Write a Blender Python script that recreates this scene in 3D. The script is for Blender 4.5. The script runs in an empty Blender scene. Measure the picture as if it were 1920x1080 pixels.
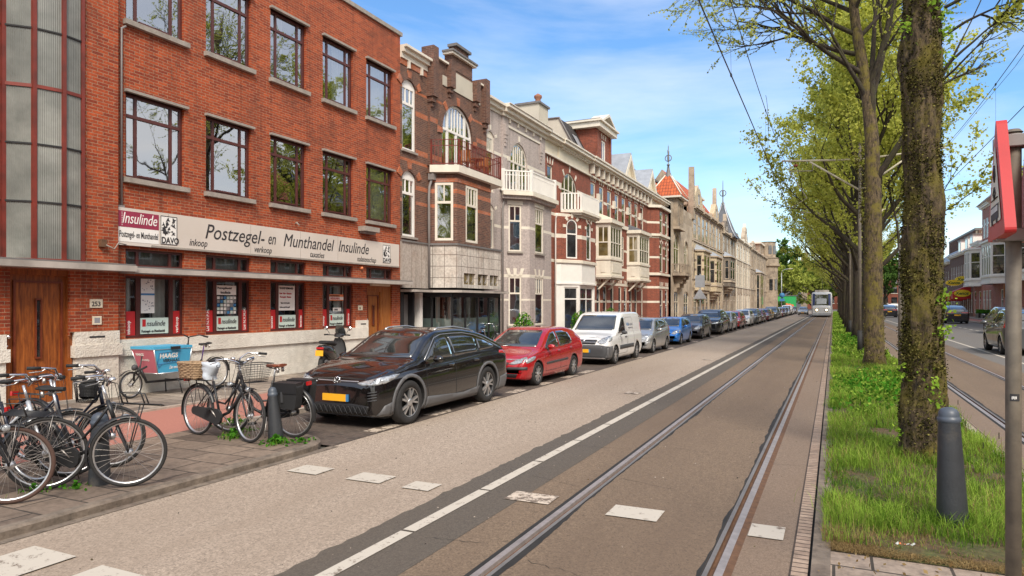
import bpy,bmesh,math,random
from mathutils import Vector,Matrix
from mathutils.bvhtree import BVHTree
from mathutils.geometry import delaunay_2d_cdt
R=math.radians
PI=math.pi
random.seed(7)
sc=bpy.context.scene
COL=sc.collection
cam=bpy.data.cameras.new('camera')
cam.lens=24.0
cam.sensor_width=36.0
cam.shift_y=29/1920
cam.clip_start=0.05
cam.clip_end=3000
camo=bpy.data.objects.new('camera',cam)
camo.location=(0,0,1.9)
camo.rotation_euler=(R(90),0,R(25.225))
COL.objects.link(camo)
sc.camera=camo
sc.view_settings.view_transform='Standard'
sc.view_settings.look='None'
sc.view_settings.exposure=0.76
sc.view_settings.gamma=1
sc.render.engine='CYCLES'
sc.cycles.max_bounces=6
sc.cycles.transparent_max_bounces=10
sc.cycles.use_denoising=True
SUN_EL,SUN_AZ=46,142
w=bpy.data.worlds.new('World')
sc.world=w
w.use_nodes=True
nt=w.node_tree
nt.nodes.clear()
out=nt.nodes.new('ShaderNodeOutputWorld')
bg=nt.nodes.new('ShaderNodeBackground')
sky=nt.nodes.new('ShaderNodeTexSky')
sky.sky_type='NISHITA'
sky.sun_disc=False
sky.sun_elevation=R(SUN_EL)
sky.sun_rotation=R(SUN_AZ)
sky.air_density=1.0
sky.dust_density=0.6
sky.ozone_density=2.5
tc=nt.nodes.new('ShaderNodeTexCoord')
mp=nt.nodes.new('ShaderNodeMapping')
mp.inputs['Scale'].default_value=(1.1,1.1,5.5)
mp.inputs['Rotation'].default_value=(0.18,0.12,0.5)
nz=nt.nodes.new('ShaderNodeTexNoise')
nz.inputs['Scale'].default_value=1.15
nz.inputs['Detail'].default_value=8
nz.inputs['Roughness'].default_value=0.55
nz.inputs['Distortion'].default_value=0.4
cr=nt.nodes.new('ShaderNodeValToRGB')
cr.color_ramp.elements[0].position=0.42
cr.color_ramp.elements[0].color=(0.06,0.06,0.06,1)
cr.color_ramp.elements[1].position=0.72
cr.color_ramp.elements[1].color=(0.52,0.52,0.52,1)
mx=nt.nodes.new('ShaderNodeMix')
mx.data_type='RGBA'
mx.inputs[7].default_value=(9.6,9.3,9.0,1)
hs=nt.nodes.new('ShaderNodeHueSaturation')
hs.inputs['Saturation'].default_value=1.32
hs.inputs['Value'].default_value=1.5
nt.links.new(tc.outputs['Generated'],mp.inputs['Vector'])
nt.links.new(mp.outputs['Vector'],nz.inputs['Vector'])
nt.links.new(nz.outputs['Fac'],cr.inputs['Fac'])
nt.links.new(sky.outputs['Color'],hs.inputs['Color'])
nt.links.new(hs.outputs['Color'],mx.inputs[6])
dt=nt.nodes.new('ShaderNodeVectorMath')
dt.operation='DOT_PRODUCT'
dt.inputs[1].default_value=(0.80,-0.58,0.12)  # extra warm cloud out of view, added to neutralise the blue skylight
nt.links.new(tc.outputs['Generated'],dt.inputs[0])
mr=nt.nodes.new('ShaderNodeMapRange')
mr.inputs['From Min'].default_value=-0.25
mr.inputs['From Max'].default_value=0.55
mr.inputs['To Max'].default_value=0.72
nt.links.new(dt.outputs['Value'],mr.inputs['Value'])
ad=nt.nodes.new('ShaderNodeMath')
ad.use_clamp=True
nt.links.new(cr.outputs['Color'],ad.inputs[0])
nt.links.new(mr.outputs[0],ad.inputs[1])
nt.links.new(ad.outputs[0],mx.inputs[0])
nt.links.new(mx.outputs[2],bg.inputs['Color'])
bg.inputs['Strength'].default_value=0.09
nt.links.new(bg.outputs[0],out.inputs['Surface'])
sl=bpy.data.lights.new('sun','SUN')
sl.energy=2.5
sl.angle=R(20)
sl.color=(1.0,0.92,0.80)
so=bpy.data.objects.new('sun',sl)
az,el=R(SUN_AZ),R(SUN_EL)
d=Vector((math.sin(az)*math.cos(el),math.cos(az)*math.cos(el),math.sin(el)))
so.rotation_euler=d.to_track_quat('Z','Y').to_euler()
COL.objects.link(so)
def _n(nt,t,**kw):
 n=nt.nodes.new(t)
 for k,v in kw.items():
  n.inputs[k].default_value=v
 return n
MATS={}
def mat(name,c,rough=0.7,metal=0.0,var=0.12,vscale=3.0,bump=0.0,bscale=40.0,coat=0.0,spec=0.5,c2=None,v2scale=0.6,v2lo=0.45,v2hi=0.65,coord='Object'):
 """principled with noise variation; optional second colour in patches"""
 m=bpy.data.materials.new(name)
 m.use_nodes=True
 nt=m.node_tree
 b=nt.nodes['Principled BSDF']
 b.inputs['Roughness'].default_value=rough
 b.inputs['Metallic'].default_value=metal
 b.inputs['Coat Weight'].default_value=coat
 b.inputs['Coat Roughness'].default_value=0.03
 b.inputs['Specular IOR Level'].default_value=spec
 tc=_n(nt,'ShaderNodeTexCoord')
 src=tc.outputs[coord]
 col=None
 if c2 is not None:
  n2=_n(nt,'ShaderNodeTexNoise',Scale=v2scale,Detail=6.0,Roughness=0.6)
  nt.links.new(src,n2.inputs['Vector'])
  r=_n(nt,'ShaderNodeValToRGB')
  r.color_ramp.elements[0].position=v2lo
  r.color_ramp.elements[0].color=(*c,1)
  r.color_ramp.elements[1].position=v2hi
  r.color_ramp.elements[1].color=(*c2,1)
  nt.links.new(n2.outputs['Fac'],r.inputs['Fac'])
  col=r.outputs['Color']
 if var>0:
  n1=_n(nt,'ShaderNodeTexNoise',Scale=vscale,Detail=5.0,Roughness=0.65)
  nt.links.new(src,n1.inputs['Vector'])
  mr=_n(nt,'ShaderNodeMapRange')
  mr.inputs['From Min'].default_value=0.3
  mr.inputs['From Max'].default_value=0.7
  mr.inputs['To Min'].default_value=1-var
  mr.inputs['To Max'].default_value=1+var
  nt.links.new(n1.outputs['Fac'],mr.inputs['Value'])
  mu=_n(nt,'ShaderNodeVectorMath')
  mu.operation='SCALE'
  if col is not None:
   nt.links.new(col,mu.inputs[0])
  else:
   mu.inputs[0].default_value=c
  nt.links.new(mr.outputs[0],mu.inputs['Scale'])
  nt.links.new(mu.outputs[0],b.inputs['Base Color'])
 elif col is not None:
  nt.links.new(col,b.inputs['Base Color'])
 else:
  b.inputs['Base Color'].default_value=(*c,1)
 if bump>0:
  n3=_n(nt,'ShaderNodeTexNoise',Scale=bscale,Detail=4.0)
  nt.links.new(src,n3.inputs['Vector'])
  bp=_n(nt,'ShaderNodeBump',Strength=bump,Distance=0.02)
  nt.links.new(n3.outputs['Fac'],bp.inputs['Height'])
  nt.links.new(bp.outputs[0],b.inputs['Normal'])
 MATS[name]=m
 return m
def brick(name,c1,c2,mortar,bw=0.215,rh=0.0625,ms=0.006,stain=(0.5,0.5,0.5),stain_amt=0.35,rough=0.8,offset=0.5,coord='UV',bump=0.5,sscale=0.8,rot=0.0,streak=0.35):
 m=bpy.data.materials.new(name)
 m.use_nodes=True
 nt=m.node_tree
 b=nt.nodes['Principled BSDF']
 b.inputs['Roughness'].default_value=rough
 tc=_n(nt,'ShaderNodeTexCoord')
 src=tc.outputs[coord]
 if rot:
  mp=_n(nt,'ShaderNodeMapping')
  mp.inputs['Rotation'].default_value=(0,0,rot)
  nt.links.new(src,mp.inputs['Vector'])
  src=mp.outputs[0]
 bt=_n(nt,'ShaderNodeTexBrick')
 bt.offset=offset
 bt.inputs['Color1'].default_value=(*c1,1)
 bt.inputs['Color2'].default_value=(*c2,1)
 bt.inputs['Mortar'].default_value=(*mortar,1)
 bt.inputs['Scale'].default_value=1
 bt.inputs['Brick Width'].default_value=bw
 bt.inputs['Row Height'].default_value=rh
 bt.inputs['Mortar Size'].default_value=ms
 bt.inputs['Mortar Smooth'].default_value=0.3
 bt.inputs['Bias'].default_value=-0.1
 nt.links.new(src,bt.inputs['Vector'])
 n1=_n(nt,'ShaderNodeTexNoise',Scale=sscale,Detail=7.0,Roughness=0.7)
 nt.links.new(tc.outputs['Object'],n1.inputs['Vector'])
 mr=_n(nt,'ShaderNodeMapRange')
 mr.inputs['From Min'].default_value=0.50
 mr.inputs['From Max'].default_value=0.75
 mr.inputs['To Max'].default_value=stain_amt
 nt.links.new(n1.outputs['Fac'],mr.inputs['Value'])
 mx=nt.nodes.new('ShaderNodeMix')
 mx.data_type='RGBA'
 mx.blend_type='MIX'
 mx.inputs[7].default_value=(*stain,1)
 nt.links.new(mr.outputs[0],mx.inputs[0])
 nt.links.new(bt.outputs['Color'],mx.inputs[6])
 n4=_n(nt,'ShaderNodeTexNoise',Scale=14.0,Detail=5.0,Roughness=0.7)
 nt.links.new(tc.outputs['Object'],n4.inputs['Vector'])
 mr2=_n(nt,'ShaderNodeMapRange')
 mr2.inputs['From Min'].default_value=0.3
 mr2.inputs['From Max'].default_value=0.7
 mr2.inputs['To Min'].default_value=0.72
 mr2.inputs['To Max'].default_value=1.28
 nt.links.new(n4.outputs['Fac'],mr2.inputs['Value'])
 mp3=_n(nt,'ShaderNodeMapping')
 mp3.inputs['Scale'].default_value=(2.2,2.2,0.22)
 nt.links.new(tc.outputs['Object'],mp3.inputs['Vector'])
 n5=_n(nt,'ShaderNodeTexNoise',Scale=1.5,Detail=8.0,Roughness=0.75)
 nt.links.new(mp3.outputs[0],n5.inputs['Vector'])
 mr3=_n(nt,'ShaderNodeMapRange')
 mr3.inputs['From Min'].default_value=0.50
 mr3.inputs['From Max'].default_value=0.68
 mr3.inputs['To Min'].default_value=1.0
 mr3.inputs['To Max'].default_value=1-streak
 nt.links.new(n5.outputs['Fac'],mr3.inputs['Value'])
 mm3=_n(nt,'ShaderNodeMath')
 mm3.operation='MULTIPLY'
 nt.links.new(mr2.outputs[0],mm3.inputs[0])
 nt.links.new(mr3.outputs[0],mm3.inputs[1])
 mu=_n(nt,'ShaderNodeVectorMath')
 mu.operation='SCALE'
 nt.links.new(mx.outputs[2],mu.inputs[0])
 nt.links.new(mm3.outputs[0],mu.inputs['Scale'])
 nt.links.new(mu.outputs[0],b.inputs['Base Color'])
 bp=_n(nt,'ShaderNodeBump',Strength=bump,Distance=0.01)
 bp.invert=True
 nt.links.new(bt.outputs['Fac'],bp.inputs['Height'])
 nt.links.new(bp.outputs[0],b.inputs['Normal'])
 MATS[name]=m
 return m
def glass_mat(name,tint=(0.75,0.8,0.8),fac=0.42,rough=0.015,wobble=0.0):
 m=bpy.data.materials.new(name)
 m.use_nodes=True
 nt=m.node_tree
 nt.nodes.clear()
 o=_n(nt,'ShaderNodeOutputMaterial')
 t=_n(nt,'ShaderNodeBsdfTransparent')
 t.inputs['Color'].default_value=(*tint,1)
 g=_n(nt,'ShaderNodeBsdfGlossy')
 g.inputs['Roughness'].default_value=rough
 g.inputs['Color'].default_value=(0.95,0.97,1,1)
 if wobble:
  tc=_n(nt,'ShaderNodeTexCoord')
  n=_n(nt,'ShaderNodeTexNoise',Scale=1.6,Detail=1.0)
  nt.links.new(tc.outputs['Object'],n.inputs['Vector'])
  bp=_n(nt,'ShaderNodeBump',Strength=wobble,Distance=0.05)
  nt.links.new(n.outputs['Fac'],bp.inputs['Height'])
  nt.links.new(bp.outputs[0],g.inputs['Normal'])
 f=_n(nt,'ShaderNodeFresnel',IOR=1.5)
 mr=_n(nt,'ShaderNodeMapRange')
 mr.inputs['From Min'].default_value=0.04
 mr.inputs['From Max'].default_value=0.6
 mr.inputs['To Min'].default_value=fac
 mr.inputs['To Max'].default_value=0.95
 nt.links.new(f.outputs[0],mr.inputs['Value'])
 mx=_n(nt,'ShaderNodeMixShader')
 nt.links.new(mr.outputs[0],mx.inputs[0])
 nt.links.new(t.outputs[0],mx.inputs[1])
 nt.links.new(g.outputs[0],mx.inputs[2])
 nt.links.new(mx.outputs[0],o.inputs['Surface'])
 return m
def dark_glass(name,base=(0.015,0.018,0.02),fac=0.3,wobble=0.1):
 m=bpy.data.materials.new(name)
 m.use_nodes=True
 nt=m.node_tree
 nt.nodes.clear()
 o=_n(nt,'ShaderNodeOutputMaterial')
 t=_n(nt,'ShaderNodeBsdfDiffuse')
 tc=_n(nt,'ShaderNodeTexCoord')
 n0=_n(nt,'ShaderNodeTexNoise',Scale=0.9,Detail=3.0)
 nt.links.new(tc.outputs['Object'],n0.inputs['Vector'])
 r=_n(nt,'ShaderNodeValToRGB')
 r.color_ramp.elements[0].position=0.4
 r.color_ramp.elements[0].color=(*base,1)
 r.color_ramp.elements[1].position=0.62
 r.color_ramp.elements[1].color=(base[0]*3+.02,base[1]*3+.02,base[2]*3+.02,1)
 nt.links.new(n0.outputs['Fac'],r.inputs['Fac'])
 nt.links.new(r.outputs['Color'],t.inputs['Color'])
 g=_n(nt,'ShaderNodeBsdfGlossy')
 g.inputs['Roughness'].default_value=0.03
 if wobble:
  n=_n(nt,'ShaderNodeTexNoise',Scale=1.3,Detail=1.0)
  nt.links.new(tc.outputs['Object'],n.inputs['Vector'])
  bp=_n(nt,'ShaderNodeBump',Strength=wobble,Distance=0.05)
  nt.links.new(n.outputs['Fac'],bp.inputs['Height'])
  nt.links.new(bp.outputs[0],g.inputs['Normal'])
 f=_n(nt,'ShaderNodeFresnel',IOR=1.5)
 mr=_n(nt,'ShaderNodeMapRange')
 mr.inputs['From Min'].default_value=0.04
 mr.inputs['From Max'].default_value=0.6
 mr.inputs['To Min'].default_value=fac
 mr.inputs['To Max'].default_value=0.9
 nt.links.new(f.outputs[0],mr.inputs['Value'])
 mx=_n(nt,'ShaderNodeMixShader')
 nt.links.new(mr.outputs[0],mx.inputs[0])
 nt.links.new(t.outputs[0],mx.inputs[1])
 nt.links.new(g.outputs[0],mx.inputs[2])
 nt.links.new(mx.outputs[0],o.inputs['Surface'])
 return m
def paint(name,c,metal=0.3,rough=0.28):
 m=mat(name,c,rough=rough,metal=metal,var=0.05,vscale=2.0,coat=1.0)
 return m
def leaf_mat(name,c1,c2,trans=0.35):
 m=bpy.data.materials.new(name)
 m.use_nodes=True
 nt=m.node_tree
 nt.nodes.clear()
 o=_n(nt,'ShaderNodeOutputMaterial')
 at=_n(nt,'ShaderNodeAttribute')
 at.attribute_name='rnd'
 r=_n(nt,'ShaderNodeValToRGB')
 r.color_ramp.elements[0].color=(*c1,1)
 r.color_ramp.elements[1].color=(*c2,1)
 nt.links.new(at.outputs['Fac'],r.inputs['Fac'])
 df=_n(nt,'ShaderNodeBsdfDiffuse')
 tr=_n(nt,'ShaderNodeBsdfTranslucent')
 nt.links.new(r.outputs['Color'],df.inputs['Color'])
 nt.links.new(r.outputs['Color'],tr.inputs['Color'])
 mx=_n(nt,'ShaderNodeMixShader')
 mx.inputs[0].default_value=trans
 nt.links.new(df.outputs[0],mx.inputs[1])
 nt.links.new(tr.outputs[0],mx.inputs[2])
 nt.links.new(mx.outputs[0],o.inputs['Surface'])
 return m
class MB:
 def __init__(s):
  s.v=[];s.f=[];s.m=[];s.sm=[];s.mats=[]
 def mi(s,m):
  if m not in s.mats:
   s.mats.append(m)
  return s.mats.index(m)
 def face(s,pts,m,smooth=False):
  i=len(s.v)
  s.v+=[tuple(p)for p in pts]
  s.f.append(tuple(range(i,i+len(pts))))
  s.m.append(s.mi(m));s.sm.append(smooth)
 def grid(s,rows,m,smooth=True,closed=False,cap0=False,cap1=False):
  i0=len(s.v)
  n=len(rows[0])
  for r in rows:
   s.v+=[tuple(p)for p in r]
  k=s.mi(m)
  for a in range(len(rows)-1):
   for b in range(n if closed else n-1):
    c=(b+1)%n
    s.f.append((i0+a*n+b,i0+a*n+c,i0+(a+1)*n+c,i0+(a+1)*n+b))
    s.m.append(k);s.sm.append(smooth)
  if cap0:
   s.f.append(tuple(i0+b for b in reversed(range(n))));s.m.append(k);s.sm.append(False)
  if cap1:
   o=i0+(len(rows)-1)*n
   s.f.append(tuple(o+b for b in range(n)));s.m.append(k);s.sm.append(False)
 def hexa(s,p,m):
  """8 corners: 0-3 bottom ccw, 4-7 top ccw"""
  i=len(s.v)
  s.v+=[tuple(q)for q in p]
  k=s.mi(m)
  for f in((3,2,1,0),(4,5,6,7),(0,1,5,4),(1,2,6,5),(2,3,7,6),(3,0,4,7)):
   s.f.append(tuple(i+j for j in f));s.m.append(k);s.sm.append(False)
 def box(s,x0,x1,y0,y1,z0,z1,m):
  if x0>x1:x0,x1=x1,x0
  if y0>y1:y0,y1=y1,y0
  s.hexa([(x0,y0,z0),(x1,y0,z0),(x1,y1,z0),(x0,y1,z0),(x0,y0,z1),(x1,y0,z1),(x1,y1,z1),(x0,y1,z1)],m)
 def tube(s,pts,r,m,n=8,caps=True,smooth=True):
  pts=[Vector(p)for p in pts]
  if not isinstance(r,(list,tuple)):
   r=[r]*len(pts)
  rows=[]
  prev=None
  for i,p in enumerate(pts):
   if i==0:t=pts[1]-p
   elif i==len(pts)-1:t=p-pts[i-1]
   else:t=(pts[i+1]-p).normalized()+(p-pts[i-1]).normalized()
   if t.length<1e-9:t=Vector((0,0,1))
   t.normalize()
   if prev is None:
    a=Vector((0,0,1))if abs(t.z)<0.9 else Vector((1,0,0))
    u=t.cross(a).normalized()
   else:
    u=prev-t*prev.dot(t)
    if u.length<1e-6:u=t.cross(Vector((1,0,0)))
    u.normalize()
   prev=u
   w=t.cross(u)
   rows.append([p+(u*math.cos(2*PI*k/n)+w*math.sin(2*PI*k/n))*r[i]for k in range(n)])
  s.grid(rows,m,smooth,closed=True,cap0=caps,cap1=caps)
 def lathe(s,prof,m,n=24,origin=(0,0,0),axis='Z',smooth=True,closed=False,a0=0.0,a1=2*PI):
  """prof: list of (r, h)"""
  o=Vector(origin)
  rows=[]
  full=abs(a1-a0-2*PI)<1e-6
  nn=n if full else n+1
  for(r,h)in prof:
   row=[]
   for k in range(nn):
    a=a0+(a1-a0)*k/n
    c,q=r*math.cos(a),r*math.sin(a)
    if axis=='Z':p=(c,q,h)
    elif axis=='Y':p=(q,h,c)
    else:p=(h,c,q)
    row.append(o+Vector(p))
   rows.append(row)
  if closed:rows.append(rows[0])
  s.grid(rows,m,smooth,closed=full)
 def torus(s,c,R0,r,m,axis='Y',n=36,k=8):
  prof=[(R0+r*math.cos(2*PI*i/k),r*math.sin(2*PI*i/k))for i in range(k)]
  s.lathe(prof,m,n,c,axis,closed=True)
 def prism(s,poly,fr,n0,n1,m):
  """poly of (u,z) extruded between n0 and n1 in frame fr (front face at n1)"""
  a=[fr.p(u,z,n0)for u,z in poly]
  b=[fr.p(u,z,n1)for u,z in poly]
  k=len(poly)
  s.face(b,m)
  s.face(a[::-1],m)
  for i in range(k):
   j=(i+1)%k
   s.face([a[i],a[j],b[j],b[i]],m)
 def build(s,name,parent=None,world=True,rnd=None,label=None,cat=None,group=None,kind=None,loc=None,fixn=True,link=True):
  me=bpy.data.meshes.new(name)
  off=Vector(loc)if loc is not None else Vector((0,0,0))
  if world and parent is not None:
   off=wloc(parent)
  vv=[tuple(Vector(p)-off)for p in s.v]if(off.length>0 and(world or loc is not None))else s.v
  me.from_pydata(vv,[],s.f)
  for m in s.mats:
   me.materials.append(m)
  me.polygons.foreach_set('material_index',s.m)
  me.polygons.foreach_set('use_smooth',s.sm)
  uvl=me.uv_layers.new(name='UVMap')
  data=[]
  V=s.v
  for f in s.f:
   a,b,c=Vector(V[f[0]]),Vector(V[f[1]]),Vector(V[f[2]])
   nn=(b-a).cross(c-b)
   if abs(nn.z)>0.75*nn.length or nn.length==0:
    for i in f:data+=[V[i][0],V[i][1]]
   else:
    t=Vector((-nn.y,nn.x,0)).normalized()
    if t.y<-1e-3 or(abs(t.y)<=1e-3 and t.x<0):t=-t
    for i in f:data+=[V[i][0]*t.x+V[i][1]*t.y,V[i][2]]
  uvl.data.foreach_set('uv',data)
  if rnd:
   at=me.attributes.new('rnd','FLOAT','FACE')
   at.data.foreach_set('value',rnd)
  me.validate()
  o=bpy.data.objects.new(name,me)
  if loc is not None:o.location=loc
  if link:COL.objects.link(o)
  if parent is not None:o.parent=parent
  tag(o,label,cat,group,kind)
  return o
def tag(o,label=None,cat=None,group=None,kind=None):
 if label:o['label']=label
 if cat:o['category']=cat
 if group:o['group']=group
 if kind:o['kind']=kind
 return o
def wloc(o):
 v=Vector((0,0,0))
 while o is not None:
  v+=o.location
  o=o.parent
 return v
def thing(name,label,cat,loc=(0,0,0),rotz=0.0,group=None):
 o=bpy.data.objects.new(name,None)
 o.empty_display_size=0.3
 COL.objects.link(o)
 o.location=loc
 o.rotation_euler=(0,0,rotz)
 return tag(o,label,cat,group)
def dup(src,loc,rotz=None,label=None,scale=None,swap=None,rot=None):
 """copy a thing with its parts and sub-parts; swap: {old material: new}"""
 def cp(o,par):
  c=o.copy()
  COL.objects.link(c)
  c.parent=par
  if swap and o.type=='MESH' and any(sl.material in swap for sl in o.material_slots):
   for i,sl in enumerate(o.material_slots):
    if sl.material in swap:
     c.material_slots[i].link='OBJECT'
     c.material_slots[i].material=swap[sl.material]
  for ch in o.children:cp(ch,c)
  return c
 r=cp(src,None)
 r.location=loc
 if rotz is not None:r.rotation_euler=(0,0,rotz)
 if rot is not None:r.rotation_euler=rot
 if scale is not None:r.scale=scale
 if label:r['label']=label
 return r
class Fr:
 """facade frame: u along the wall, z up, n outward"""
 def __init__(s,o,u):
  s.o=Vector(o);s.u=Vector(u).normalized();s.n=s.u.cross(Vector((0,0,1)))
 def p(s,u,z,n=0.0):
  return s.o+s.u*u+Vector((0,0,z))+s.n*n
 def box(s,mb,u0,u1,z0,z1,n0,n1,m):
  if u1<u0:u0,u1=u1,u0
  p=s.p
  mb.hexa([p(u0,z0,n1),p(u1,z0,n1),p(u1,z0,n0),p(u0,z0,n0),p(u0,z1,n1),p(u1,z1,n1),p(u1,z1,n0),p(u0,z1,n0)],m)
 def quad(s,mb,u0,u1,z0,z1,n,m):
  mb.face([s.p(u0,z0,n),s.p(u1,z0,n),s.p(u1,z1,n),s.p(u0,z1,n)],m)
def fr2(a,b):
 """frame running from ground point a to b, plus its length"""
 a=Vector((a[0],a[1],0));b=Vector((b[0],b[1],0))
 return Fr(a,b-a),(b-a).length
def wall(mb,fr,u0,u1,z0,z1,holes,m,reveal=0.12,rm=None,bands=()):
 """holes: (a,b,c,d[,rise]); bands: (za,zb,mat)"""
 us=sorted({u0,u1}|{min(max(h[i],u0),u1)for h in holes for i in(0,1)})
 zs=sorted({z0,z1}|{min(max(h[i],z0),z1)for h in holes for i in(2,3)}|{min(max(b[i],z0),z1)for b in bands for i in(0,1)})
 rm=rm or m
 for i in range(len(us)-1):
  for j in range(len(zs)-1):
   cu,cz=(us[i]+us[i+1])/2,(zs[j]+zs[j+1])/2
   if us[i+1]-us[i]<1e-5 or zs[j+1]-zs[j]<1e-5:continue
   if any(h[0]<cu<h[1]and h[2]<cz<h[3]for h in holes):continue
   mm=m
   for b in bands:
    if b[0]<cz<b[1]:mm=b[2]
   fr.quad(mb,us[i],us[i+1],zs[j],zs[j+1],0,mm)
 for h in holes:
  a,b,c,d=h[:4]
  rise=h[4]if len(h)>4 else 0
  top=d-rise
  P=fr.p
  mb.face([P(a,c,0),P(a,c,-reveal),P(a,top,-reveal),P(a,top,0)][::-1],rm)
  mb.face([P(b,c,0),P(b,c,-reveal),P(b,top,-reveal),P(b,top,0)],rm)
  if c>z0+1e-4:mb.face([P(a,c,0),P(b,c,0),P(b,c,-reveal),P(a,c,-reveal)][::-1],rm)
  if rise<=0:
   mb.face([P(a,d,0),P(b,d,0),P(b,d,-reveal),P(a,d,-reveal)],rm)
  else:
   arc=arcpts(a,b,top,rise,14)
   for(p,q)in zip(arc[:-1],arc[1:]):
    mb.face([P(p[0],p[1],0),P(q[0],q[1],0),P(q[0],q[1],-reveal),P(p[0],p[1],-reveal)],rm)
    mb.face([P(p[0],p[1],0),P(q[0],q[1],0),P(q[0],d,0),P(p[0],d,0)],m)
def arcpts(a,b,top,rise,n=14):
 """arc from (a,top) to (b,top) with given rise"""
 hw=(b-a)/2
 cx=(a+b)/2
 if rise>=hw*0.999:
  return[(cx-hw*math.cos(PI*i/n),top+rise*math.sin(PI*i/n))for i in range(n+1)]
 Rr=(hw*hw+rise*rise)/(2*rise)
 th=math.asin(hw/Rr)
 cz=top+rise-Rr
 return[(cx+Rr*math.sin(-th+2*th*i/n),cz+Rr*math.cos(-th+2*th*i/n))for i in range(n+1)]
def window(parent,fr,a,b,c,d,fm,gm,n=-0.1,fw=0.07,mull=(),trans=(),rise=0.0,pane=True,curtain=None,extra=None,name='window',fillarch=None,sill=None):
 """frame (fm) with mullions at fractions and transoms at fractions; pane sub-part; optional curtain (mat, coverage list)"""
 mb=MB()
 top=d-rise
 t=0.05
 B=lambda u0,u1,z0,z1,dn=0.0:fr.box(mb,u0,u1,z0,z1,n-t,n+dn,fm)
 B(a,a+fw,c,top);B(b-fw,b,c,top)
 B(a+fw,b-fw,c,c+fw)
 if rise>0:
  o=arcpts(a,b,top,rise);i_=arcpts(a+fw,b-fw,top,max(rise-fw,0.02))
  for k in range(len(o)-1):
   mb.face([fr.p(i_[k][0],i_[k][1],n),fr.p(i_[k+1][0],i_[k+1][1],n),fr.p(o[k+1][0],o[k+1][1],n),fr.p(o[k][0],o[k][1],n)],fm)
   mb.face([fr.p(i_[k][0],i_[k][1],n),fr.p(i_[k+1][0],i_[k+1][1],n),fr.p(i_[k+1][0],i_[k+1][1],n-t),fr.p(i_[k][0],i_[k][1],n-t)],fm)
  if fillarch:
   B(a+fw,b-fw,top-fw,top)
   pts=arcpts(a+fw,b-fw,top,max(rise-fw,0.02))
   mb.face([fr.p(p[0],p[1],n-0.01)for p in pts][::-1],fillarch)
 else:
  B(a+fw,b-fw,d-fw,d)
 W,H=b-a,d-c
 for q in trans:
  z=c+H*q
  B(a+fw,b-fw,z-fw*0.5,z+fw*0.5,0.004)
 for q in mull:
  if isinstance(q,tuple):
   f,z0,z1=q[:3];hw=(q[3]if len(q)>3 else fw*0.35)
  else:
   f,z0,z1,hw=q,0,1,fw*0.35
  u=a+W*f
  B(u-hw,u+hw,c+H*z0+(fw if z0==0 else 0),c+H*z1-(fw if z1==1 else 0),-0.004)
 if extra:extra(mb)
 o=mb.build(name,parent)
 if pane:
  pm=MB()
  if rise>0 and not fillarch:
   pts=[(a,c),(b,c)]+arcpts(a,b,top,rise)[::-1]
   pm.face([fr.p(u,z,n-0.03)for u,z in pts],gm)
  else:
   fr.quad(pm,a+0.01,b-0.01,c+0.01,top-0.01 if fillarch else d-0.01,n-0.03,gm)
  pm.build('pane',o)
 if curtain:
  cm,spans=curtain
  k=MB()
  for(f0,f1,z0,z1)in spans:
   u0,u1=a+W*f0,a+W*f1
   nn=max(int((u1-u0)/0.035),2)
   pts=[(u0+(u1-u0)*i/nn,0.03*math.sin(i*1.9+a*7))for i in range(nn+1)]
   k.grid([[fr.p(u,z,n-0.16+e)for u,e in pts]for z in(c+H*z0,c+H*z1)],cm,True)
  k.build('curtain',o)
 return o
def text_part(txt,parent,fr,u,z,n,size,m,name='lettering',shear=0.0,sx=1.0,width=None,align='LEFT',depth=0.004,rot=0.0,bold=0.0,label=None,space=1.0):
 cu=bpy.data.curves.new('t','FONT')
 cu.body=txt
 cu.size=size
 cu.extrude=depth
 cu.shear=shear
 cu.align_x=align
 cu.offset=bold
 cu.space_character=space
 cu.resolution_u=3
 to=bpy.data.objects.new('t',cu)
 COL.objects.link(to)
 bpy.context.view_layer.update()
 me=bpy.data.meshes.new_from_object(to.evaluated_get(bpy.context.evaluated_depsgraph_get()))
 bpy.data.objects.remove(to)
 if width:sx=width/max(v.co.x for v in me.vertices)
 cr,sr=math.cos(rot),math.sin(rot)
 off=wloc(parent)if parent is not None else Vector((0,0,0))
 for v in me.vertices:
  x,y,e=v.co.x*sx,v.co.y,v.co.z
  v.co=fr.p(u+x*cr-y*sr,z+x*sr+y*cr,n+e)-off
 me.materials.clear()
 me.materials.append(m)
 me.name=name
 o=bpy.data.objects.new(name,me)
 COL.objects.link(o)
 if parent is not None:o.parent=parent
 if label:o['label']=label
 return o
M={}
M['brick_orange']=brick('orange_brick',(0.40,0.068,0.015),(0.20,0.027,0.008),(0.34,0.20,0.12),stain=(0.11,0.035,0.018),stain_amt=0.75)
M['brick_brown']=brick('brown_brick',(0.17,0.072,0.045),(0.085,0.038,0.028),(0.22,0.17,0.13),stain=(0.06,0.04,0.035),stain_amt=0.4)
M['brick_accent']=brick('orange_accent',(0.45,0.12,0.04),(0.36,0.09,0.03),(0.3,0.2,0.14))
M['brick_red']=brick('red_brick',(0.28,0.062,0.030),(0.18,0.042,0.024),(0.25,0.15,0.11),stain=(0.10,0.035,0.025),stain_amt=0.5)
M['brick_grey']=brick('painted_grey_brick',(0.47,0.40,0.37),(0.42,0.36,0.335),(0.36,0.30,0.28),ms=0.004,stain=(0.33,0.28,0.26),stain_amt=0.4,bump=0.7)
M['brick_dark']=brick('dark_render_brick',(0.17,0.14,0.115),(0.13,0.11,0.09),(0.2,0.17,0.14),stain=(0.09,0.075,0.065),stain_amt=0.6)
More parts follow.
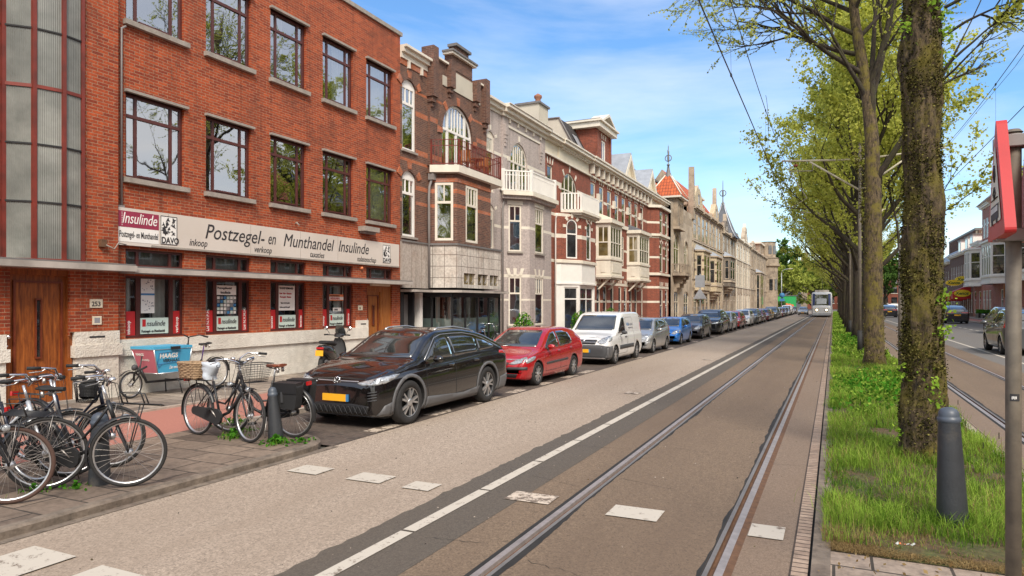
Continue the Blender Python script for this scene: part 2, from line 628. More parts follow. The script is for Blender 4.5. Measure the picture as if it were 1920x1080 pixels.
M['brick_cream']=brick('cream_brick',(0.60,0.49,0.33),(0.51,0.41,0.27),(0.42,0.35,0.25),stain=(0.36,0.29,0.20),stain_amt=0.5)
M['brick_pink']=brick('pink_red_brick',(0.42,0.13,0.09),(0.32,0.10,0.07),(0.4,0.3,0.25))
M['brick_band']=brick('brown_band_brick',(0.15,0.085,0.055),(0.11,0.065,0.045),(0.28,0.2,0.15))
M['stone']=mat('sandstone',(0.48,0.40,0.31),0.85,var=0.18,vscale=2.5,bump=0.3,bscale=25,c2=(0.30,0.235,0.17),v2scale=0.5)
M['stone_dark']=mat('weathered_stone',(0.36,0.29,0.215),0.9,var=0.22,vscale=3,bump=0.3,bscale=25,c2=(0.2,0.16,0.125),v2scale=0.8)
M['stucco']=mat('rough_white_stucco',(0.69,0.65,0.58),0.9,var=0.12,vscale=5,bump=1.0,bscale=30,c2=(0.58,0.53,0.46),v2scale=0.7)
M['white_trim']=mat('white_trim_paint',(0.70,0.64,0.54),0.55,var=0.07,vscale=3,c2=(0.60,0.55,0.46),v2scale=1.2,v2lo=0.5,v2hi=0.8)
M['white']=mat('clean_white_paint',(0.80,0.77,0.72),0.5,var=0.05)
M['cream']=mat('cream_paint',(0.66,0.59,0.46),0.6,var=0.08)
M['sill']=mat('grey_concrete_sill',(0.30,0.265,0.23),0.85,var=0.2,vscale=6,bump=0.3)
M['canopy']=mat('canopy_grey',(0.42,0.38,0.34),0.6,var=0.12,vscale=2,c2=(0.30,0.27,0.24),v2scale=1.5)
M['maroon']=mat('maroon_window_paint',(0.085,0.022,0.018),0.4,var=0.15,vscale=5)
M['redbrown']=mat('red_brown_steel_paint',(0.20,0.030,0.018),0.45,var=0.2,vscale=8,c2=(0.11,0.02,0.012),v2scale=4)
M['black']=mat('black_paint',(0.018,0.018,0.02),0.4,var=0.1)
M['blackmatte']=mat('black_matte',(0.016,0.016,0.017),0.75,var=0.2)
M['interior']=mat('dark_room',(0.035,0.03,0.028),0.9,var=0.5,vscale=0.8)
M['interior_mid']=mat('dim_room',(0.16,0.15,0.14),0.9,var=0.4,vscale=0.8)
M['curtain']=mat('white_net_curtain',(0.66,0.66,0.62),0.8,var=0.08,vscale=6)
M['curtain_grey']=mat('grey_lamellae',(0.30,0.29,0.27),0.8,var=0.08,vscale=6)
M['curtain_teal']=mat('teal_curtain',(0.10,0.22,0.23),0.8,var=0.1,vscale=6)
M['curtain_ochre']=mat('ochre_blind',(0.30,0.22,0.10),0.8,var=0.1,vscale=6)
M['glass']=glass_mat('window_glass',(0.72,0.76,0.76),0.40,wobble=0.06)
M['glass_shop']=glass_mat('shop_glass',(0.85,0.9,0.88),0.16,wobble=0.02)
M['glass_far']=dark_glass('far_window_glass',(0.012,0.013,0.014),0.16,0.12)
M['glass_warm']=dark_glass('amber_leaded_glass',(0.075,0.055,0.02),0.15,0.1)
M['frosted']=mat('frosted_glass_band',(0.42,0.50,0.47),0.35,var=0.05)
M['tile_red']=brick('orange_roof_tiles',(0.55,0.12,0.035),(0.42,0.085,0.028),(0.16,0.04,0.02),bw=0.24,rh=0.30,ms=0.02,offset=0.0,bump=1.0,stain=(0.3,0.07,0.03))
M['slate']=mat('slate_roof',(0.10,0.105,0.12),0.5,var=0.3,vscale=7,bump=0.3,bscale=20)
M['tile_dark']=brick('dark_roof_tiles',(0.05,0.042,0.04),(0.035,0.03,0.03),(0.012,0.01,0.01),bw=0.24,rh=0.28,ms=0.02,offset=0.0,bump=1.0,stain=(0.02,0.02,0.02))
M['zinc']=mat('zinc',(0.36,0.38,0.41),0.45,metal=0.3,var=0.15)
M['lead']=mat('lead_grey',(0.15,0.14,0.135),0.6,var=0.2)
M['concrete_render']=mat('pale_render',(0.50,0.46,0.38),0.85,var=0.08,vscale=2,c2=(0.42,0.38,0.32),v2scale=0.5)
M['sign_white']=mat('sign_panel_offwhite',(0.62,0.56,0.50),0.5,var=0.05,vscale=1.2,c2=(0.54,0.48,0.42),v2scale=0.6)
M['sign_maroon']=mat('sign_maroon',(0.28,0.028,0.065),0.5,var=0.08)
M['ink']=mat('sign_ink',(0.03,0.028,0.03),0.6,var=0.0)
M['paper']=mat('white_paper',(0.78,0.76,0.72),0.7,var=0.03)
M['paper_mint']=mat('pale_mint_sheet',(0.55,0.66,0.60),0.5,var=0.03)
M['print_grey']=mat('print_grey',(0.25,0.25,0.27),0.7,var=0.0)
M['print_blue']=mat('print_blue',(0.05,0.20,0.42),0.7,var=0.0)
M['red']=mat('signal_red',(0.50,0.018,0.022),0.45,var=0.12,c2=(0.40,0.02,0.02),v2scale=3)
M['orange']=mat('orange_print',(0.75,0.22,0.08),0.5,var=0.0)
M['yellow']=mat('plate_yellow',(0.85,0.42,0.02),0.4,var=0.04)
M['yellow_sign']=mat('sign_yellow',(0.85,0.62,0.03),0.4,var=0.03)
M['pipe']=mat('grey_pipe',(0.24,0.22,0.21),0.5,var=0.15)
M['steel']=mat('polished_steel',(0.50,0.46,0.43),0.42,metal=0.85,var=0.2,vscale=9)
M['rail_steel']=mat('worn_rail_steel',(0.40,0.35,0.325),0.5,metal=0.55,var=0.2,vscale=9)
M['chrome']=mat('chrome',(0.75,0.75,0.76),0.12,metal=1.0,var=0.0)
M['rust']=mat('rusty_rail_groove',(0.12,0.06,0.03),0.8,var=0.35,vscale=12)
M['tyre']=mat('tyre_rubber',(0.022,0.021,0.021),0.8,var=0.2,vscale=12)
M['alloy']=mat('alloy_silver',(0.55,0.55,0.56),0.3,metal=0.8,var=0.05)
M['plastic']=mat('dark_grey_plastic',(0.055,0.056,0.06),0.6,var=0.1)
M['cladding']=mat('grey_cladding',(0.12,0.12,0.125),0.5,var=0.08)
M['car_glass']=dark_glass('car_glass',(0.012,0.014,0.014),0.22,0.0)
M['lamp_glass']=mat('headlamp_glass',(0.42,0.44,0.46),0.12,metal=0.4,var=0.6,vscale=26,coat=1.0)
M['tail_red']=mat('tail_lamp_red',(0.45,0.01,0.012),0.2,var=0.1,coat=1.0)
M['grille']=mat('grille_black',(0.012,0.012,0.013),0.45,var=0.1)
M['lichen']=mat('galvanised_post',(0.15,0.125,0.095),0.65,var=0.25,vscale=9,c2=(0.11,0.095,0.075),v2scale=5)
M['bollard']=mat('bollard_paint',(0.034,0.037,0.042),0.5,var=0.2,vscale=7,c2=(0.10,0.085,0.07),v2scale=3,v2lo=0.55,v2hi=0.75,bump=0.15,bscale=60)
M['wood_door']=None
def wood(name,c1,c2,rough=0.35):
 m=bpy.data.materials.new(name)
 m.use_nodes=True
 nt=m.node_tree
 b=nt.nodes['Principled BSDF']
 b.inputs['Roughness'].default_value=rough
 tc=_n(nt,'ShaderNodeTexCoord')
 mp=_n(nt,'ShaderNodeMapping')
 mp.inputs['Scale'].default_value=(1,14,1.2)
 n=_n(nt,'ShaderNodeTexNoise',Scale=1.6,Detail=9.0,Roughness=0.7,Distortion=0.6)
 nt.links.new(tc.outputs['Object'],mp.inputs['Vector'])
 nt.links.new(mp.outputs[0],n.inputs['Vector'])
 r=_n(nt,'ShaderNodeValToRGB')
 r.color_ramp.elements[0].position=0.36
 r.color_ramp.elements[0].color=(*c1,1)
 r.color_ramp.elements[1].position=0.66
 r.color_ramp.elements[1].color=(*c2,1)
 nt.links.new(n.outputs['Fac'],r.inputs['Fac'])
 nt.links.new(r.outputs['Color'],b.inputs['Base Color'])
 return m
M['wood_door']=wood('varnished_oak',(0.13,0.032,0.009),(0.38,0.115,0.024))
M['wood_light']=wood('orange_varnished_wood',(0.24,0.075,0.018),(0.42,0.16,0.04))
def asphalt(name,c1,c2,patch,sp=0.5,scale=220.0,patch_amt=0.6,pscale=0.35,stretch=1.0,rough=0.85):
 m=bpy.data.materials.new(name)
 m.use_nodes=True
 nt=m.node_tree
 b=nt.nodes['Principled BSDF']
 b.inputs['Roughness'].default_value=rough
 tc=_n(nt,'ShaderNodeTexCoord')
 v=_n(nt,'ShaderNodeTexVoronoi',Scale=scale)
 nt.links.new(tc.outputs['Object'],v.inputs['Vector'])
 v2=_n(nt,'ShaderNodeTexNoise',Scale=scale*0.22,Detail=3.0,Roughness=0.8)
 nt.links.new(tc.outputs['Object'],v2.inputs['Vector'])
 ad=_n(nt,'ShaderNodeMath')
 ad.operation='MULTIPLY_ADD'
 ad.inputs[1].default_value=0.5
 nt.links.new(v.outputs['Color'],ad.inputs[0])
 hv=_n(nt,'ShaderNodeMath')
 hv.operation='MULTIPLY'
 hv.inputs[1].default_value=0.5
 nt.links.new(v2.outputs['Fac'],hv.inputs[0])
 nt.links.new(hv.outputs[0],ad.inputs[2])
 r=_n(nt,'ShaderNodeValToRGB')
 r.color_ramp.elements[0].position=0.5-sp/2
 r.color_ramp.elements[0].color=(*c1,1)
 r.color_ramp.elements[1].position=0.5+sp/2
 r.color_ramp.elements[1].color=(*c2,1)
 nt.links.new(ad.outputs[0],r.inputs['Fac'])
 mp=_n(nt,'ShaderNodeMapping')
 mp.inputs['Scale'].default_value=(1.0,1.0/stretch,1.0)
 nt.links.new(tc.outputs['Object'],mp.inputs['Vector'])
 n=_n(nt,'ShaderNodeTexNoise',Scale=pscale,Detail=7.0,Roughness=0.62)
 nt.links.new(mp.outputs[0],n.inputs['Vector'])
 mr=_n(nt,'ShaderNodeMapRange')
 mr.inputs['From Min'].default_value=0.42
 mr.inputs['From Max'].default_value=0.68
 mr.inputs['To Max'].default_value=patch_amt
 nt.links.new(n.outputs['Fac'],mr.inputs['Value'])
 mx=nt.nodes.new('ShaderNodeMix')
 mx.data_type='RGBA'
 mx.inputs[7].default_value=(*patch,1)
 nt.links.new(mr.outputs[0],mx.inputs[0])
 nt.links.new(r.outputs['Color'],mx.inputs[6])
 nt.links.new(mx.outputs[2],b.inputs['Base Color'])
 bp=_n(nt,'ShaderNodeBump',Strength=0.35,Distance=0.006)
 nt.links.new(ad.outputs[0],bp.inputs['Height'])
 nt.links.new(bp.outputs[0],b.inputs['Normal'])
 return m
M['asphalt_light']=asphalt('pale_gravelly_asphalt',(0.15,0.118,0.092),(0.53,0.425,0.335),(0.26,0.198,0.146),0.5,85,0.75,0.45,5)
M['asphalt_dark']=asphalt('dark_asphalt_strip',(0.050,0.043,0.036),(0.135,0.112,0.090),(0.10,0.077,0.056),0.5,110,0.6,0.6,6)
M['asphalt_track']=asphalt('brown_track_asphalt',(0.088,0.061,0.041),(0.255,0.180,0.118),(0.125,0.085,0.057),0.5,95,0.8,0.9,6)
M['asphalt_right']=asphalt('grey_asphalt',(0.095,0.088,0.082),(0.20,0.185,0.172),(0.15,0.13,0.115),0.5,110,0.6,0.5,6)
M['asphalt_rust']=asphalt('rust_stained_asphalt',(0.12,0.085,0.060),(0.27,0.195,0.14),(0.18,0.12,0.08),0.5,120,0.7,0.9,5)
M['cycle_red']=asphalt('red_cycle_asphalt',(0.30,0.115,0.085),(0.44,0.19,0.145),(0.34,0.15,0.115),0.6,160,0.5,0.6,4)
M['tar']=mat('tar_joint',(0.02,0.018,0.016),0.8,var=0.3)
M['paving']=brick('concrete_flag_paving',(0.22,0.165,0.125),(0.095,0.068,0.052),(0.045,0.035,0.028),bw=0.6,rh=0.4,ms=0.012,stain=(0.10,0.07,0.05),stain_amt=0.7,sscale=1.1,rot=R(0))
M['paving_left']=brick('tiled_pavement',(0.34,0.28,0.225),(0.12,0.095,0.08),(0.07,0.055,0.045),bw=0.6,rh=0.3,ms=0.010,stain=(0.26,0.20,0.16),stain_amt=0.5,sscale=0.9)
M['paving_slab']=brick('pale_slab_paving',(0.32,0.25,0.195),(0.27,0.205,0.16),(0.05,0.04,0.03),bw=0.5,rh=0.3,ms=0.012,stain=(0.19,0.145,0.11),stain_amt=0.6)
M['clinker']=brick('dark_clinker_paving',(0.105,0.075,0.060),(0.065,0.048,0.04),(0.13,0.11,0.09),bw=0.2,rh=0.09,ms=0.009,stain=(0.13,0.10,0.08),stain_amt=0.6,bump=1.0)
M['kerb_brick']=brick('pink_brick_edging',(0.36,0.265,0.20),(0.27,0.19,0.14),(0.05,0.035,0.025),bw=0.14,rh=0.09,ms=0.008,offset=0.0,stain=(0.22,0.14,0.1),bump=1.0)
M['kerb']=mat('concrete_kerb',(0.17,0.135,0.105),0.9,var=0.45,vscale=7,bump=0.4,bscale=30,c2=(0.15,0.115,0.09),v2scale=1.5)
M['kerb_pale']=mat('pale_concrete_kerb',(0.35,0.29,0.24),0.9,var=0.2,vscale=5,bump=0.4,bscale=30)
M['soil']=mat('dry_soil_and_thatch',(0.10,0.062,0.032),1.0,var=0.5,vscale=14,bump=1.0,bscale=30,c2=(0.06,0.085,0.02),v2scale=2.0)
M['ground']=mat('far_ground',(0.10,0.095,0.08),0.95,var=0.3,vscale=0.2)
M['grass']=leaf_mat('grass_blade',(0.05,0.14,0.010),(0.34,0.48,0.075),0.35)
M['straw']=leaf_mat('dry_grass',(0.16,0.10,0.04),(0.36,0.26,0.12),0.2)
M['weed']=leaf_mat('weed_leaf',(0.03,0.12,0.01),(0.10,0.30,0.03),0.3)
M['leaf_spring']=leaf_mat('young_spring_leaf',(0.20,0.23,0.03),(0.74,0.76,0.17),0.55)
M['leaf_bright']=leaf_mat('bright_leaf',(0.16,0.32,0.03),(0.42,0.60,0.08),0.45)
M['leaf_dark']=leaf_mat('park_leaf',(0.035,0.085,0.018),(0.13,0.22,0.05),0.35)
M['leaf_yellow']=leaf_mat('olive_park_leaf',(0.16,0.21,0.03),(0.46,0.50,0.11),0.35)
M['leaf_ivy']=leaf_mat('trunk_ivy_leaf',(0.012,0.014,0.004),(0.25,0.225,0.07),0.2)
def bark(name,c1,c2,moss):
 m=bpy.data.materials.new(name)
 m.use_nodes=True
 nt=m.node_tree
 b=nt.nodes['Principled BSDF']
 b.inputs['Roughness'].default_value=0.95
 tc=_n(nt,'ShaderNodeTexCoord')
 mp=_n(nt,'ShaderNodeMapping')
 mp.inputs['Scale'].default_value=(1,1,0.28)
 nt.links.new(tc.outputs['Object'],mp.inputs['Vector'])
 n=_n(nt,'ShaderNodeTexNoise',Scale=22.0,Detail=8.0,Roughness=0.75)
 nt.links.new(mp.outputs[0],n.inputs['Vector'])
 r=_n(nt,'ShaderNodeValToRGB')
 r.color_ramp.elements[0].position=0.38
 r.color_ramp.elements[0].color=(*c1,1)
 r.color_ramp.elements[1].position=0.66
 r.color_ramp.elements[1].color=(*c2,1)
 nt.links.new(n.outputs['Fac'],r.inputs['Fac'])
 n2=_n(nt,'ShaderNodeTexNoise',Scale=2.6,Detail=8.0,Roughness=0.75)
 nt.links.new(tc.outputs['Object'],n2.inputs['Vector'])
 mr=_n(nt,'ShaderNodeMapRange')
 mr.inputs['From Min'].default_value=0.46
 mr.inputs['From Max'].default_value=0.60
 mr.inputs['To Max'].default_value=0.85
 nt.links.new(n2.outputs['Fac'],mr.inputs['Value'])
 mx=nt.nodes.new('ShaderNodeMix')
 mx.data_type='RGBA'
 mx.inputs[7].default_value=(*moss,1)
 nt.links.new(mr.outputs[0],mx.inputs[0])
 nt.links.new(r.outputs['Color'],mx.inputs[6])
 nt.links.new(mx.outputs[2],b.inputs['Base Color'])
 bp=_n(nt,'ShaderNodeBump',Strength=1.0,Distance=0.04)
 nt.links.new(n.outputs['Fac'],bp.inputs['Height'])
 nt.links.new(bp.outputs[0],b.inputs['Normal'])
 return m
M['bark']=bark('mossy_bark',(0.008,0.006,0.004),(0.19,0.135,0.075),(0.17,0.14,0.018))
M['bark_plain']=bark('shaded_bark',(0.016,0.012,0.009),(0.075,0.056,0.038),(0.055,0.05,0.02))  # bark colour darkened to stand for the shade on the far trunks
def marking(name,c,wear):
 m=bpy.data.materials.new(name)
 m.use_nodes=True
 nt=m.node_tree
 b=nt.nodes['Principled BSDF']
 b.inputs['Roughness'].default_value=0.7
 tc=_n(nt,'ShaderNodeTexCoord')
 n=_n(nt,'ShaderNodeTexNoise',Scale=9.0,Detail=8.0,Roughness=0.8)
 nt.links.new(tc.outputs['Object'],n.inputs['Vector'])
 r=_n(nt,'ShaderNodeValToRGB')
 r.color_ramp.elements[0].position=wear-0.03
 r.color_ramp.elements[0].color=(0.16,0.12,0.09,1)
 r.color_ramp.elements[1].position=wear+0.03
 r.color_ramp.elements[1].color=(*c,1)
 nt.links.new(n.outputs['Fac'],r.inputs['Fac'])
 nt.links.new(r.outputs['Color'],b.inputs['Base Color'])
 return m
M['mark']=marking('road_marking_white',(0.50,0.45,0.38),0.41)
M['mark_worn']=marking('road_marking_worn',(0.56,0.47,0.38),0.50)
YE=175.0
Y0=-34.0
def flat(name,x0,x1,y0,y1,z,m,kind='structure',label=None,top=True,sub=None):
 mb=MB()
 if sub:
  ny=int((y1-y0)/sub)
  for i in range(ny):
   a,b=y0+(y1-y0)*i/ny,y0+(y1-y0)*(i+1)/ny
   mb.face([(x0,a,z),(x1,a,z),(x1,b,z),(x0,b,z)],m)
 else:
  mb.face([(x0,y0,z),(x1,y0,z),(x1,y1,z),(x0,y1,z)],m)
 return mb.build(name,kind=kind,label=label)
def slab(name,x0,x1,y0,y1,z0,z1,m,label=None):
 mb=MB();mb.box(x0,x1,y0,y1,z0,z1,m)
 return mb.build(name,kind='structure',label=label)
flat('ground',-900,900,-300,1500,-0.03,M['ground'])
flat('road',-6.03,-3.52,Y0,YE,0.0,M['asphalt_light'],label='pale gravelly asphalt traffic lane')
flat('road',-12,20,YE,320,-0.01,M['asphalt_right'],label='grey asphalt junction at the far end of the street')
mb=MB()
rr=random.Random(3)
pts=[(-3.52+rr.uniform(-.018,.012)-(0.022 if rr.random()<.2 else 0),y/10)for y in range(-40,40*10)]
for(a,b)in zip(pts[:-1],pts[1:]):
 mb.face([(a[0],a[1],0.004),(-3.30,a[1],0.004),(-3.30,b[1],0.004),(b[0],b[1],0.004)],M['asphalt_dark'])
mb.face([(-3.54,Y0,0.004),(-3.30,Y0,0.004),(-3.30,-4,0.004),(-3.54,-4,0.004)],M['asphalt_dark'])
mb.face([(-3.54,39.9,0.004),(-3.30,39.9,0.004),(-3.30,YE,0.004),(-3.54,YE,0.004)],M['asphalt_dark'])
mb.face([(-3.30,Y0,0.004),(-2.75,Y0,0.004),(-2.75,YE,0.004),(-3.30,YE,0.004)],M['asphalt_dark'])
mb.build('road',kind='structure',label='dark asphalt strip beside the white line')
RAILS=[(-2.245,-1),(-0.745,1),(2.40,-1),(3.90,1)]
XL,XR=-2.245,-0.745
flat('tram_track_bed',-2.75,XL-.06,Y0,YE,0.002,M['asphalt_track'])
flat('tram_track_bed',XL+.09,XR-.09,Y0,YE,0.002,M['asphalt_track'])
flat('tram_track_bed',XR+.10,-0.285,Y0,YE,0.002,M['asphalt_rust'])
flat('tram_track_bed',1.98,2.40-.06,Y0,YE,0.002,M['asphalt_rust'])
flat('tram_track_bed',2.40+.09,3.90-.09,Y0,YE,0.002,M['asphalt_track'])
flat('tram_track_bed',3.90+.06,4.7,Y0,YE,0.002,M['asphalt_track'])
flat('road',4.7,12.4,Y0,YE,0.0,M['asphalt_right'],label='grey asphalt road beyond the tree strip')
rl=['nearest rail on the left track, closest to the white line','bright polished rail beside the pink brick edging','grooved rail just right of the grass strip','grooved rail nearest the grey road on the right']
for(x,sg),lb in zip(RAILS,rl):
 mb=MB()
 k=-1 if sg<0 else 1
 def X(d):return x+k*d
 prof=[(0.10,0.001,M['rust']),(0.045,0.006,M['rail_steel']),(-0.012,0.010,M['rail_steel']),(-0.016,-0.018,M['rust']),(-0.052,-0.020,M['rust']),(-0.054,0.006,M['rail_steel']),(-0.088,0.006,M['tar']),(-0.10,0.001,M['tar'])]
 for a,b in zip(prof[:-1],prof[1:]):
  p=[(X(a[0]),Y0,a[1]),(X(b[0]),Y0,b[1]),(X(b[0]),YE,b[1]),(X(a[0]),YE,a[1])]
  if k>0:p=p[::-1]
  mt=a[2]
  if a[0]==0.10:mt=M['rust']if k>0 else M['tar']
  if a[0]==-0.054:mt=M['lead']
  mb.face(p,mt)
 r2=random.Random(int(x*10))
 w0_=.02
 for q in range(560):
  y=-1+q*.06
  w1_=min(.05,max(.004,w0_+r2.uniform(-.008,.008)))
  a=X(-0.098)
  f_=[(a,y,0.0035),(a-k*w0_,y,0.0035),(a-k*w1_,y+.06,0.0035),(a,y+.06,0.0035)]
  mb.face(f_ if k<0 else f_[::-1],M['tar'])
  w0_=w1_
 mb.build('tram_rail',label='grooved steel tram rail, '+lb,cat='tram rail',group='tram rails set in the asphalt')
flat('brick_edging',-0.285,-0.165,Y0,YE,0.006,M['kerb_brick'],label='single row of pink brick edging')
flat('gutter',-0.165,-0.145,Y0,YE,-0.012,M['tar'])
slab('kerb',-0.145,-0.02,Y0,YE,-0.02,0.035,M['kerb'],label='flat concrete kerb left of the grass strip')
slab('kerb',1.80,1.90,Y0,YE,-0.02,0.035,M['kerb_pale'],label='concrete kerb right of the grass strip')
flat('brick_edging',1.90,1.98,Y0,YE,0.006,M['kerb_brick'],label='brick edging right of the grass strip')
slab('pavement',-0.02,1.80,Y0,5.70,-0.02,0.030,M['paving_slab'],label='pale paving slabs in front of the grass strip')
mb=MB()
r3=random.Random(5)
rows=[]
for j in range(0,120):
 y=5.70+j*0.2 if j<100 else 25.70+(j-100)*7.8
 row=[]
 for i in range(10):
  x=-0.02+1.82*i/9
  zz=0.033+(0.03*math.sin(i/9*PI)+r3.uniform(0,.022)if 0<i<9 and j>0 else 0)
  row.append((x,y+(r3.uniform(-.05,.05)if 0<j<100 else 0),zz))
 rows.append(row)
mb.grid([r[::-1]for r in rows],M['soil'],True)
mb.build('soil',kind='structure')
mb=MB()
y=Y0
segs=[]
r4=random.Random(9)
while y<YE:
 L=1.35 if y<60 else 20
 mb.face([(-3.26,y,0.010),(-3.14,y,0.010),(-3.14,y+L,0.010),(-3.26,y+L,0.010)],M['mark'])
 y+=L+(0.035 if y<60 else 0)
mb.build('lane_marking',kind='structure',label='long solid white line beside the tram track')
for x,yy,wx,wy,mm,sk in[(-5.38,6.05,.42,.32,'mark',0),(-4.54,6.05,.44,.32,'mark',0),(-3.86,6.0,.32,.28,'mark',0),(-2.66,6.1,.46,.3,'mark_worn',0),(-1.62,6.05,.46,.34,'mark',0),(-0.50,6.02,.27,.34,'mark',0),(-5.38,3.0,.52,.46,'mark',0),(-4.55,3.0,.46,.4,'mark',0)]:
 mb=MB()
 mb.face([(x-wx/2,yy-wy/2,0.011),(x+wx/2,yy-wy/2,0.011),(x+wx/2,yy+wy/2,0.011),(x-wx/2,yy+wy/2,0.011)],M[mm])
 mb.build('crossing_marking',kind='structure')
mb=MB()
for yy in(14.0,23.5):
 mb.face([(-4.0,yy,.011),(-3.7,yy,.011),(-3.7,yy+.3,.011),(-4.0,yy+.3,.011)],M['mark_worn'])
mb.build('lane_marking',kind='structure',label='small faded white paint patches on the pale lane')
flat('lane_marking',5.36,5.48,Y0,YE,0.006,M['mark'],label='white line along the grey road right of the trees')
mb=MB()
y=20
while y<YE:
 mb.face([(8.95,y,.006),(9.1,y,.006),(9.1,y+1.2,.006),(8.95,y+1.2,.006)],M['mark']);y+=2.4
mb.build('lane_marking',kind='structure',label='dashed white line edging the right-hand parking bays')
mb=MB()
rc=random.Random(77)
for(xa,ya,xb,yb)in[(-2.1,7.2,-1.5,7.0),(-1.9,9.0,-1.2,8.9),(-3.0,6.9,-2.4,6.7),(-3.1,8.6,-2.4,8.7),(-1.4,10.8,-.9,10.9),(-.65,8.6,-.35,8.65),(-2.1,12.7,-1.3,12.6),(-.6,12,-.3,12.05),(-3.0,4.7,-2.5,4.8),(-2.05,4.6,-1.3,4.45)]:
 n=14
 pts=[(xa+(xb-xa)*i/n+rc.uniform(-.01,.01),ya+(yb-ya)*i/n+rc.uniform(-.02,.02))for i in range(n+1)]
 for p,q in zip(pts[:-1],pts[1:]):
  wd=rc.uniform(.001,.0035)
  mb.face([(p[0],p[1]-wd,.0055),(q[0],q[1]-wd,.0055),(q[0],q[1]+wd,.0055),(p[0],p[1]+wd,.0055)],M['tar'])
mb.build('asphalt_crack',kind='structure')
mb=MB()
for i in range(420):
 x,y=rc.uniform(-6,-0.3),rc.uniform(2.2,22)
 if any(abs(x-r[0])<.12 for r in RAILS):continue
 s=rc.uniform(.004,.013);a=rc.uniform(0,PI)
 c,q=math.cos(a)*s,math.sin(a)*s
 k=rc.uniform(.4,1)
 mt=rc.choice([M['kerb_pale'],M['kerb_pale'],M['tar'],M['soil']])
 top=(x,y,.005+s*.7)
 P=[(x-c,y-q,.003),(x+q*k,y-c*k,.003),(x+c,y+q,.003),(x-q*k,y+c*k,.003)]
 for j in range(4):mb.face([P[j],P[(j+1)%4],top],mt)
mb.build('road_grit',kind='stuff',label='scattered grit and fallen petals on the road',cat='grit')
mb=MB()
out_=[(-8.42,Y0),(-6.15,Y0),(-6.15,6.7)]+[(-6.75+.6*math.cos(a*PI/16),6.7+.6*math.sin(a*PI/16))for a in range(0,9)]+[(-8.42,7.3)]
mb.face([(x,y,0.075)for x,y in out_],M['paving'])
mb.build('pavement',kind='structure',label='brown flagged pavement island under the bicycles')
mb=MB()
ki=[(-6.15,Y0),(-6.15,6.7)]+[(-6.75+.6*math.cos(a*PI/16),6.7+.6*math.sin(a*PI/16))for a in range(1,9)]+[(-8.42,7.3)]
ko=[(-6.03,Y0),(-6.03,6.7)]+[(-6.75+.72*math.cos(a*PI/16),6.7+.72*math.sin(a*PI/16))for a in range(1,9)]+[(-8.42,7.42)]
rows=[]
for(a,b)in zip(ki,ko):
 m1=(b[0]+(a[0]-b[0])*.25,b[1]+(a[1]-b[1])*.25)
 rows.append([(a[0],a[1],0.070),(a[0],a[1],0.083),(m1[0],m1[1],0.083),(b[0],b[1],0.065),(b[0],b[1],-0.01)])
mb.grid(rows,M['kerb'],False)
mb.build('kerb',kind='structure',label='worn concrete kerb round the bicycle island')
flat('gutter',-6.05,-5.93,Y0,7.2,0.005,M['kerb'],label='dirty gutter along the bicycle island kerb')
flat('cycle_path',-10.62,-8.5,Y0,YE,0.045,M['cycle_red'])
slab('kerb',-8.5,-8.42,Y0,YE,-0.02,0.050,M['kerb'],label='narrow kerb between cycle path and bicycle island')
slab('kerb',-8.42,-8.30,7.42,YE,-0.02,0.085,M['kerb_pale'],label='concrete kerb behind the parked cars')
slab('kerb',-10.72,-10.62,Y0,YE,-0.02,0.080,M['kerb_pale'],label='pale concrete band between cycle path and tiled pavement')
slab('sidewalk',-14.5,-10.72,Y0,YE,-0.02,0.072,M['paving_left'],label='tiled pavement in front of the houses')
flat('parking_bay',-8.30,-6.03,7.2,YE,0.006,M['clinker'],label='dark clinker parking bay under the parked cars')
for i in range(16):
 yy=8.2+i*(1.6 if i<6 else 5.5)if i<6 else 17.5+(i-6)*5.5
 r5=random.Random(i)
 mb=MB()
 mb.face([(-6.30,yy,0.012),(-6.06,yy,0.012),(-6.06,yy+r5.uniform(.5,1.0),0.012),(-6.30,yy+r5.uniform(.5,1.0),0.012)],M['mark_worn'])
 mb.build('parking_marking',kind='structure')
slab('kerb',12.4,12.52,Y0,YE,-0.02,0.10,M['kerb_pale'],label='kerb of the far right pavement')
flat('pavement',12.52,13.1,Y0,YE,0.095,M['paving_left'])
flat('cycle_path',13.1,14.7,Y0,YE,0.10,M['cycle_red'])
slab('sidewalk',14.7,19,Y0,YE,-0.02,0.16,M['paving_left'],label='pavement in front of the right-hand houses')
FX=-12.8
b1=thing('brick_building','orange brick three storey shop building with maroon windows and ribbed stair glass','building',(FX,13.0,0))
F=Fr((FX,0,0),(0,1,0))
FL=Fr((FX+.14,0,0),(0,1,0))
cols=[(9.05,10.41),(10.98,12.29),(12.93,14.21),(14.87,16.19),(16.82,18.18)]
mb=MB()
holes=[]
for a,b in cols:
 holes+=[(a,b,4.42,6.13),(a,b,7.57,9.32)]
for a,b in cols:holes.append((a,b,2.64,3.0))
for a,b in cols[:4]:holes.append((a,b,1.20,2.46))
holes.append((16.86,18.16,0.10,2.46))
wall(mb,F,8.80,18.60,1.18,10.62,[h for h in holes if h[2]>1.0]+[(16.86,18.16,1.0,2.46)],M['brick_orange'],0.13)
wall(mb,FL,8.06,8.80,1.37,10.62,[],M['brick_orange'])
mb.face([FL.p(8.80,1.37,0),FL.p(8.80,1.37,-.14),FL.p(8.80,10.62,-.14),FL.p(8.80,10.62,0)],M['brick_orange'])
wall(mb,FL,5.2,8.06,1.37,2.52,[(6.86,7.87,1.30,2.50)],M['brick_orange'],0.15)
wall(mb,FL,3.0,6.2,2.52,10.62,[],M['brick_orange'])
mb.box(FX-9,FX-0.9,3.0,18.60,0,10.5,M['brick_orange'])
mb.face([(FX,18.6,0),(FX-9,18.6,0),(FX-9,18.6,10.62),(FX,18.6,10.62)],M['brick_orange'])
mb.build('wall',b1)
mb=MB()
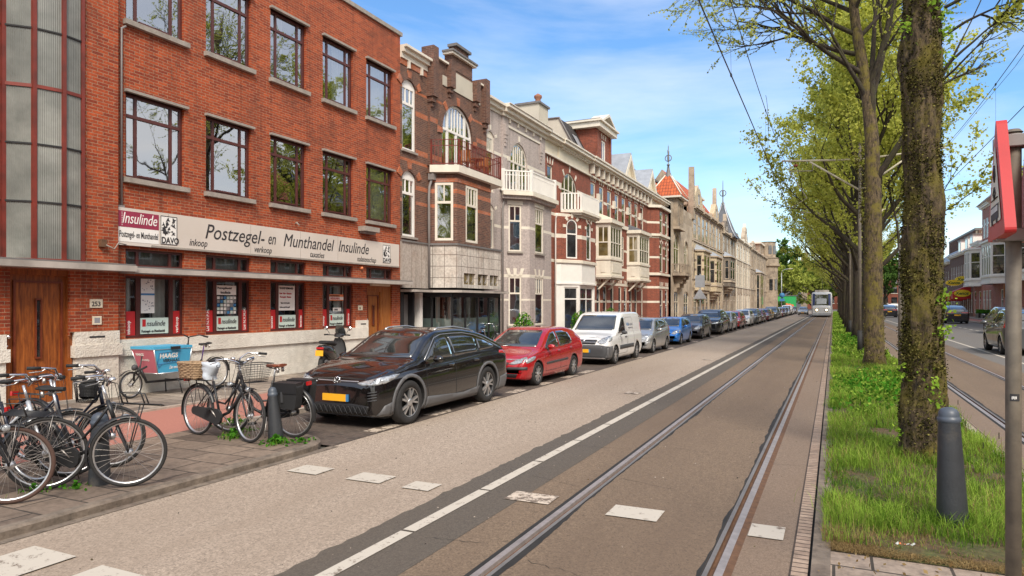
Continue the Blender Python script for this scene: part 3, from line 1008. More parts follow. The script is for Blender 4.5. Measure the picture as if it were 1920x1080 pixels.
F.box(mb,3.0,18.66,10.62,10.74,-0.4,0.06,M['sill'])
mb.build('parapet_coping',b1)
mb=MB()
F.box(mb,8.80,16.80,0.86,1.18,-0.2,0.10,M['stucco'])
F.box(mb,8.80,16.80,0.0,0.86,-0.2,0.05,M['stucco'])
F.box(mb,16.30,16.82,1.18,1.40,-0.1,0.08,M['stucco'])
F.box(mb,18.18,18.62,0.0,1.18,-0.2,0.09,M['stucco'])
FL.box(mb,7.95,8.82,1.12,1.37,-0.3,0.015,M['stucco'])
FL.box(mb,7.92,8.86,0.90,1.12,-0.3,0.05,M['stucco'])
FL.box(mb,7.97,8.80,0.0,0.90,-0.3,0.01,M['stucco'])
FL.box(mb,5.2,6.80,1.12,1.37,-0.3,0.015,M['stucco'])
FL.box(mb,5.2,6.84,0.90,1.12,-0.3,0.05,M['stucco'])
FL.box(mb,5.2,6.79,0.0,0.90,-0.3,0.01,M['stucco'])
mb.build('plinth',b1)
mb=MB()
FL.box(mb,8.22,8.52,1.25,1.285,0.0,0.019,M['ink'])
F.box(mb,16.45,16.70,1.27,1.305,0.05,0.084,M['ink'])
mb.build('letter_slot',b1)
mb=MB()
mb.lathe([(0.0,.02),(.045,.02),(.05,.0)],M['ink'],16,FL.p(8.36,0.62,0.012),'X')
mb.lathe([(0.05,.0),(.055,.03),(.07,.0)],M['sill'],16,FL.p(8.36,0.62,0.012),'X')
mb.build('drain_hole',b1)
for r,(c,d)in enumerate([(4.42,6.13),(7.57,9.32)]):
 for i,(a,b)in enumerate(cols):
  cur=[(M['curtain'],[(.02,.24,.03,.97),(.8,.98,.03,.97)]),None,(M['curtain_grey'],[(.05,.95,.6,.97)]),None,(M['curtain'],[(.35,.98,.03,.97)])][i]if r==0 else[(M['curtain'],[(.02,.98,.72,.97)]),(M['curtain'],[(.02,.98,.75,.97)]),(M['curtain_grey'],[(.02,.5,.03,.97)]),(M['curtain'],[(.5,.98,.03,.97)]),(M['curtain'],[(.02,.9,.03,.97)])][i]
  window(b1,F,a,b,c,d,M['maroon'],M['glass'],n=-0.07,fw=0.065,mull=[(.20,0,1,.028),(.80,0,1,.028)],trans=[.74],curtain=cur,extra=lambda q,a=a,b=b,c=c,d=d:F.box(q,a+.25*(b-a),b-.25*(b-a),c+.065,c+.10,-.12,-.055,M['maroon']))
  s=MB()
  F.box(s,a-0.06,b+0.08,c-0.10,c,-0.1,0.10,M['sill'])
  s.build('window_sill',b1)
  s=MB()
  F.box(s,a-0.04,b+0.06,d,d+0.055,-0.1,0.09,M['sill'])
  s.build('lintel',b1)
for a,b in cols:
 window(b1,F,a,b,2.64,3.0,M['maroon'],M['glass_shop'],n=-0.06,fw=0.05,mull=[(.22,0,1,.03),(.78,0,1,.03)],curtain=(M['curtain_grey'],[(.02,.98,.05,.95)]))
posters=[]
cbar=['inkoop','Lid N.V.P.H.','taxaties','inkoop']
cbar2=['verkoop','Lid N.V.M.H.','taxaties','verkoop']
for i,(a,b)in enumerate(cols[:4]):
 W=b-a
 wo=window(b1,F,a,b,1.20,2.46,M['maroon'],M['glass_shop'],n=-0.06,fw=0.05,mull=[(.235,0,1,.045),(.80,0,1,.045)],curtain=(M['curtain'],[(.04,.2,.03,.97),(.55,.78,.2,.97),(.83,.97,.03,.97)]if i!=2 else[(.04,.2,.03,.97),(.26,.78,.55,.97),(.83,.97,.03,.97)]),name='shop_window')
 u0,u1=a+.275*W,a+.76*W
 s=MB()
 F.quad(s,u0,u1,1.27,1.60,-0.082,M['paper_mint'])
 s.build('poster',wo)
 s=MB()
 F.quad(s,a+.05,a+.195*W,1.25,1.74,-0.082,M['red'])
 F.quad(s,b-.160*W,b-.05,1.25,1.74,-0.082,M['red'])
 s.build('red_strip',wo)
 s=MB()
 F.quad(s,u0+.05,u0+.13,1.42,1.57,-0.080,M['red'])
 s.build('red_stamp',wo)
 text_part('nsulinde',wo,F,u0+.14,1.43,-.079,.16,M['ink'],shear=.28,width=.44)
 text_part('Postzegel- en Munthandel',wo,F,u0+.03,1.30,-.079,.08,M['ink'],width=.54,bold=.0008)
 text_part(cbar[i],wo,F,a+.15,1.27,-.079,.10,M['paper'],rot=PI/2,bold=.001)
 text_part(cbar2[i],wo,F,b-.09,1.27,-.079,.10,M['paper'],rot=PI/2,bold=.001)
 s=MB()
 if i==0:
  F.quad(s,u0+.02,u0+.33,1.70,2.42,-0.082,M['paper'])
  F.quad(s,u0+.02,u0+.33,2.07,2.11,-0.080,M['print_blue'])
  rp=random.Random(2)
  for _ in range(34):
   x,z=rp.uniform(u0+.04,u0+.29),rp.uniform(1.73,2.38)
   if abs(z-2.09)<.04:continue
   F.quad(s,x,x+rp.uniform(.015,.035),z,z+rp.uniform(.01,.03),-0.079,M['print_grey'])
  s.build('poster',wo)
 elif i==1:
  F.quad(s,u0,u1-.06,2.10,2.32,-0.082,M['paper'])
  for q in range(6):
   for t in range(5):
    F.quad(s,u0+.02+q*.095,u0+.095+q*.095,1.66+t*.085,1.725+t*.085,-0.082,[M['paper'],M['print_grey'],M['paper_mint'],M['paper'],M['print_blue']][(q*3+t*2)%5])
  s.build('poster',wo)
  text_part('Postzegelhandel',wo,F,u0+.03,2.235,-.079,.075,M['ink'],sx=.85)
  text_part('Insulinde',wo,F,u0+.12,2.13,-.079,.085,M['ink'],sx=.95,bold=.001)
 elif i==2:
  F.quad(s,u0+.01,u1-.03,1.72,2.36,-0.082,M['paper'])
  s.build('poster',wo)
  text_part('TE KOOP GEVRAAGD',wo,F,u0+.04,2.27,-.079,.07,M['ink'],sx=.72,bold=.0015)
  text_part('Goud - Zilver - Diamanten',wo,F,u0+.04,2.14,-.079,.06,M['red'],sx=.66,bold=.001)
  text_part('Postzegels - Munten',wo,F,u0+.06,2.05,-.079,.06,M['red'],sx=.8,bold=.001)
  text_part('Tegen contante prijzen',wo,F,u0+.08,1.90,-.079,.05,M['ink'],sx=.7,bold=.001)
  text_part('En kies en goed uit te geld!',wo,F,u0+.05,1.79,-.079,.05,M['ink'],sx=.65,bold=.001)
 else:
  F.quad(s,u0+.01,u1-.02,1.98,2.16,-0.082,M['orange'])
  F.quad(s,u0+.01,u1-.02,2.005,2.09,-0.080,M['paper'])
  F.quad(s,u0+.16,u1-.12,1.68,1.78,-0.082,M['paper'])
  s.build('poster',wo)
  text_part('INSULINDE',wo,F,u0+.05,2.015,-.078,.085,M['red'],sx=.95,bold=.001)
  text_part('POSTZEGELHANDEL',wo,F,u0+.04,2.10,-.078,.05,M['ink'],sx=.9)
  text_part('OPEN',wo,F,u0+.20,1.70,-.078,.07,M['ink'],sx=.9)
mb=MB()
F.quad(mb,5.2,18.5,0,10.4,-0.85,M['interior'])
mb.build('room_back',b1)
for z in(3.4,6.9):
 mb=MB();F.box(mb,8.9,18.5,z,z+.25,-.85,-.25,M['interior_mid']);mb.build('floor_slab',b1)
mb=MB()
F.box(mb,8.90,18.62,2.50,2.60,-0.05,0.50,M['canopy'])
F.box(mb,8.90,18.62,2.605,2.63,-0.05,0.47,M['lead'])
FL.box(mb,4.0,8.90,2.52,2.63,-0.05,0.42,M['canopy'])
FL.box(mb,4.0,8.90,2.635,2.66,-0.05,0.38,M['lead'])
mb.build('canopy',b1)
sg=thing('shop_sign','long off-white sign board with dark italic lettering above the orange building canopy','sign',(FX+.05,13.5,3.05))
mb=MB()
F.box(mb,8.80,18.42,3.06,3.80,0.005,0.09,M['sign_white'])
for u in(9.95,12.2,13.9,15.4):
 F.box(mb,u-.004,u+.004,3.07,3.79,0.09,0.092,M['sill'])
F.box(mb,9.55,18.42,3.06,3.10,0.0902,0.10,M['sill'])
mb.build('board',sg)
mb=MB()
F.box(mb,8.83,9.72,3.13,3.74,0.091,0.094,M['paper'])
F.box(mb,8.83,9.72,3.42,3.74,0.0945,0.097,M['sign_maroon'])
for k in range(8):
 F.box(mb,8.90,8.915,3.45+k*.035,3.465+k*.035,0.098,0.099,M['paper'])
mb.build('name_panel',sg)
text_part('Insulinde',sg,F,8.90,3.50,.098,.31,M['paper'],shear=.28,width=.78)
text_part('Postzegel- en Munthandel',sg,F,8.85,3.22,.0945,.18,M['ink'],width=.85,bold=.001)
def bird_panel(u,z,w,h,wr):
 s=MB()
 F.box(s,u,u+w,z,z+h,0.091,0.095,M['paper'])
 rp=random.Random(4)
 F.box(s,u,u+.015,z,z+h,.0952,.098,M['ink']);F.box(s,u+w-.015,u+w,z,z+h,.0952,.098,M['ink'])
 F.box(s,u+.015,u+w-.015,z+h-.015,z+h,.0952,.098,M['ink']);F.box(s,u+.015,u+w-.015,z,z+.015,.0952,.098,M['ink'])
 for _ in range(26):
  x,y=u+rp.uniform(.06,w-.06),z+rp.uniform(h*.34,h-.06)
  a=rp.uniform(0,6.28);r=rp.uniform(.03,.075)*w/.42
  pts=[(x+r*k*math.cos(a+t),y+r*k*math.sin(a+t))for t,k in((0,1.2),(.5,.4),(1.9,1),(2.6,.35),(3.6,.9),(4.6,.4))]
  s.face([F.p(min(max(p,u),u+w),min(q,z+h),.0985+_*.00004)for p,q in pts],M['ink'])
 s.build('logo_panel',sg)
 text_part('DAVO',sg,F,u+.02,z+.03,.0985,.19*w/.42,M['ink'],sx=.82,bold=.003)
bird_panel(9.76,3.14,.40,.60,0)
bird_panel(17.52,3.17,.40,.56,0)
text_part('Postzegel-',sg,F,10.86,3.36,.0915,.47,M['ink'],shear=.28,width=1.78)
text_part('en',sg,F,12.74,3.38,.0915,.42,M['ink'],shear=.28,width=.28)
text_part('Munthandel',sg,F,13.26,3.37,.0915,.47,M['ink'],shear=.28,width=1.98)
text_part('Insulinde',sg,F,15.40,3.38,.0915,.46,M['ink'],shear=.28,width=1.42)
text_part('inkoop',sg,F,10.46,3.17,.0915,.22,M['ink'],shear=.28,width=.48)
text_part('verkoop',sg,F,12.30,3.15,.0915,.22,M['ink'],shear=.28,width=.58)
text_part('taxaties',sg,F,14.25,3.15,.0915,.22,M['ink'],shear=.28,width=.58)
text_part('nalatenschap',sg,F,16.25,3.15,.0915,.22,M['ink'],shear=.28,width=.93)
M['moulding']=mat('dark_varnished_moulding',(0.16,0.035,0.014),0.35,var=0.3,vscale=6)
def door(fr,a,b,z0,z1,n,wm,slit,panel_gap=.16,knob_left=True,parent=b1,dark=False):
 s=MB()
 fr.box(s,a,b,z0,z1,n-.08,n-.02,wm)
 t=0.09
 fr.box(s,a,a+t,z0,z1,n-.02,n+.03,wm);fr.box(s,b-t,b,z0,z1,n-.02,n+.03,wm)
 fr.box(s,a+t,b-t,z1-.10,z1,n-.02,n+.03,wm)
 fr.box(s,a+t,b-t,z0,z0+.32,n-.02,n+.003,wm)
 o=s.build('door',parent)
 s=MB()
 pa,pb,pc,pd=a+t+.07,b-t-.07,z0+.42,z1-.20
 for(x0,x1,y0,y1)in((pa,pb,pc,pc+.035),(pa,pb,pd-.035,pd),(pa,pa+.035,pc+.035,pd-.035),(pb-.035,pb,pc+.035,pd-.035)):
  fr.box(s,x0,x1,y0,y1,n-.02,n+.012,M['moulding'])
 c=(a+b)/2+slit
 for(x0,x1,y0,y1)in((c-.055,c+.055,pc+.38,pc+.41),(c-.055,c+.055,pd-.34,pd-.31),(c-.055,c-.035,pc+.41,pd-.34),(c+.035,c+.055,pc+.41,pd-.34)):
  fr.box(s,x0,x1,y0,y1,n-.02,n+.015,M['moulding'])
 s.build('moulding',o)
 s=MB()
 fr.box(s,c-.034,c+.034,pc+.411,pd-.341,n-.02,n-.012,M['car_glass'])
 s.build('slit_window',o)
 s=MB()
 k=a+.05 if knob_left else b-.05
 s.lathe([(.001,.07),(.03,.065),(.034,.045),(.012,.03),(.014,0)],M['chrome'],14,fr.p(k,(z0+z1)/2+.02,n+.03),'X')
 s.lathe([(.001,.012),(.016,.01),(.018,0)],M['chrome'],14,fr.p(k,(z0+z1)/2-.14,n+.03),'X')
 s.build('handle',o)
 return o
door(FL,6.80,7.95,0.12,2.50,-0.10,M['wood_door'],0.0)
mb=MB();FL.box(mb,6.78,7.98,0.05,0.13,-.25,.03,M['sill']);mb.build('doorstep',b1)
door(F,16.84,17.72,0.42,2.36,-0.10,M['wood_light'],0.02)
mb=MB()
F.box(mb,17.72,18.16,0.42,2.36,-.2,-.06,M['wood_light'])
F.box(mb,16.84,18.16,2.36,2.48,-.2,-.05,M['wood_light'])
F.box(mb,16.84,18.16,0.0,0.42,-.2,.0,M['stucco'])
F.box(mb,17.0,17.9,2.44,2.52,0.0,.1,M['cream'])
mb.build('door_surround',b1)
mb=MB();FL.box(mb,8.23,8.47,1.82,1.98,0,.02,M['cream']);o=mb.build('house_number_plate',b1)
text_part('253',o,FL,8.255,1.85,.021,.125,M['ink'],sx=.95,bold=.002)
mb=MB();FL.box(mb,8.28,8.45,1.50,1.66,0,.02,M['cream']);FL.box(mb,8.31,8.42,1.53,1.63,.02,.022,M['print_grey']);mb.build('door_bell',b1)
mb=MB();F.box(mb,16.42,16.62,1.70,1.84,0,.02,M['cream']);o=mb.build('house_number_plate',b1)
text_part('25',o,F,16.45,1.73,.021,.09,M['ink'],sx=.9,bold=.002)
mb=MB()
mb.tube([F.p(8.93,3.82,.05),F.p(8.93,7.35,.05),F.p(9.02,7.42,.05)],.022,M['pipe'],8)
F.box(mb,8.80,8.97,3.80,3.84,0.03,.09,M['pipe'])
mb.build('cable_duct',b1)
mb=MB()
FL.box(mb,8.40,8.52,2.98,3.12,0,.08,M['rust'])
mb.tube([FL.p(8.5,3.02,.08),FL.p(8.65,2.95,.10),FL.p(8.75,3.08,.08),FL.p(8.95,3.06,.02)],.012,M['sill'],6)
mb.build('junction_box',b1)
mb=MB();F.box(mb,16.42,17.12,4.06,4.20,0,.28,M['sill']);F.box(mb,16.5,17.05,4.0,4.06,0,.18,M['pipe']);mb.build('wall_light_box',b1)
mb=MB();mb.tube([F.p(13.8,4.0,.0),F.p(13.8,4.02,.06),F.p(13.84,3.95,.1)],.02,M['sill'],6);mb.build('wall_hook',b1)
mb=MB();mb.lathe([(.0,.08),(.04,.07),(.05,0)],M['orange'],12,F.p(16.55,2.96,.0),'X');mb.build('alarm_lamp',b1)
ribbed=mat('ribbed_glass',(0.17,0.175,0.16),0.30,var=0.3,vscale=1.2,c2=(0.30,0.30,0.27),v2scale=0.7,v2lo=.45,v2hi=.8)
pts=[(-13.55,6.45),(-13.38,6.72),(-13.07,6.97),(-12.76,7.30),(-12.61,7.72),(-12.64,8.08)]
sw=MB()
zr=[2.68,3.70,4.72,5.74,6.76,7.78,8.80,9.82,10.60]
for i,p in enumerate(pts):
 wdt=.042 if i in(2,3,4)else.035
 sw.box(p[0]-.05,p[0]+.035,p[1]-wdt*.8,p[1]+wdt*.8,2.66,10.62,M['redbrown'])
for a,b in zip(pts[:-1],pts[1:]):
 f,L=fr2(a,b)
 for k,z in enumerate(zr[1:-1]):
  h=.03 if k%3==2 else.014
  f.box(sw,.03,L-.03,z-h,z+h,-.03,.022,M['redbrown']if k%3==2 else M['blackmatte'])
 f.box(sw,.0,L,2.62,2.70,-.05,.03,M['redbrown'])
o=sw.build('stair_window',b1)
for a,b in zip(pts[:-1],pts[1:]):
 f,L=fr2(a,b)
 pn=MB()
 nn=int(L/.016)
 row=[(L*i/nn,.004*(1 if i%2 else-1))for i in range(nn+1)]
 pn.grid([[f.p(u,z,e)for u,e in row]for z in(2.66,10.6)],ribbed,False)
 pn.build('pane',o)
def bay(mb,pts,z0,z1,holes,m,bands=(),reveal=.1,rm=None,caps=True,capm=None):
 frs=[]
 for i,(a,b)in enumerate(zip(pts[:-1],pts[1:])):
  f,L=fr2(a,b)
  wall(mb,f,0,L,z0,z1,holes[i]if i<len(holes)else[],m,reveal,rm,bands)
  frs.append((f,L))
 if caps:
  mb.face([(p[0],p[1],z1)for p in pts],capm or m)
  mb.face([(p[0],p[1],z0)for p in pts][::-1],capm or m)
 return frs
def ledge(mb,pts,z0,z1,out,m,inn=0.05):
 """horizontal ledge following pts, protruding by out"""
 P=[Vector((p[0],p[1],0))for p in pts]
 def offs(d):
  r=[]
  for i,p in enumerate(P):
   ns=[]
   if i>0:ns.append((P[i]-P[i-1]).normalized().cross(Vector((0,0,1))))
   if i<len(P)-1:ns.append((P[i+1]-P[i]).normalized().cross(Vector((0,0,1))))
   n=sum(ns,Vector()).normalized()
   k=1/max(n.dot(ns[0]),.4)
   r.append(p+n*d*k)
  return r
 A,B=offs(-inn),offs(out)
 rows=[[(a.x,a.y,z0)for a in A],[(b.x,b.y,z0)for b in B],[(b.x,b.y,z1)for b in B],[(a.x,a.y,z1)for a in A]]
 mb.grid(rows,m,False)
 mb.face([rows[0][0],rows[3][0],rows[2][0],rows[1][0]],m)
 mb.face([rows[0][-1],rows[1][-1],rows[2][-1],rows[3][-1]],m)
def vouss(mb,fr,a,b,top,rise,m,n=3,ln=.28,wd=.10,flat_=False,out=.02,gap=.06):
 """accent stones above an opening"""
 cx,hw=(a+b)/2,(b-a)/2
 for i in range(n):
  t=(i/(n-1)-.5)*2 if n>1 else 0
  if flat_:
   u=cx+t*hw*.85;z=top+gap
   dx=t*.30
  else:
   ang=t*(PI/2 if rise>=hw*.95 else math.asin(min(1,2*rise*hw/(hw*hw+rise*rise))))
   Rr=hw if rise>=hw*.95 else(hw*hw+rise*rise)/(2*rise)
   u=cx+(Rr+gap)*math.sin(ang);z=top+rise-Rr+(Rr+gap)*math.cos(ang)
   dx=math.tan(min(abs(ang),1.2))*(1 if ang>0 else-1)
   d=Vector((math.sin(ang),math.cos(ang)));e=Vector((d.y,-d.x))*wd/2
   p=Vector((u,z));q=p+d*ln
   P=[p-e,p+e,q+e*1.25,q-e*1.25]
   mb.prism([(v.x,v.y)for v in P][::-1]if False else[(v.x,v.y)for v in P],fr,-.02,out,m)
   continue
  P=[(u-wd/2,z),(u+wd/2,z),(u+wd/2*1.2+dx*ln,z+ln),(u-wd/2*1.2+dx*ln,z+ln)]
  mb.prism(P,fr,-.02,out,m)
def ring(mb,fr,a,b,top,rise,m,th=.22,out=.015):
 """brick arch band round an opening"""
 i_=arcpts(a,b,top,rise);hw=(b-a)/2
 if rise>=hw*.99:o=arcpts(a-th,b+th,top,hw+th)
 else:o=[(p[0]+(p[0]-(a+b)/2)/hw*th*.6,p[1]+th)for p in i_]
 for k in range(len(i_)-1):
  mb.prism([i_[k],i_[k+1],o[k+1],o[k]],fr,-.02,out,m)
def cornice(mb,fr,u0,u1,z,prof,m):
 """prof: list of (z0,z1,out)"""
 for(a,b,o)in prof:
  fr.box(mb,u0,u1,z+a,z+b,-.1,o,m)
def dentils(mb,fr,u0,u1,z0,z1,out,step,wd,m):
 n=max(1,int((u1-u0)/step))
 for i in range(n):
  u=u0+(i+.5)*(u1-u0)/n
  fr.box(mb,u-wd/2,u+wd/2,z0,z1,0.0,out,m)
def body(mb,y0,y1,z,m,x=FX,depth=9.0,back=.5):
 """closed volume behind a facade"""
 mb.box(x-depth,x-back,y0,y1,0,z-.12,m)
 mb.face([(x-back+.01,y0+.01,.1),(x-back+.01,y1-.01,.1),(x-back+.01,y1-.01,z-.3),(x-back+.01,y0+.01,z-.3)],M['interior'])
 mb.face([(x,y0,0),(x-depth,y0,0),(x-depth,y0,z),(x,y0,z)][::-1],m)
 mb.face([(x,y1,0),(x-depth,y1,0),(x-depth,y1,z),(x,y1,z)],m)
def railing(name,parent,pts,z0,z1,m,step=.11,r=.012,square=False,post=.05,top=.03,mid=None):
 mb=MB()
 for a,b in zip(pts[:-1],pts[1:]):
  a=Vector((*a,0));b=Vector((*b,0));L=(b-a).length
  n=max(1,int(L/step))
  f=Fr(a,b-a)
  f.box(mb,0,L,z1-top,z1,-top*.7,top*.7,m)
  f.box(mb,0,L,z0+.04,z0+.07,-.015,.015,m)
  if mid:f.box(mb,0,L,mid-.012,mid+.012,-.012,.012,m)
  for i in range(1,n):
   u=L*i/n
   f.box(mb,u-r,u+r,z0+.07,z1-top,-r,r,m)
 for p in pts:
  mb.box(p[0]-post/2,p[0]+post/2,p[1]-post/2,p[1]+post/2,z0,z1+(.06 if square else 0),m)
 return mb.build(name,parent)
h2=thing('brown_brick_house','dark brown brick house with orange bands, iron balcony and marble clad shop front','house',(FX,21.5,0))
mb=MB()
BR,AC=M['brick_brown'],M['brick_accent']
bands=[(9.02,9.10,AC),(8.25,8.42,AC),(6.95,7.12,AC),(6.62,6.72,AC),(5.75,5.90,AC),(5.25,5.36,AC)]
nh=[(18.72,19.52,6.98,9.35,.22),(18.72,19.52,4.12,6.32,.22)]
wall(mb,F,18.60,20.28,3.95,9.75,nh,BR,.12,bands=bands)
bd=[(21.05,23.35,6.72,9.25,1.15)]
FB=Fr((FX+.10,0,0),(0,1,0))
wall(mb,FB,20.28,24.55,3.9,10.55,bd,BR,.14,bands=bands)
mb.face([FB.p(20.28,3.9,0),FB.p(20.28,3.9,-.1),FB.p(20.28,10.55,-.1),FB.p(20.28,10.55,0)][::-1],BR)
for a,b,t,r in[(18.72,19.52,9.13,.22),(18.72,19.52,6.10,.22)]:
 ring(mb,F,a,b,t,r,BR,.22,.02);vouss(mb,F,a,b,t,r,AC,3,.24,.2,out=.035)
ring(mb,FB,21.05,23.35,8.10,1.15,BR,.30,.03);vouss(mb,FB,21.05,23.35,8.10,1.15,AC,5,.30,.18,out=.045,gap=.0)
F.box(mb,18.6,20.28,9.75,9.95,-.1,.02,AC)
bayp=[(FX,20.34),(FX+.92,20.72),(FX+.92,23.30),(FX,23.75)]
frs=bay(mb,bayp,3.95,6.45,[[(.22,.86,4.10,6.12)],[(.62,1.52,4.10,6.12)],[]],BR,bands=bands)
for(f,L)in frs[:2]:
 f.box(mb,0,L,6.14,6.28,-.01,.02,AC)
body(mb,18.6,24.55,10.3,BR)
for u,zt in((20.36,10.85),(21.55,10.55),(23.50,10.55),(24.30,10.85)):
 FB.box(mb,u-.17,u+.17,9.1 if zt>10.6 else 9.75,zt,-.3,.20,BR)
 FB.box(mb,u-.12,u+.12,(9.1 if zt>10.6 else 9.75)-.18,9.1 if zt>10.6 else 9.75,-.1,.13,BR)
 FB.box(mb,u-.06,u+.06,(9.1 if zt>10.6 else 9.75)-.34,(9.1 if zt>10.6 else 9.75)-.18,-.1,.07,BR)
FB.box(mb,21.75,23.30,10.55,11.05,-.3,.02,BR)
mb.build('wall',h2)
mb=MB()
FB.box(mb,21.75,23.30,9.75,10.45,.0,.03,M['concrete_render'])
FB.box(mb,21.10,21.75,9.75,10.1,.0,.03,M['concrete_render']);FB.box(mb,23.30,23.95,9.75,10.1,.0,.03,M['concrete_render'])
mb.build('plaster_field',h2)
mb=MB()
cornice(mb,F,18.6,20.2,9.95,[(0,.18,.06),(.18,.32,.16),(.32,.40,.26)],M['white_trim'])
dentils(mb,F,18.65,20.2,9.70,9.96,.09,.7,.09,M['white_trim'])
for a,b,z in((20.55,21.40,10.55),(23.68,24.15,10.55)):FB.box(mb,a,b,z,z+.07,-.3,.10,M['white_trim'])
FB.box(mb,21.60,23.45,11.05,11.13,-.3,.14,M['white_trim']);FB.box(mb,21.55,23.50,11.13,11.20,-.3,.18,M['lead'])
FB.box(mb,22.05,23.0,11.20,11.45,-.3,.02,M['brick_brown']);FB.box(mb,21.95,23.1,11.45,11.55,-.3,.10,M['lead'])
mb.build('cornice',h2)
for(a,b,c,d,r)in nh:
 window(h2,F,a,b,c,d,M['white'],M['glass'],n=-.05,fw=.085,trans=[.66],mull=[(.33,.66,.92,.022),(.66,.66,.92,.022)],rise=r,fillarch=M['white'],curtain=(M['curtain'],[(.05,.5,.05,.6)]))
 s=MB();F.box(s,a-.05,b+.05,c-.07,c,-.1,.07,M['sill']);s.build('window_sill',h2)
window(h2,FB,21.05,23.35,6.72,9.25,M['white'],M['glass'],n=-.06,fw=.09,mull=[(.22,0,.92,.07),(.78,0,.92,.07),(.50,0,.62,.07),(.36,.60,.93,.02),(.45,.60,.95,.02),(.55,.6,.95,.02),(.64,.6,.93,.02)],trans=[.60],rise=1.15,curtain=(M['curtain'],[(.25,.45,.02,.55)]),name='balcony_door')
for(f,L),(a,b,c,d),ml in zip(frs[:2],[(.22,.86,4.10,6.12),(.62,1.52,4.10,6.12)],([(.5,.66,1,.02)],[(.25,.66,1,.02),(.5,.66,1,.02),(.75,.66,1,.02)])):
 window(h2,f,a,b,c,d,M['white_trim'],M['glass'],n=.0,fw=.085,trans=[.66],mull=ml,curtain=(M['curtain_grey'],[(.5,.95,.05,.6)]))
mb=MB()
ledge(mb,[(FX+.1,20.28)]+[(FX+.95,20.66),(FX+.95,23.9),(FX+.1,24.4)],6.45,6.70,.14,M['white_trim'])
mb.face([(FX,20.2,6.71),(FX+1.08,20.6,6.71),(FX+1.08,24.0,6.71),(FX,24.5,6.71)],M['lead'])
mb.face([(FX,20.2,6.44),(FX+1.08,20.6,6.44),(FX+1.08,24.0,6.44),(FX,24.5,6.44)][::-1],M['white_trim'])
mb.build('balcony_floor',h2)
railing('balcony_railing',h2,[(FX+.12,20.32),(FX+1.02,20.68),(FX+1.02,23.95),(FX+.12,24.4)],6.72,7.62,M['redbrown'],.12,.009,top=.02,mid=7.4)
marble=brick('marble_tiles',(0.58,0.53,0.47),(0.47,0.42,0.37),(0.16,0.13,0.11),bw=.42,rh=.40,ms=.012,offset=0,stain=(0.27,.19,.14),stain_amt=.6,bump=.3,sscale=1.8)
slabs=brick('travertine_panels',(0.42,0.36,0.31),(0.36,0.31,0.27),(0.16,0.13,0.11),bw=.6,rh=2.0,ms=.010,offset=0,stain=(0.24,.17,.13),stain_amt=.7,bump=.2,sscale=1.2)
mb=MB()
F.box(mb,18.62,20.30,2.42,3.93,-.1,.05,slabs)
cl=[(FX,20.30),(FX+.95,20.66),(FX+.95,24.10),(FX,24.5)]
bay(mb,cl,2.45,3.93,[[],[(.5,1.35,2.58,2.98),(1.55,2.35,2.58,2.98),(2.52,3.25,2.58,2.98)],[]],marble,reveal=.08)
F.box(mb,18.62,20.3,3.93,3.99,-.1,.09,M['lead'])
ledge(mb,cl,3.93,4.00,.05,M['lead'])
mb.build('stone_cladding',h2)
f,L=fr2(cl[1],cl[2])
for a,b in((.5,1.35),(1.55,2.35),(2.52,3.25)):
 s=MB()
 f.quad(s,a,b,2.58,2.98,-.06,M['glass_warm'])
 for k in range(2):
  for j in range(2):
   c0=f.p(a+(k+.5)*(b-a)/2,2.78,-.05)
   s.lathe([(.10+.05*j,-.006),(.11+.05*j,.006)],M['pipe'],10,c0,'X')
 f.box(s,(a+b)/2-.012,(a+b)/2+.012,2.58,2.98,-.06,-.03,M['canopy'])
 s.build('leaded_light',h2)
mb=MB()
ledge(mb,[(FX,18.62),(FX+.45,18.7),(FX+.45,19.9),(FX+1.25,20.5),(FX+1.25,24.25),(FX,24.6)],2.28,2.36,.0,M['canopy'],inn=1.0)
mb.face([(FX,18.62,2.37),(FX+.45,18.7,2.37),(FX+.45,19.9,2.37),(FX+1.25,20.5,2.37),(FX+1.25,24.25,2.37),(FX,24.6,2.37)],M['lead'])
mb.face([(FX,18.62,2.27),(FX+.45,18.7,2.27),(FX+.45,19.9,2.27),(FX+1.25,20.5,2.27),(FX+1.25,24.25,2.27),(FX,24.6,2.27)][::-1],M['black'])
mb.build('canopy',h2)
shp=[(FX-.6,20.2),(FX+.85,20.5),(FX+.85,24.2),(FX-.1,24.5)]
so_=MB()
for(a,b),n in zip(zip(shp[:-1],shp[1:]),(2,4,1)):
 f,L=fr2(a,b)
 for i in range(n+1):f.box(so_,L*i/n-.03,L*i/n+.03,0.07,2.27,-.03,.03,M['black'])
 f.box(so_,0,L,0.07,.22,-.03,.04,M['black']);f.box(so_,0,L,2.12,2.27,-.03,.04,M['black'])
so_=so_.build('shop_front',h2)
for(a,b)in zip(shp[:-1],shp[1:]):
 f,L=fr2(a,b)
 s=MB();f.quad(s,.03,L-.03,.2,2.14,-.01,M['glass_shop']);s.build('pane',so_)
 s=MB();f.quad(s,.03,L-.03,.82,1.38,-.02,M['frosted']);s.build('frosted_band',so_)
f,L=fr2(shp[1],shp[2])
mb=MB()
for u in(.35,1.15,1.9,2.6,3.3):
 f.box(mb,u,u+.16,.1,2.2,-.9,-.8,M['white'])
f.quad(mb,-1.5,4.0,0,2.25,-1.5,M['interior_mid'])
F.box(mb,18.66,20.4,.1,2.27,-.9,-.8,M['interior'])
f.box(mb,1.7,2.5,.1,.6,-.7,-.5,mat('blue_display',(0.02,0.10,0.30),.6))
mb.build('room_back',h2)
mb=MB()
F.box(mb,18.62,18.80,.07,2.28,-.5,.02,M['blackmatte']);F.box(mb,18.80,19.35,.07,2.2,-.25,-.2,M['lead'])
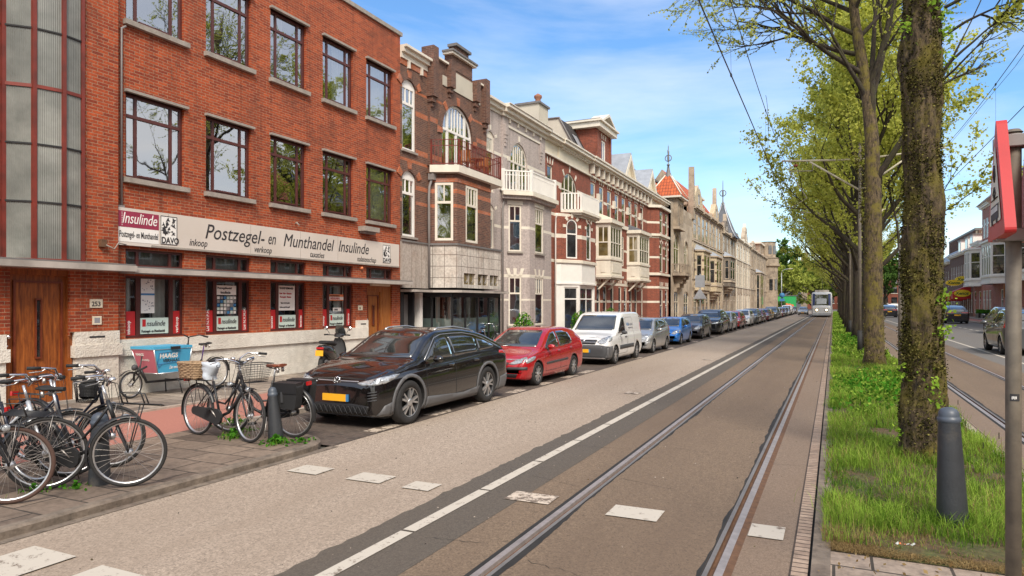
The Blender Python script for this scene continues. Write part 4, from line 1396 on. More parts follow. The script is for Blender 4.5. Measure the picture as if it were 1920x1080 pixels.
F.box(mb,19.35,19.45,.07,2.28,-.5,.0,M['black']);F.box(mb,19.45,20.2,.07,2.28,-.5,-.35,M['canopy']);F.box(mb,19.75,19.92,.07,2.28,-.35,.02,M['white'])
mb.build('porch',h2)
mb=MB()
mb.tube([F.p(20.33,6.3,.16),F.p(20.30,6.2,.14),F.p(20.24,5.95,.09),F.p(20.22,5.6,.08),F.p(20.22,2.45,.10)],.045,M['pipe'],10)
mb.box(FX+.05,FX+.26,20.22,20.44,6.2,6.42,M['pipe'])
mb.build('drainpipe',h2)
tb=thing('balcony_table','small round wooden table standing on the iron balcony of the brown house','table',(FX+.6,22.75,6.71))
mb=MB();mb.lathe([(.0,.60),(.30,.60),(.30,.63),(0,.63)],M['wood_door'],16,(FX+.6,22.75,6.71));mb.build('table_top',tb)
for k in range(3):
 a=k*2.1
 mb=MB();mb.tube([(FX+.6+.05*math.cos(a),22.75+.05*math.sin(a),7.31),(FX+.6+.22*math.cos(a),22.75+.22*math.sin(a),6.72)],.015,M['wood_door'],6);mb.build('leg',tb)
for k,(yy,nm)in enumerate(((22.2,'nearer the brick shop'),(23.25,'nearer the grey house'))):
 ch=thing('balcony_chair','slatted wooden chair on the iron balcony, '+nm,'chair',(FX+.55,yy,6.71),group='balcony chairs')
 mb=MB();mb.box(FX+.33,FX+.77,yy-.2,yy+.2,7.12,7.15,M['wood_light']);mb.build('seat',ch)
 s_=-1 if k==0 else 1
 mb=MB()
 for q in range(4):mb.box(FX+.35+q*.11,FX+.41+q*.11,yy+s_*.19,yy+s_*.22,7.15,7.55,M['wood_light'])
 mb.build('backrest',ch)
 for dx in(.35,.73):
  for dy in(-.18,.18):
   mb=MB();mb.box(FX+dx,FX+dx+.03,yy+dy-.015,yy+dy+.015,6.71,7.12,M['wood_light']);mb.build('leg',ch)
h3=thing('grey_brick_house','light grey painted brick house with white balustrade balcony over an angled bay','house',(FX,27.5,0))
G,WT=M['brick_grey'],M['white_trim']
mb=MB()
gb=[(8.15,8.27,WT),(6.75,6.87,WT),(5.10,5.22,WT),(3.02,3.15,WT),(2.02,2.1,WT)]
hh=[(24.72,25.42,6.5,9.0,.2),(24.72,25.42,4.15,6.0,.2)]
wall(mb,F,24.55,26.1,0.07,10.0,hh+[(24.75,25.5,.1,2.35)],G,.12,bands=gb)
FG=Fr((FX+.08,0,0),(0,1,0))
wall(mb,FG,26.1,30.8,0.07,10.0,[(26.85,28.65,6.75,9.05,.9)],G,.12,bands=gb)
mb.face([FG.p(26.1,0,0),FG.p(26.1,0,-.1),FG.p(26.1,10,-.1),FG.p(26.1,10,0)][::-1],G)
bp3=[(FX,26.15),(FX+.92,27.0),(FX+.92,29.5),(FX,30.3)]
frs=bay(mb,bp3,0.07,6.5,[[(.30,.88,4.13,6.12),(.30,.88,.95,3.05)],[(.60,1.55,4.13,6.12),(.60,1.55,.95,3.05)],[]],G,bands=gb)
for f,L in frs[:2]:
 a,b=(.30,.88)if f is frs[0][0]else(.60,1.55)
 vouss(mb,f,a,b,3.05,0,WT,3,.30,.13,flat_=True);f.box(mb,a-.06,b+.06,6.14,6.32,0,.02,WT)
body(mb,24.55,30.8,10.3,G)
for a,b,c,d,r in hh:vouss(mb,F,a,b,d-r,r,WT,3,.2,.1)
vouss(mb,FG,26.85,28.65,8.15,.9,WT,3,.25,.14)
for u in(26.3,30.2):
 for k in range(4):FG.box(mb,u-.14+.02*k,u+.14-.02*k,9.1-.16*k,9.55 if k==0 else 9.1-.16*(k-1),-.02,.10-.02*k,G)
FG.box(mb,26.5,30.1,9.50,9.60,-.02,.04,WT)
mb.build('wall',h3)
mb=MB()
cornice(mb,F,24.55,26.0,9.9,[(0,.15,.05),(.15,.32,.18),(.32,.42,.30)],WT)
cornice(mb,FG,26.0,30.85,9.9,[(0,.15,.08),(.15,.32,.22),(.32,.45,.36),(.45,.48,.40)],WT)
dentils(mb,FG,26.3,30.6,9.72,9.9,.06,.8,.08,WT)
mb.build('cornice',h3)
for i,(a,b,c,d,r)in enumerate(hh):
 window(h3,F,a,b,c,d,M['white_trim'],M['glass'],n=-.04,fw=.08,trans=[.68],mull=[(.25,.68,.93,.018),(.5,.68,.93,.018),(.75,.68,.93,.018)],rise=r,fillarch=M['white_trim'],curtain=(M['curtain_teal'],[(.05,.95,.05,.62)]))
window(h3,FG,26.85,28.65,6.75,9.05,M['white_trim'],M['glass'],n=-.05,fw=.08,mull=[(.25,0,.9,.05),(.75,0,.9,.05),(.5,0,.62,.05),(.38,.6,.92,.02),(.5,.6,.95,.02),(.62,.6,.92,.02)],trans=[.6],rise=.9,curtain=(M['curtain'],[(.3,.7,.02,.5)]),name='balcony_door')
for k,(f,L)in enumerate(frs[:2]):
 a,b=(.30,.88)if k==0 else(.60,1.55)
 for(c,d)in((4.13,6.12),(.95,3.05)):
  window(h3,f,a,b,c,d,M['white_trim'],M['glass'],n=-.02,fw=.07,trans=[.66],mull=[(.5,.66,1,.02)]if k==0 else[(.25,.66,1,.018),(.5,.66,1,.018),(.75,.66,1,.018)],curtain=((M['curtain_teal']if(k and c>3)else M['curtain_grey']),[(.05,.7,.05,.62)]))
  s=MB();f.box(s,a-.06,b+.06,c-.08,c,-.05,.09,M['sill']);s.build('window_sill',h3)
mb=MB()
ledge(mb,[(FX+.08,26.0),(FX+.98,26.85),(FX+.98,29.65),(FX+.08,30.5)],6.5,6.68,.22,WT)
ledge(mb,[(FX+.08,26.0),(FX+.98,26.85),(FX+.98,29.65),(FX+.08,30.5)],6.36,6.5,.10,G)
mb.face([(FX,25.9,6.69),(FX+1.18,26.8,6.69),(FX+1.18,29.8,6.69),(FX,30.6,6.69)],M['lead'])
mb.build('balcony_floor',h3)
railing('balustrade',h3,[(FX+.12,26.05),(FX+1.05,26.9),(FX+1.05,29.6),(FX+.12,30.4)],6.69,7.58,M['white'],.13,.022,square=True,post=.13,top=.05,mid=7.38)
mb=MB()
mb.tube([F.p(26.35,6.45,.35),F.p(26.15,6.3,.1),F.p(26.08,5.9,.08),F.p(26.08,.1,.08)],.045,M['pipe'],8)
mb.build('drainpipe',h3)
mb=MB()
F.box(mb,24.75,25.5,.1,2.35,-.11,-.08,M['white']);mb.build('door',h3)
mb=MB()
mb.box(FX-1.5,FX-.3,30.9,32.1,9.8,11.75,M['concrete_render']);mb.box(FX-1.58,FX-.22,30.82,32.18,11.75,11.85,M['lead'])
ch3=mb.build('chimney',h3)
mb=MB()
mb.lathe([(.14,11.85),(.18,12.0),(.12,12.1),(.2,12.2),(.2,12.3),(.02,12.42)],mat('clay_pot',(.28,.12,.07),.8),12,(FX-.6,31.5,0))
mb.tube([(FX-.8,31.5,11.93),(FX-1.4,31.5,11.93)],.08,M['lead'],8)
mb.build('chimney_pot',ch3)
def banded_body(name,label,y0,y1,m):
 return thing(name,label,'house',(FX,(y0+y1)/2,0))
h4=thing('red_brick_house','red brown brick house with round headed bay windows, plain white balcony and tall mansard dormer','house',(FX,34,0))
RB=M['brick_red']
wb=[(7.95,8.15,WT),(6.35,6.5,WT),(5.25,5.45,WT),(4.0,4.15,WT)]
mb=MB()
wall(mb,F,30.8,32.2,.07,9.35,[(31.25,31.95,6.75,8.8),(31.1,31.9,.15,2.8)],RB,.1,bands=wb)
wall(mb,F,32.2,37.3,.07,9.35,[(33.2,35.6,6.75,8.85,1.0)],RB,.1,bands=wb)
bp4=[(FX,32.25),(FX+.25,32.5),(FX+.92,33.75),(FX+.92,36.0),(FX+.2,37.0),(FX,37.2)]
frs4=bay(mb,bp4,3.98,6.55,[[],[(.35,1.10,4.22,6.25,.38)],[(.75,1.45,4.22,6.25,.35)],[],[]],RB,bands=wb)
for(f,L),(a,b,r)in zip(frs4[1:3],((.35,1.10,.38),(.75,1.45,.35))):
 ring(mb,f,a,b,6.25-r,r,RB,.16,.02);vouss(mb,f,a,b,6.25-r,r,WT,5,.2,.13,out=.035,gap=.04)
vouss(mb,F,33.2,35.6,7.85,1.0,WT,5,.34,.13)
vouss(mb,F,31.25,31.95,8.8,0,WT,3,.32,.09,flat_=True)
body(mb,30.8,37.3,10.2,RB)
mb.build('wall',h4)
mb=MB()
bay(mb,bp4,2.95,3.98,[],M['white'])
ledge(mb,bp4,3.98,4.12,.08,WT);ledge(mb,bp4,2.88,2.97,.05,M['white'])
mb.build('white_render',h4)
gf=[(FX,32.25),(FX+.3,32.6),(FX+.85,33.6),(FX+.85,36.1),(FX,37.2)]
mb=MB()
frs=[]
for a,b in zip(gf[:-1],gf[1:]):
 f,L=fr2(a,b);frs.append((f,L))
wall(mb,frs[0][0],0,frs[0][1],.07,2.95,[],M['white'])
wall(mb,frs[1][0],0,frs[1][1],.07,2.95,[(.1,frs[1][1]-.1,.55,2.75)],M['white'])
wall(mb,frs[2][0],0,frs[2][1],.07,2.95,[(.1,frs[2][1]-.2,.55,2.75)],M['white'])
wall(mb,frs[3][0],0,frs[3][1],.07,2.95,[],M['white'])
mb.build('shop_front_wall',h4)
window(h4,frs[1][0],.1,frs[1][1]-.1,.55,2.75,M['white'],M['glass_far'],n=-.04,fw=.07,trans=[.72])
window(h4,frs[2][0],.1,frs[2][1]-.2,.55,2.75,M['white'],M['glass_far'],n=-.04,fw=.07,trans=[.72],mull=[(.5,0,1,.03)])
window(h4,F,31.25,31.95,6.75,8.8,M['white_trim'],M['glass_far'],n=-.04,fw=.07,trans=[.55])
window(h4,F,31.1,31.9,.15,2.8,M['white_trim'],M['glass_far'],n=-.04,fw=.07,trans=[.75],name='front_door')
window(h4,F,33.2,35.6,6.75,8.85,M['white_trim'],M['glass_far'],n=-.04,fw=.07,mull=[(.24,0,.86,.03),(.76,0,.86,.03),(.5,0,.98,.035)],trans=[.55],rise=1.0,name='balcony_door')
for(f,L),(a,b,r)in zip(frs4[1:3],((.35,1.10,.38),(.75,1.45,.35))):
 window(h4,f,a,b,4.22,6.25,M['white'],M['glass_far'],n=-.01,fw=.07,trans=[.62],rise=r)
mb=MB()
bl=[(FX+.05,32.9),(FX+.95,33.4),(FX+.95,36.3),(FX+.05,37.0)]
ledge(mb,bl,6.58,6.70,.2,WT);ledge(mb,bl,6.48,6.58,.1,WT)
mb.face([(p[0]+.1,p[1],6.705)for p in bl],M['lead'])
mb.build('balcony_floor',h4)
railing('balcony_railing',h4,[(FX+.1,33.0),(FX+1.0,33.45),(FX+1.0,36.25),(FX+.1,36.9)],6.70,7.62,M['white'],.15,.035,square=False,post=.10,top=.05)
mb=MB()
F.box(mb,30.8,37.3,9.35,9.95,-.1,.04,M['cream'])
F.box(mb,32.6,37.3,9.36,9.94,.04,.10,M['cream'])
cornice(mb,F,30.8,37.3,9.25,[(0,.10,.12)],WT)
cornice(mb,F,30.8,32.6,9.95,[(0,.12,.2),(.12,.28,.38),(.28,.36,.44)],WT)
cornice(mb,F,32.6,37.3,9.95,[(0,.12,.28),(.12,.28,.46),(.28,.36,.52)],WT)
dentils(mb,F,32.8,37.2,9.84,9.95,.26,.35,.1,WT)
mb.build('cornice',h4)
mb=MB()
MX=FX-.35
prof=[(MX,10.3),(MX-1.25,12.65),(MX-7.5,12.75),(MX-7.5,10.3)]
a=[(x,37.0,z)for x,z in prof];b=[(x,44.5,z)for x,z in prof]
mb.face(a,M['concrete_render']);mb.face(b[::-1],M['brick_red'])
mb.face([a[0],b[0],b[1],a[1]],M['tile_dark']);mb.face([a[1],b[1],b[2],a[2]],M['lead'])
rf=mb.build('mansard_roof',h4)
mb=MB()
mb.tube([(x,36.97,z+.03)for x,z in prof[:3]],.06,M['lead'],6)
mb.build('verge',rf)
mb=MB()
DX=FX-.15
fd=Fr((DX,0,0),(0,1,0))
wall(mb,fd,39.4,42.3,10.3,12.55,[(40.45,41.25,10.45,12.0)],RB,.1,bands=[])
mb.face([(DX,39.4,10.3),(DX-2.0,39.4,10.3),(DX-2.0,39.4,12.55),(DX,39.4,12.55)],RB)
mb.face([(DX,42.3,10.3),(DX-2.0,42.3,10.3),(DX-2.0,42.3,12.55),(DX,42.3,12.55)][::-1],RB)
vouss(mb,fd,40.45,41.25,12.0,0,WT,3,.32,.09,flat_=True)
for u in(39.55,42.15):fd.box(mb,u-.13,u+.13,10.4,12.4,0,.08,RB)
d4=mb.build('dormer',rf)
mb=MB()
ledge(mb,[(DX-2.2,39.35),(DX+.05,39.35),(DX+.05,42.35),(DX-2.2,42.35)],12.5,12.82,.3,WT)
ledge(mb,[(DX-2.2,39.35),(DX+.05,39.35),(DX+.05,42.35),(DX-2.2,42.35)],12.82,12.92,.42,WT)
mb.prism([(39.5,12.92),(42.2,12.92),(40.85,13.5)],fd,-.5,.12,M['cream'])
mb.prism([(39.3,12.92),(39.55,12.92),(40.85,13.45),(42.15,12.92),(42.4,12.92),(40.85,13.62)],fd,-.6,.40,WT)
fd.box(mb,39.0,42.7,12.921,12.98,-2.2,.38,M['lead'])
mb.build('pediment',d4)
window(d4,fd,40.45,41.25,10.45,12.0,M['white'],M['glass_far'],n=-.03,fw=.1,mull=[(.5,0,1,.04)])
s=MB()
for(yy,z0,z1)in((37.9,10.9,11.9),):
 p0=(MX-(z0-10.3)*.53+.06,z0);p1=(MX-(z1-10.3)*.53+.06,z1)
 s.face([(p0[0],yy,p0[1]),(p0[0],yy+.8,p0[1]),(p1[0],yy+.8,p1[1]),(p1[0],yy,p1[1])],M['zinc'])
s.build('skylight',rf)
mb=MB();mb.tube([F.p(31.95,6.4,.25),F.p(32.1,6.2,.12),F.p(32.12,5.8,.1),F.p(32.12,.1,.1)],.04,M['white'],8);mb.build('drainpipe',h4)
h5=thing('banded_brick_terrace','long red brick terrace with white stone bands, two white oriel windows and small gables','house',(FX,47,0))
mb=MB()
wb5=[(8.0,8.16,WT),(6.9,7.12,WT),(4.05,4.25,WT),(3.05,3.22,WT),(1.95,2.1,WT),(5.35,5.5,WT)]
ys=[37.9+i*1.62 for i in range(8)]
H=[]
for y in ys:
 H.append((y,y+.85,7.15,9.0))
H2_=[]
for y in[37.7,39.0,40.3,41.8,43.6,44.9,46.2,47.6,49.2]:
 H2_.append((y,y+.72,.5,3.0))
H3_=[(42.6,43.2,4.4,6.4),(44.3,44.9,4.4,6.4)]
wall(mb,F,37.3,51.3,.07,9.35,H+H2_+H3_,RB,.05,bands=wb5)
for a,b,c,d in H:vouss(mb,F,a,b,d,0,WT,3,.30,.10,flat_=True)
for a,b,c,d in H2_:vouss(mb,F,a,b,d,0,WT,3,.22,.12,flat_=True,gap=.22)
bp5=[(FX,51.3),(FX+.75,51.9),(FX+.75,55.2),(FX,56.2)]
hb=[]
for c,d,r in((7.3,9.0,0),(4.3,6.6,.35),(.5,3.1,0)):hb.append((c,d,r))
frs5=bay(mb,bp5,.07,9.3,[[],[(.3,1.25,7.3,9.0),(.3,1.25,4.3,6.6,.4),(.3,1.25,.5,3.0),(2.1,3.0,7.3,9.0),(2.1,3.0,4.3,6.6,.4),(2.1,3.0,.5,3.0)],[]],RB,bands=wb5)
f5=frs5[1][0]
for a,b in((.3,1.25),(2.1,3.0)):
 vouss(mb,f5,a,b,6.2,.4,WT,5,.2,.15,gap=.05);vouss(mb,f5,a,b,3.0,0,WT,3,.3,.14,flat_=True,gap=.25)
body(mb,37.3,57.0,10.0,RB)
wall(mb,F,56.2,57.0,.07,9.35,[],RB,bands=wb5)
mb.build('wall',h5)
for a,b,c,d in H:window(h5,F,a,b,c,d,M['white_trim'],M['glass_far'],n=-.03,fw=.08,trans=[.55])
for a,b,c,d in H2_:window(h5,F,a,b,c,d,M['white_trim'],M['glass_far'],n=-.03,fw=.08,trans=[.6])
for a,b,c,d in H3_:window(h5,F,a,b,c,d,M['white_trim'],M['glass_far'],n=-.03,fw=.08,trans=[.6])
for a,b in((.3,1.25),(2.1,3.0)):
 window(h5,f5,a,b,7.3,9.0,M['white_trim'],M['glass_far'],n=-.03,fw=.08,trans=[.6])
 window(h5,f5,a,b,4.3,6.6,M['white_trim'],M['glass_far'],n=-.03,fw=.08,trans=[.6],rise=.4)
 window(h5,f5,a,b,.5,3.0,M['white_trim'],M['glass_far'],n=-.03,fw=.08,trans=[.5])
mb=MB()
for k,y in enumerate(ys[:-1]):
 if k%2==0:
  F.box(mb,y+1.08,y+1.4,7.95,8.45,.0,.14,WT);F.box(mb,y+1.12,y+1.36,7.7,7.95,.0,.1,RB)
F.box(mb,37.3,51.3,6.88,7.12,.0,.10,WT)
ledge(mb,bp5,7.05,7.22,.14,WT);ledge(mb,bp5,9.2,9.4,.2,WT);ledge(mb,bp5,4.05,4.22,.14,WT)
mb.build('stone_trim',h5)
mb=MB()
cornice(mb,F,37.3,57,9.25,[(0,.10,.12)],WT)
F.box(mb,37.3,57,9.35,9.95,-.1,.04,RB)
for y in[37.6+.98*i for i in range(15)]:
 mb.prism([(y,9.4),(y+.16,9.4),(y+.16,9.92),(y,9.92)],F,.04,.32,WT)
cornice(mb,F,37.3,57,9.95,[(0,.12,.36),(.12,.28,.50),(.28,.38,.56)],WT)
F.box(mb,51.4,57,9.36,9.94,.04,.12,M['cream'])
mb.build('cornice',h5)
for y in(46.0,52.2):
 mb=MB()
 mb.prism([(y-1.3,10.34),(y+1.3,10.34),(y,11.9)],F,-1.6,.0,M['cream'])
 mb.prism([(y-1.55,10.34),(y-1.2,10.34),(y,11.75),(y+1.2,10.34),(y+1.55,10.34),(y,12.15)],F,-2.6,.22,WT)
 mb.prism([(y-1.6,10.4),(y,12.22),(y+1.6,10.4),(y+1.6,10.45),(y,12.28),(y-1.6,10.45)],F,-2.6,.2,M['zinc'])
 mb.build('gable',h5)
def oriel(y0,y1,roofm,name='oriel'):
 mb=MB()
 P=[(FX,y0),(FX+.85,y0+.15),(FX+.85,y1-.15),(FX,y1)]
 T=M['white_trim']
 bay(mb,P,3.55,4.55,[],T)
 ledge(mb,P,4.5,4.62,.06,T);ledge(mb,P,3.45,3.58,.10,T);ledge(mb,P,3.36,3.46,.03,T)
 for f,L in[fr2(a,b)for a,b in zip(P[:-1],P[1:])]:
  wall(mb,f,0,L,4.6,6.7,[(.10,L-.10,4.68,6.5)],T,.06)
  f.box(mb,.3,L-.3,3.75,4.35,.0,.03,T)
 ledge(mb,P,6.68,6.9,.14,T)
 for y in(y0+.25,y1-.4):
  mb.prism([(0,0),(.14,0),(.14,.0),(0,0)],F,0,.01,T)if False else None
  mb.hexa([(FX,y,2.75),(FX+.12,y,2.75),(FX+.12,y+.12,2.75),(FX,y+.12,2.75),(FX+.62,y,3.38),(FX+.78,y,3.38),(FX+.78,y+.12,3.38),(FX+.62,y+.12,3.38)],T)
 o=mb.build(name,h5)
 for i,(a,b)in enumerate(zip(P[:-1],P[1:])):
  f,L=fr2(a,b)
  ww=MB()
  k=1 if i!=1 else 3
  window(o,f,.10,L-.10,4.68,6.5,T,M['glass_warm']if i==0 else M['glass_far'],n=-.02,fw=.06,trans=[.48],mull=[(j/(k+1),0 if i else.48,1,.03)for j in range(1,k+1)])
 mb=MB()
 hip=[(FX,y0-.1,6.9),(FX+1.0,y0+.05,6.9),(FX+1.0,y1-.05,6.9),(FX,y1+.1,6.9)]
 t1,t2=(FX,y0+.5,7.35),(FX,y1-.5,7.35)
 mb.face([hip[0],hip[1],t1],roofm);mb.face([hip[1],hip[2],t2,t1],roofm);mb.face([hip[2],hip[3],t2],roofm)
 mb.build('oriel_roof',o)
oriel(38.9,41.6,M['cream'])
oriel(45.6,48.6,M['slate'])
X6=FX+.55
F6=Fr((X6,0,0),(0,1,0))
ST=M['stone']
h6=thing('spired_brick_house','tall grey brown house with orange tiled spire turret and stone balcony','house',(X6,61,0))
mb=MB()
DK=M['brick_dark']
wall(mb,F6,57.0,66.5,.07,10.4,[(58.2,60.4,4.7,7.9,1.0),(62.6,64.2,4.7,7.6,.7),(58.3,60.2,.3,3.2,.5),(62.4,64.6,.3,3.0,.4),(58.8,59.6,8.6,10.2),(60.6,61.4,8.6,10.2)],ST,.08,bands=[(9.2,9.9,M['stone_dark'])])
mb.face([(X6,57,0),(X6-9,57,0),(X6-9,57,12.4),(X6-4.2,57,14.6),(X6,57,10.0)][::-1],DK)
body(mb,57.0,66.5,10.4,DK,x=X6)
for a,b,t,r in((58.2,60.4,6.9,1.0),(62.6,64.2,6.9,.7)):ring(mb,F6,a,b,t,r,ST,.2,.05)
mb.build('wall',h6)
for(a,b,c,d,r)in((58.2,60.4,4.7,7.9,1.0),(62.6,64.2,4.7,7.6,.7),(58.3,60.2,.3,3.2,.5),(62.4,64.6,.3,3.0,.4),(58.8,59.6,8.6,10.2,0),(60.6,61.4,8.6,10.2,0)):
 window(h6,F6,a,b,c,d,M['cream'],M['glass_far'],n=-.05,fw=.08,trans=[.6],mull=[(.5,0,1,.04)],rise=r)
mb=MB()
BP=[(X6,57.6),(X6+.9,58.1),(X6+.9,60.6),(X6,61.1)]
ledge(mb,BP,4.25,4.45,.1,M['stone_dark']);mb.face([(p[0],p[1],4.44)for p in BP],M['stone_dark'])
for k in range(4):F6.box(mb,58.6-.1*k,58.9-.1*k,3.95-.35*k,4.3-.35*k,0,.85-.22*k,M['stone_dark']);F6.box(mb,60.1,60.4,3.95-.35*k,4.3-.35*k,0,.85-.22*k,M['stone_dark'])
mb.build('balcony_floor',h6)
railing('balustrade',h6,[(X6+.05,57.65),(X6+.88,58.15),(X6+.88,60.55),(X6+.05,61.05)],4.45,5.25,M['stone_dark'],.28,.07,post=.16,top=.1)
mb=MB()
TX,TY,TR=X6-.55,59.3,1.25
n8=[(TX+TR*math.cos(R(a)),TY+TR*math.sin(R(a)))for a in(225,315,45,135)]
tp=[(X6-1.8,58.1),(X6+.35,58.1),(X6+.35,60.6),(X6-1.8,60.6)]
bay(mb,tp,8.3,10.9,[[(.4,.75,9.0,10.3,.17),(1.0,1.35,9.0,10.3,.17)],[(.35,.85,8.8,10.4,.25),(1.0,1.5,8.8,10.4,.25),(1.65,2.15,8.8,10.4,.25)],[]],M['stone_dark'],reveal=.15)
ledge(mb,tp,8.2,8.4,.15,ST)
ff,LL=fr2(tp[1],tp[2])
for a in(.35,1.0,1.65):ff.quad(mb,a,a+.5,8.8,10.4,-.12,M['glass_far'])
ff,LL=fr2(tp[0],tp[1])
for a in(.4,1.0):ff.quad(mb,a,a+.35,9.0,10.3,-.12,M['glass_far'])
tu=mb.build('turret',h6)
mb=MB()
ledge(mb,tp,10.85,11.0,.35,WT,inn=.2)
mb.build('eaves',tu)
c_=Vector((X6-.72,59.35,0))
mb=MB()
bq=[Vector((c_.x+sx*1.45,c_.y+sy*1.6,11.0))for sx,sy in((-1,-1),(1,-1),(1,1),(-1,1))]
tq=[Vector((c_.x+sx*.22,c_.y+sy*.24,12.95))for sx,sy in((-1,-1),(1,-1),(1,1),(-1,1))]
for i in range(4):
 j=(i+1)%4
 mb.face([bq[i],bq[j],tq[j],tq[i]],M['tile_red'])
sp=mb.build('tiled_spire',tu)
mb=MB()
for i in range(4):
 mb.tube([bq[i]+Vector((0,0,.03)),tq[i]+Vector((0,0,.03))],.06,WT,5)
mb.build('hip_ridge',sp)
mb=MB()
mb.lathe([(.34,12.85),(.20,13.2),(.12,13.55),(.08,13.85),(.14,13.88),(.14,13.95),(.045,14.0),(.035,15.5),(.0,15.7)],M['lead'],8,(c_.x,c_.y,0))
mb.build('lead_cap',sp)
mb=MB()
mb.torus((c_.x,c_.y,14.5),.27,.04,M['lead'],'X',16,5)
mb.torus((c_.x,c_.y,14.5),.27,.04,M['lead'],'Y',16,5)
for s_ in(-1,1):mb.tube([(c_.x,c_.y+s_*.15,14.75),(c_.x,c_.y+s_*.30,15.15)],.03,M['lead'],5)
mb.build('finial',sp)
def pitched(parent,x,y0,y1,z,h,dpt,m,name='tiled_roof'):
 mb=MB()
 mb.face([(x,y0,z),(x,y1,z),(x-dpt,y1,z+h),(x-dpt,y0,z+h)],m)
 mb.face([(x-dpt,y0,z+h),(x-dpt,y1,z+h),(x-2*dpt,y1,z),(x-2*dpt,y0,z)],m)
 mb.face([(x,y0,z),(x-dpt,y0,z+h),(x-2*dpt,y0,z)],M['stone_dark'])
 mb.face([(x,y1,z),(x-dpt,y1,z+h),(x-2*dpt,y1,z)][::-1],M['stone_dark'])
 return mb.build(name,parent)
pitched(h6,X6-.3,60.8,66.4,10.4,3.0,2.7,M['tile_red'])
mb=MB()
mb.box(X6-3.2,X6-2.8,60.8,66.4,13.35,13.5,M['slate']);mb.build('ridge',h6)
mb=MB()
mb.prism([(66.3,10.0),(67.3,10.0),(67.0,12.6),(66.75,15.0),(66.5,15.0)],Fr((X6+.1,0,0),(0,1,0)),-.45,.05,M['stone_dark']);mb.build('chimney',h6)
def stone_house(label,name,y0,y1,zt,m,band,cols_,rows_,x=X6,gables=(),roof=None,bays=(),loggia=False,cat='house',trim=None):
 T=trim or M['stone']
 h=thing(name,label,cat,(x,(y0+y1)/2,0))
 f=Fr((x,0,0),(0,1,0))
 mb=MB()
 hs=[]
 for(c,d,r)in rows_:
  for(a,b)in cols_:
   hs.append((y0+a,y0+b,c,d,r))
 bands=[(z,z+.34,band)for z in[1.2+.95*i for i in range(int(zt/.95))]]if band else[]
 wall(mb,f,y0,y1,.07,zt,hs,m,.05,bands=bands)
 body(mb,y0,y1,zt,m,x=x)
 gables=[(a+y0,b+y0,p,q)for(a,b,p,q)in gables]
 for(a,b,zc,zt2)in gables:
  mb.prism([(a,zt),(b,zt),(b,zt+zc*.35),((a+b)/2+(b-a)*.16,zt+zc),((a+b)/2-(b-a)*.16,zt+zc),(a,zt+zc*.35)],f,-.5,.06,m)
  mb.prism([((a+b)/2-.25,zt+zc),((a+b)/2+.25,zt+zc),((a+b)/2+.10,zt+zc+zt2),((a+b)/2-.10,zt+zc+zt2)],f,-.4,.02,T)
 mb.build('wall',h)
 for(a,b,c,d,r)in hs:
  window(h,f,a,b,c,d,T,M['glass_far'],n=-.03,fw=.10,trans=[.6],mull=[(.5,0,1,.05)]if b-a>1.5 else[],rise=r)
 mb=MB()
 for k_ in range(len(cols_)+1):
  u_=(0.3 if k_==0 else(cols_[k_-1][1]+(cols_[k_][0]if k_<len(cols_)else(y1-y0)))/2)+y0
  if k_%2==0:f.box(mb,u_-.16,u_+.16,.1,zt-.35,0,.05,T);f.box(mb,u_-.26,u_+.26,zt-.35,zt+.25,-.2,.3,T)
 cornice(mb,f,y0,y1,zt-.3,[(0,.12,.12),(.12,.3,.26)],T)
 for(c,d,r)in rows_:cornice(mb,f,y0,y1,c-.25,[(0,.14,.08)],T)
 for(a,b)in cols_:
  for(c,d,r)in rows_[:3]:
   for u in(y0+a-.26,y0+b+.06):f.box(mb,u,u+.20,c,d-r,0,.018,T)
 mb.build('stone_trim',h)
 for(a,b,zc,zt2)in gables:
  w_=min(.8,(b-a)*.3);cc=(a+b)/2
  window(h,Fr((x+.10,0,0),(0,1,0)),cc-w_/2,cc+w_/2,zt+.25,zt+zc*.75,T,M['glass_far'],n=0,fw=.08,rise=w_/2,name='gable_window')
 for(a,b,c,d)in bays:
  mb=MB()
  P=[(x,y0+a),(x+.8,y0+a+.5),(x+.8,y0+b-.5),(x,y0+b)]
  L2=b-a-1
  hs1=[(.2,.75,c+.9,d-.35)]
  fr_=bay(mb,P,c,d,[hs1,[(.3,L2/2-.1,c+.9,d-.35),(L2/2+.1,L2-.3,c+.9,d-.35)],[]],m,reveal=.05,bands=[(z,z+.22,band)for z in(c+1.0,c+1.9,c+2.8)]if band else())
  ledge(mb,P,c+.55,c+.75,.08,T);ledge(mb,P,d,d+.15,.15,T)
  for k in range(3):f.box(mb,y0+a+.6+.2*k,y0+b-.6-.2*k,c-.3-.3*k,c-.3*k,0,.7-.2*k,T)
  bo=mb.build('oriel',h)
  g=fr_[1][0]
  for(u0,u1)in((.3,L2/2-.1),(L2/2+.1,L2-.3)):window(bo,g,u0,u1,c+.9,d-.35,T,M['glass_far'],n=-.02,fw=.08,trans=[.6])
  window(bo,fr_[0][0],.2,.75,c+.9,d-.35,T,M['glass_far'],n=-.02,fw=.07,trans=[.6])
  mb=MB()
  hip=[(x,y0+a-.1,d+.15),(x+.95,y0+a+.4,d+.15),(x+.95,y0+b-.4,d+.15),(x,y0+b+.1,d+.15)]
  t1,t2=(x,y0+a+.9,d+.75),(x,y0+b-.9,d+.75)
  mb.face([hip[0],hip[1],t1],M['zinc']);mb.face([hip[1],hip[2],t2,t1],M['zinc']);mb.face([hip[2],hip[3],t2],M['zinc'])
  mb.build('oriel_roof',bo)
 if roof:
  pitched(h,x-.2,y0,y1,zt-.1,roof[0],roof[1],roof[2],name='roof')
 return h
CR,CB=M['brick_cream'],M['brick_band']
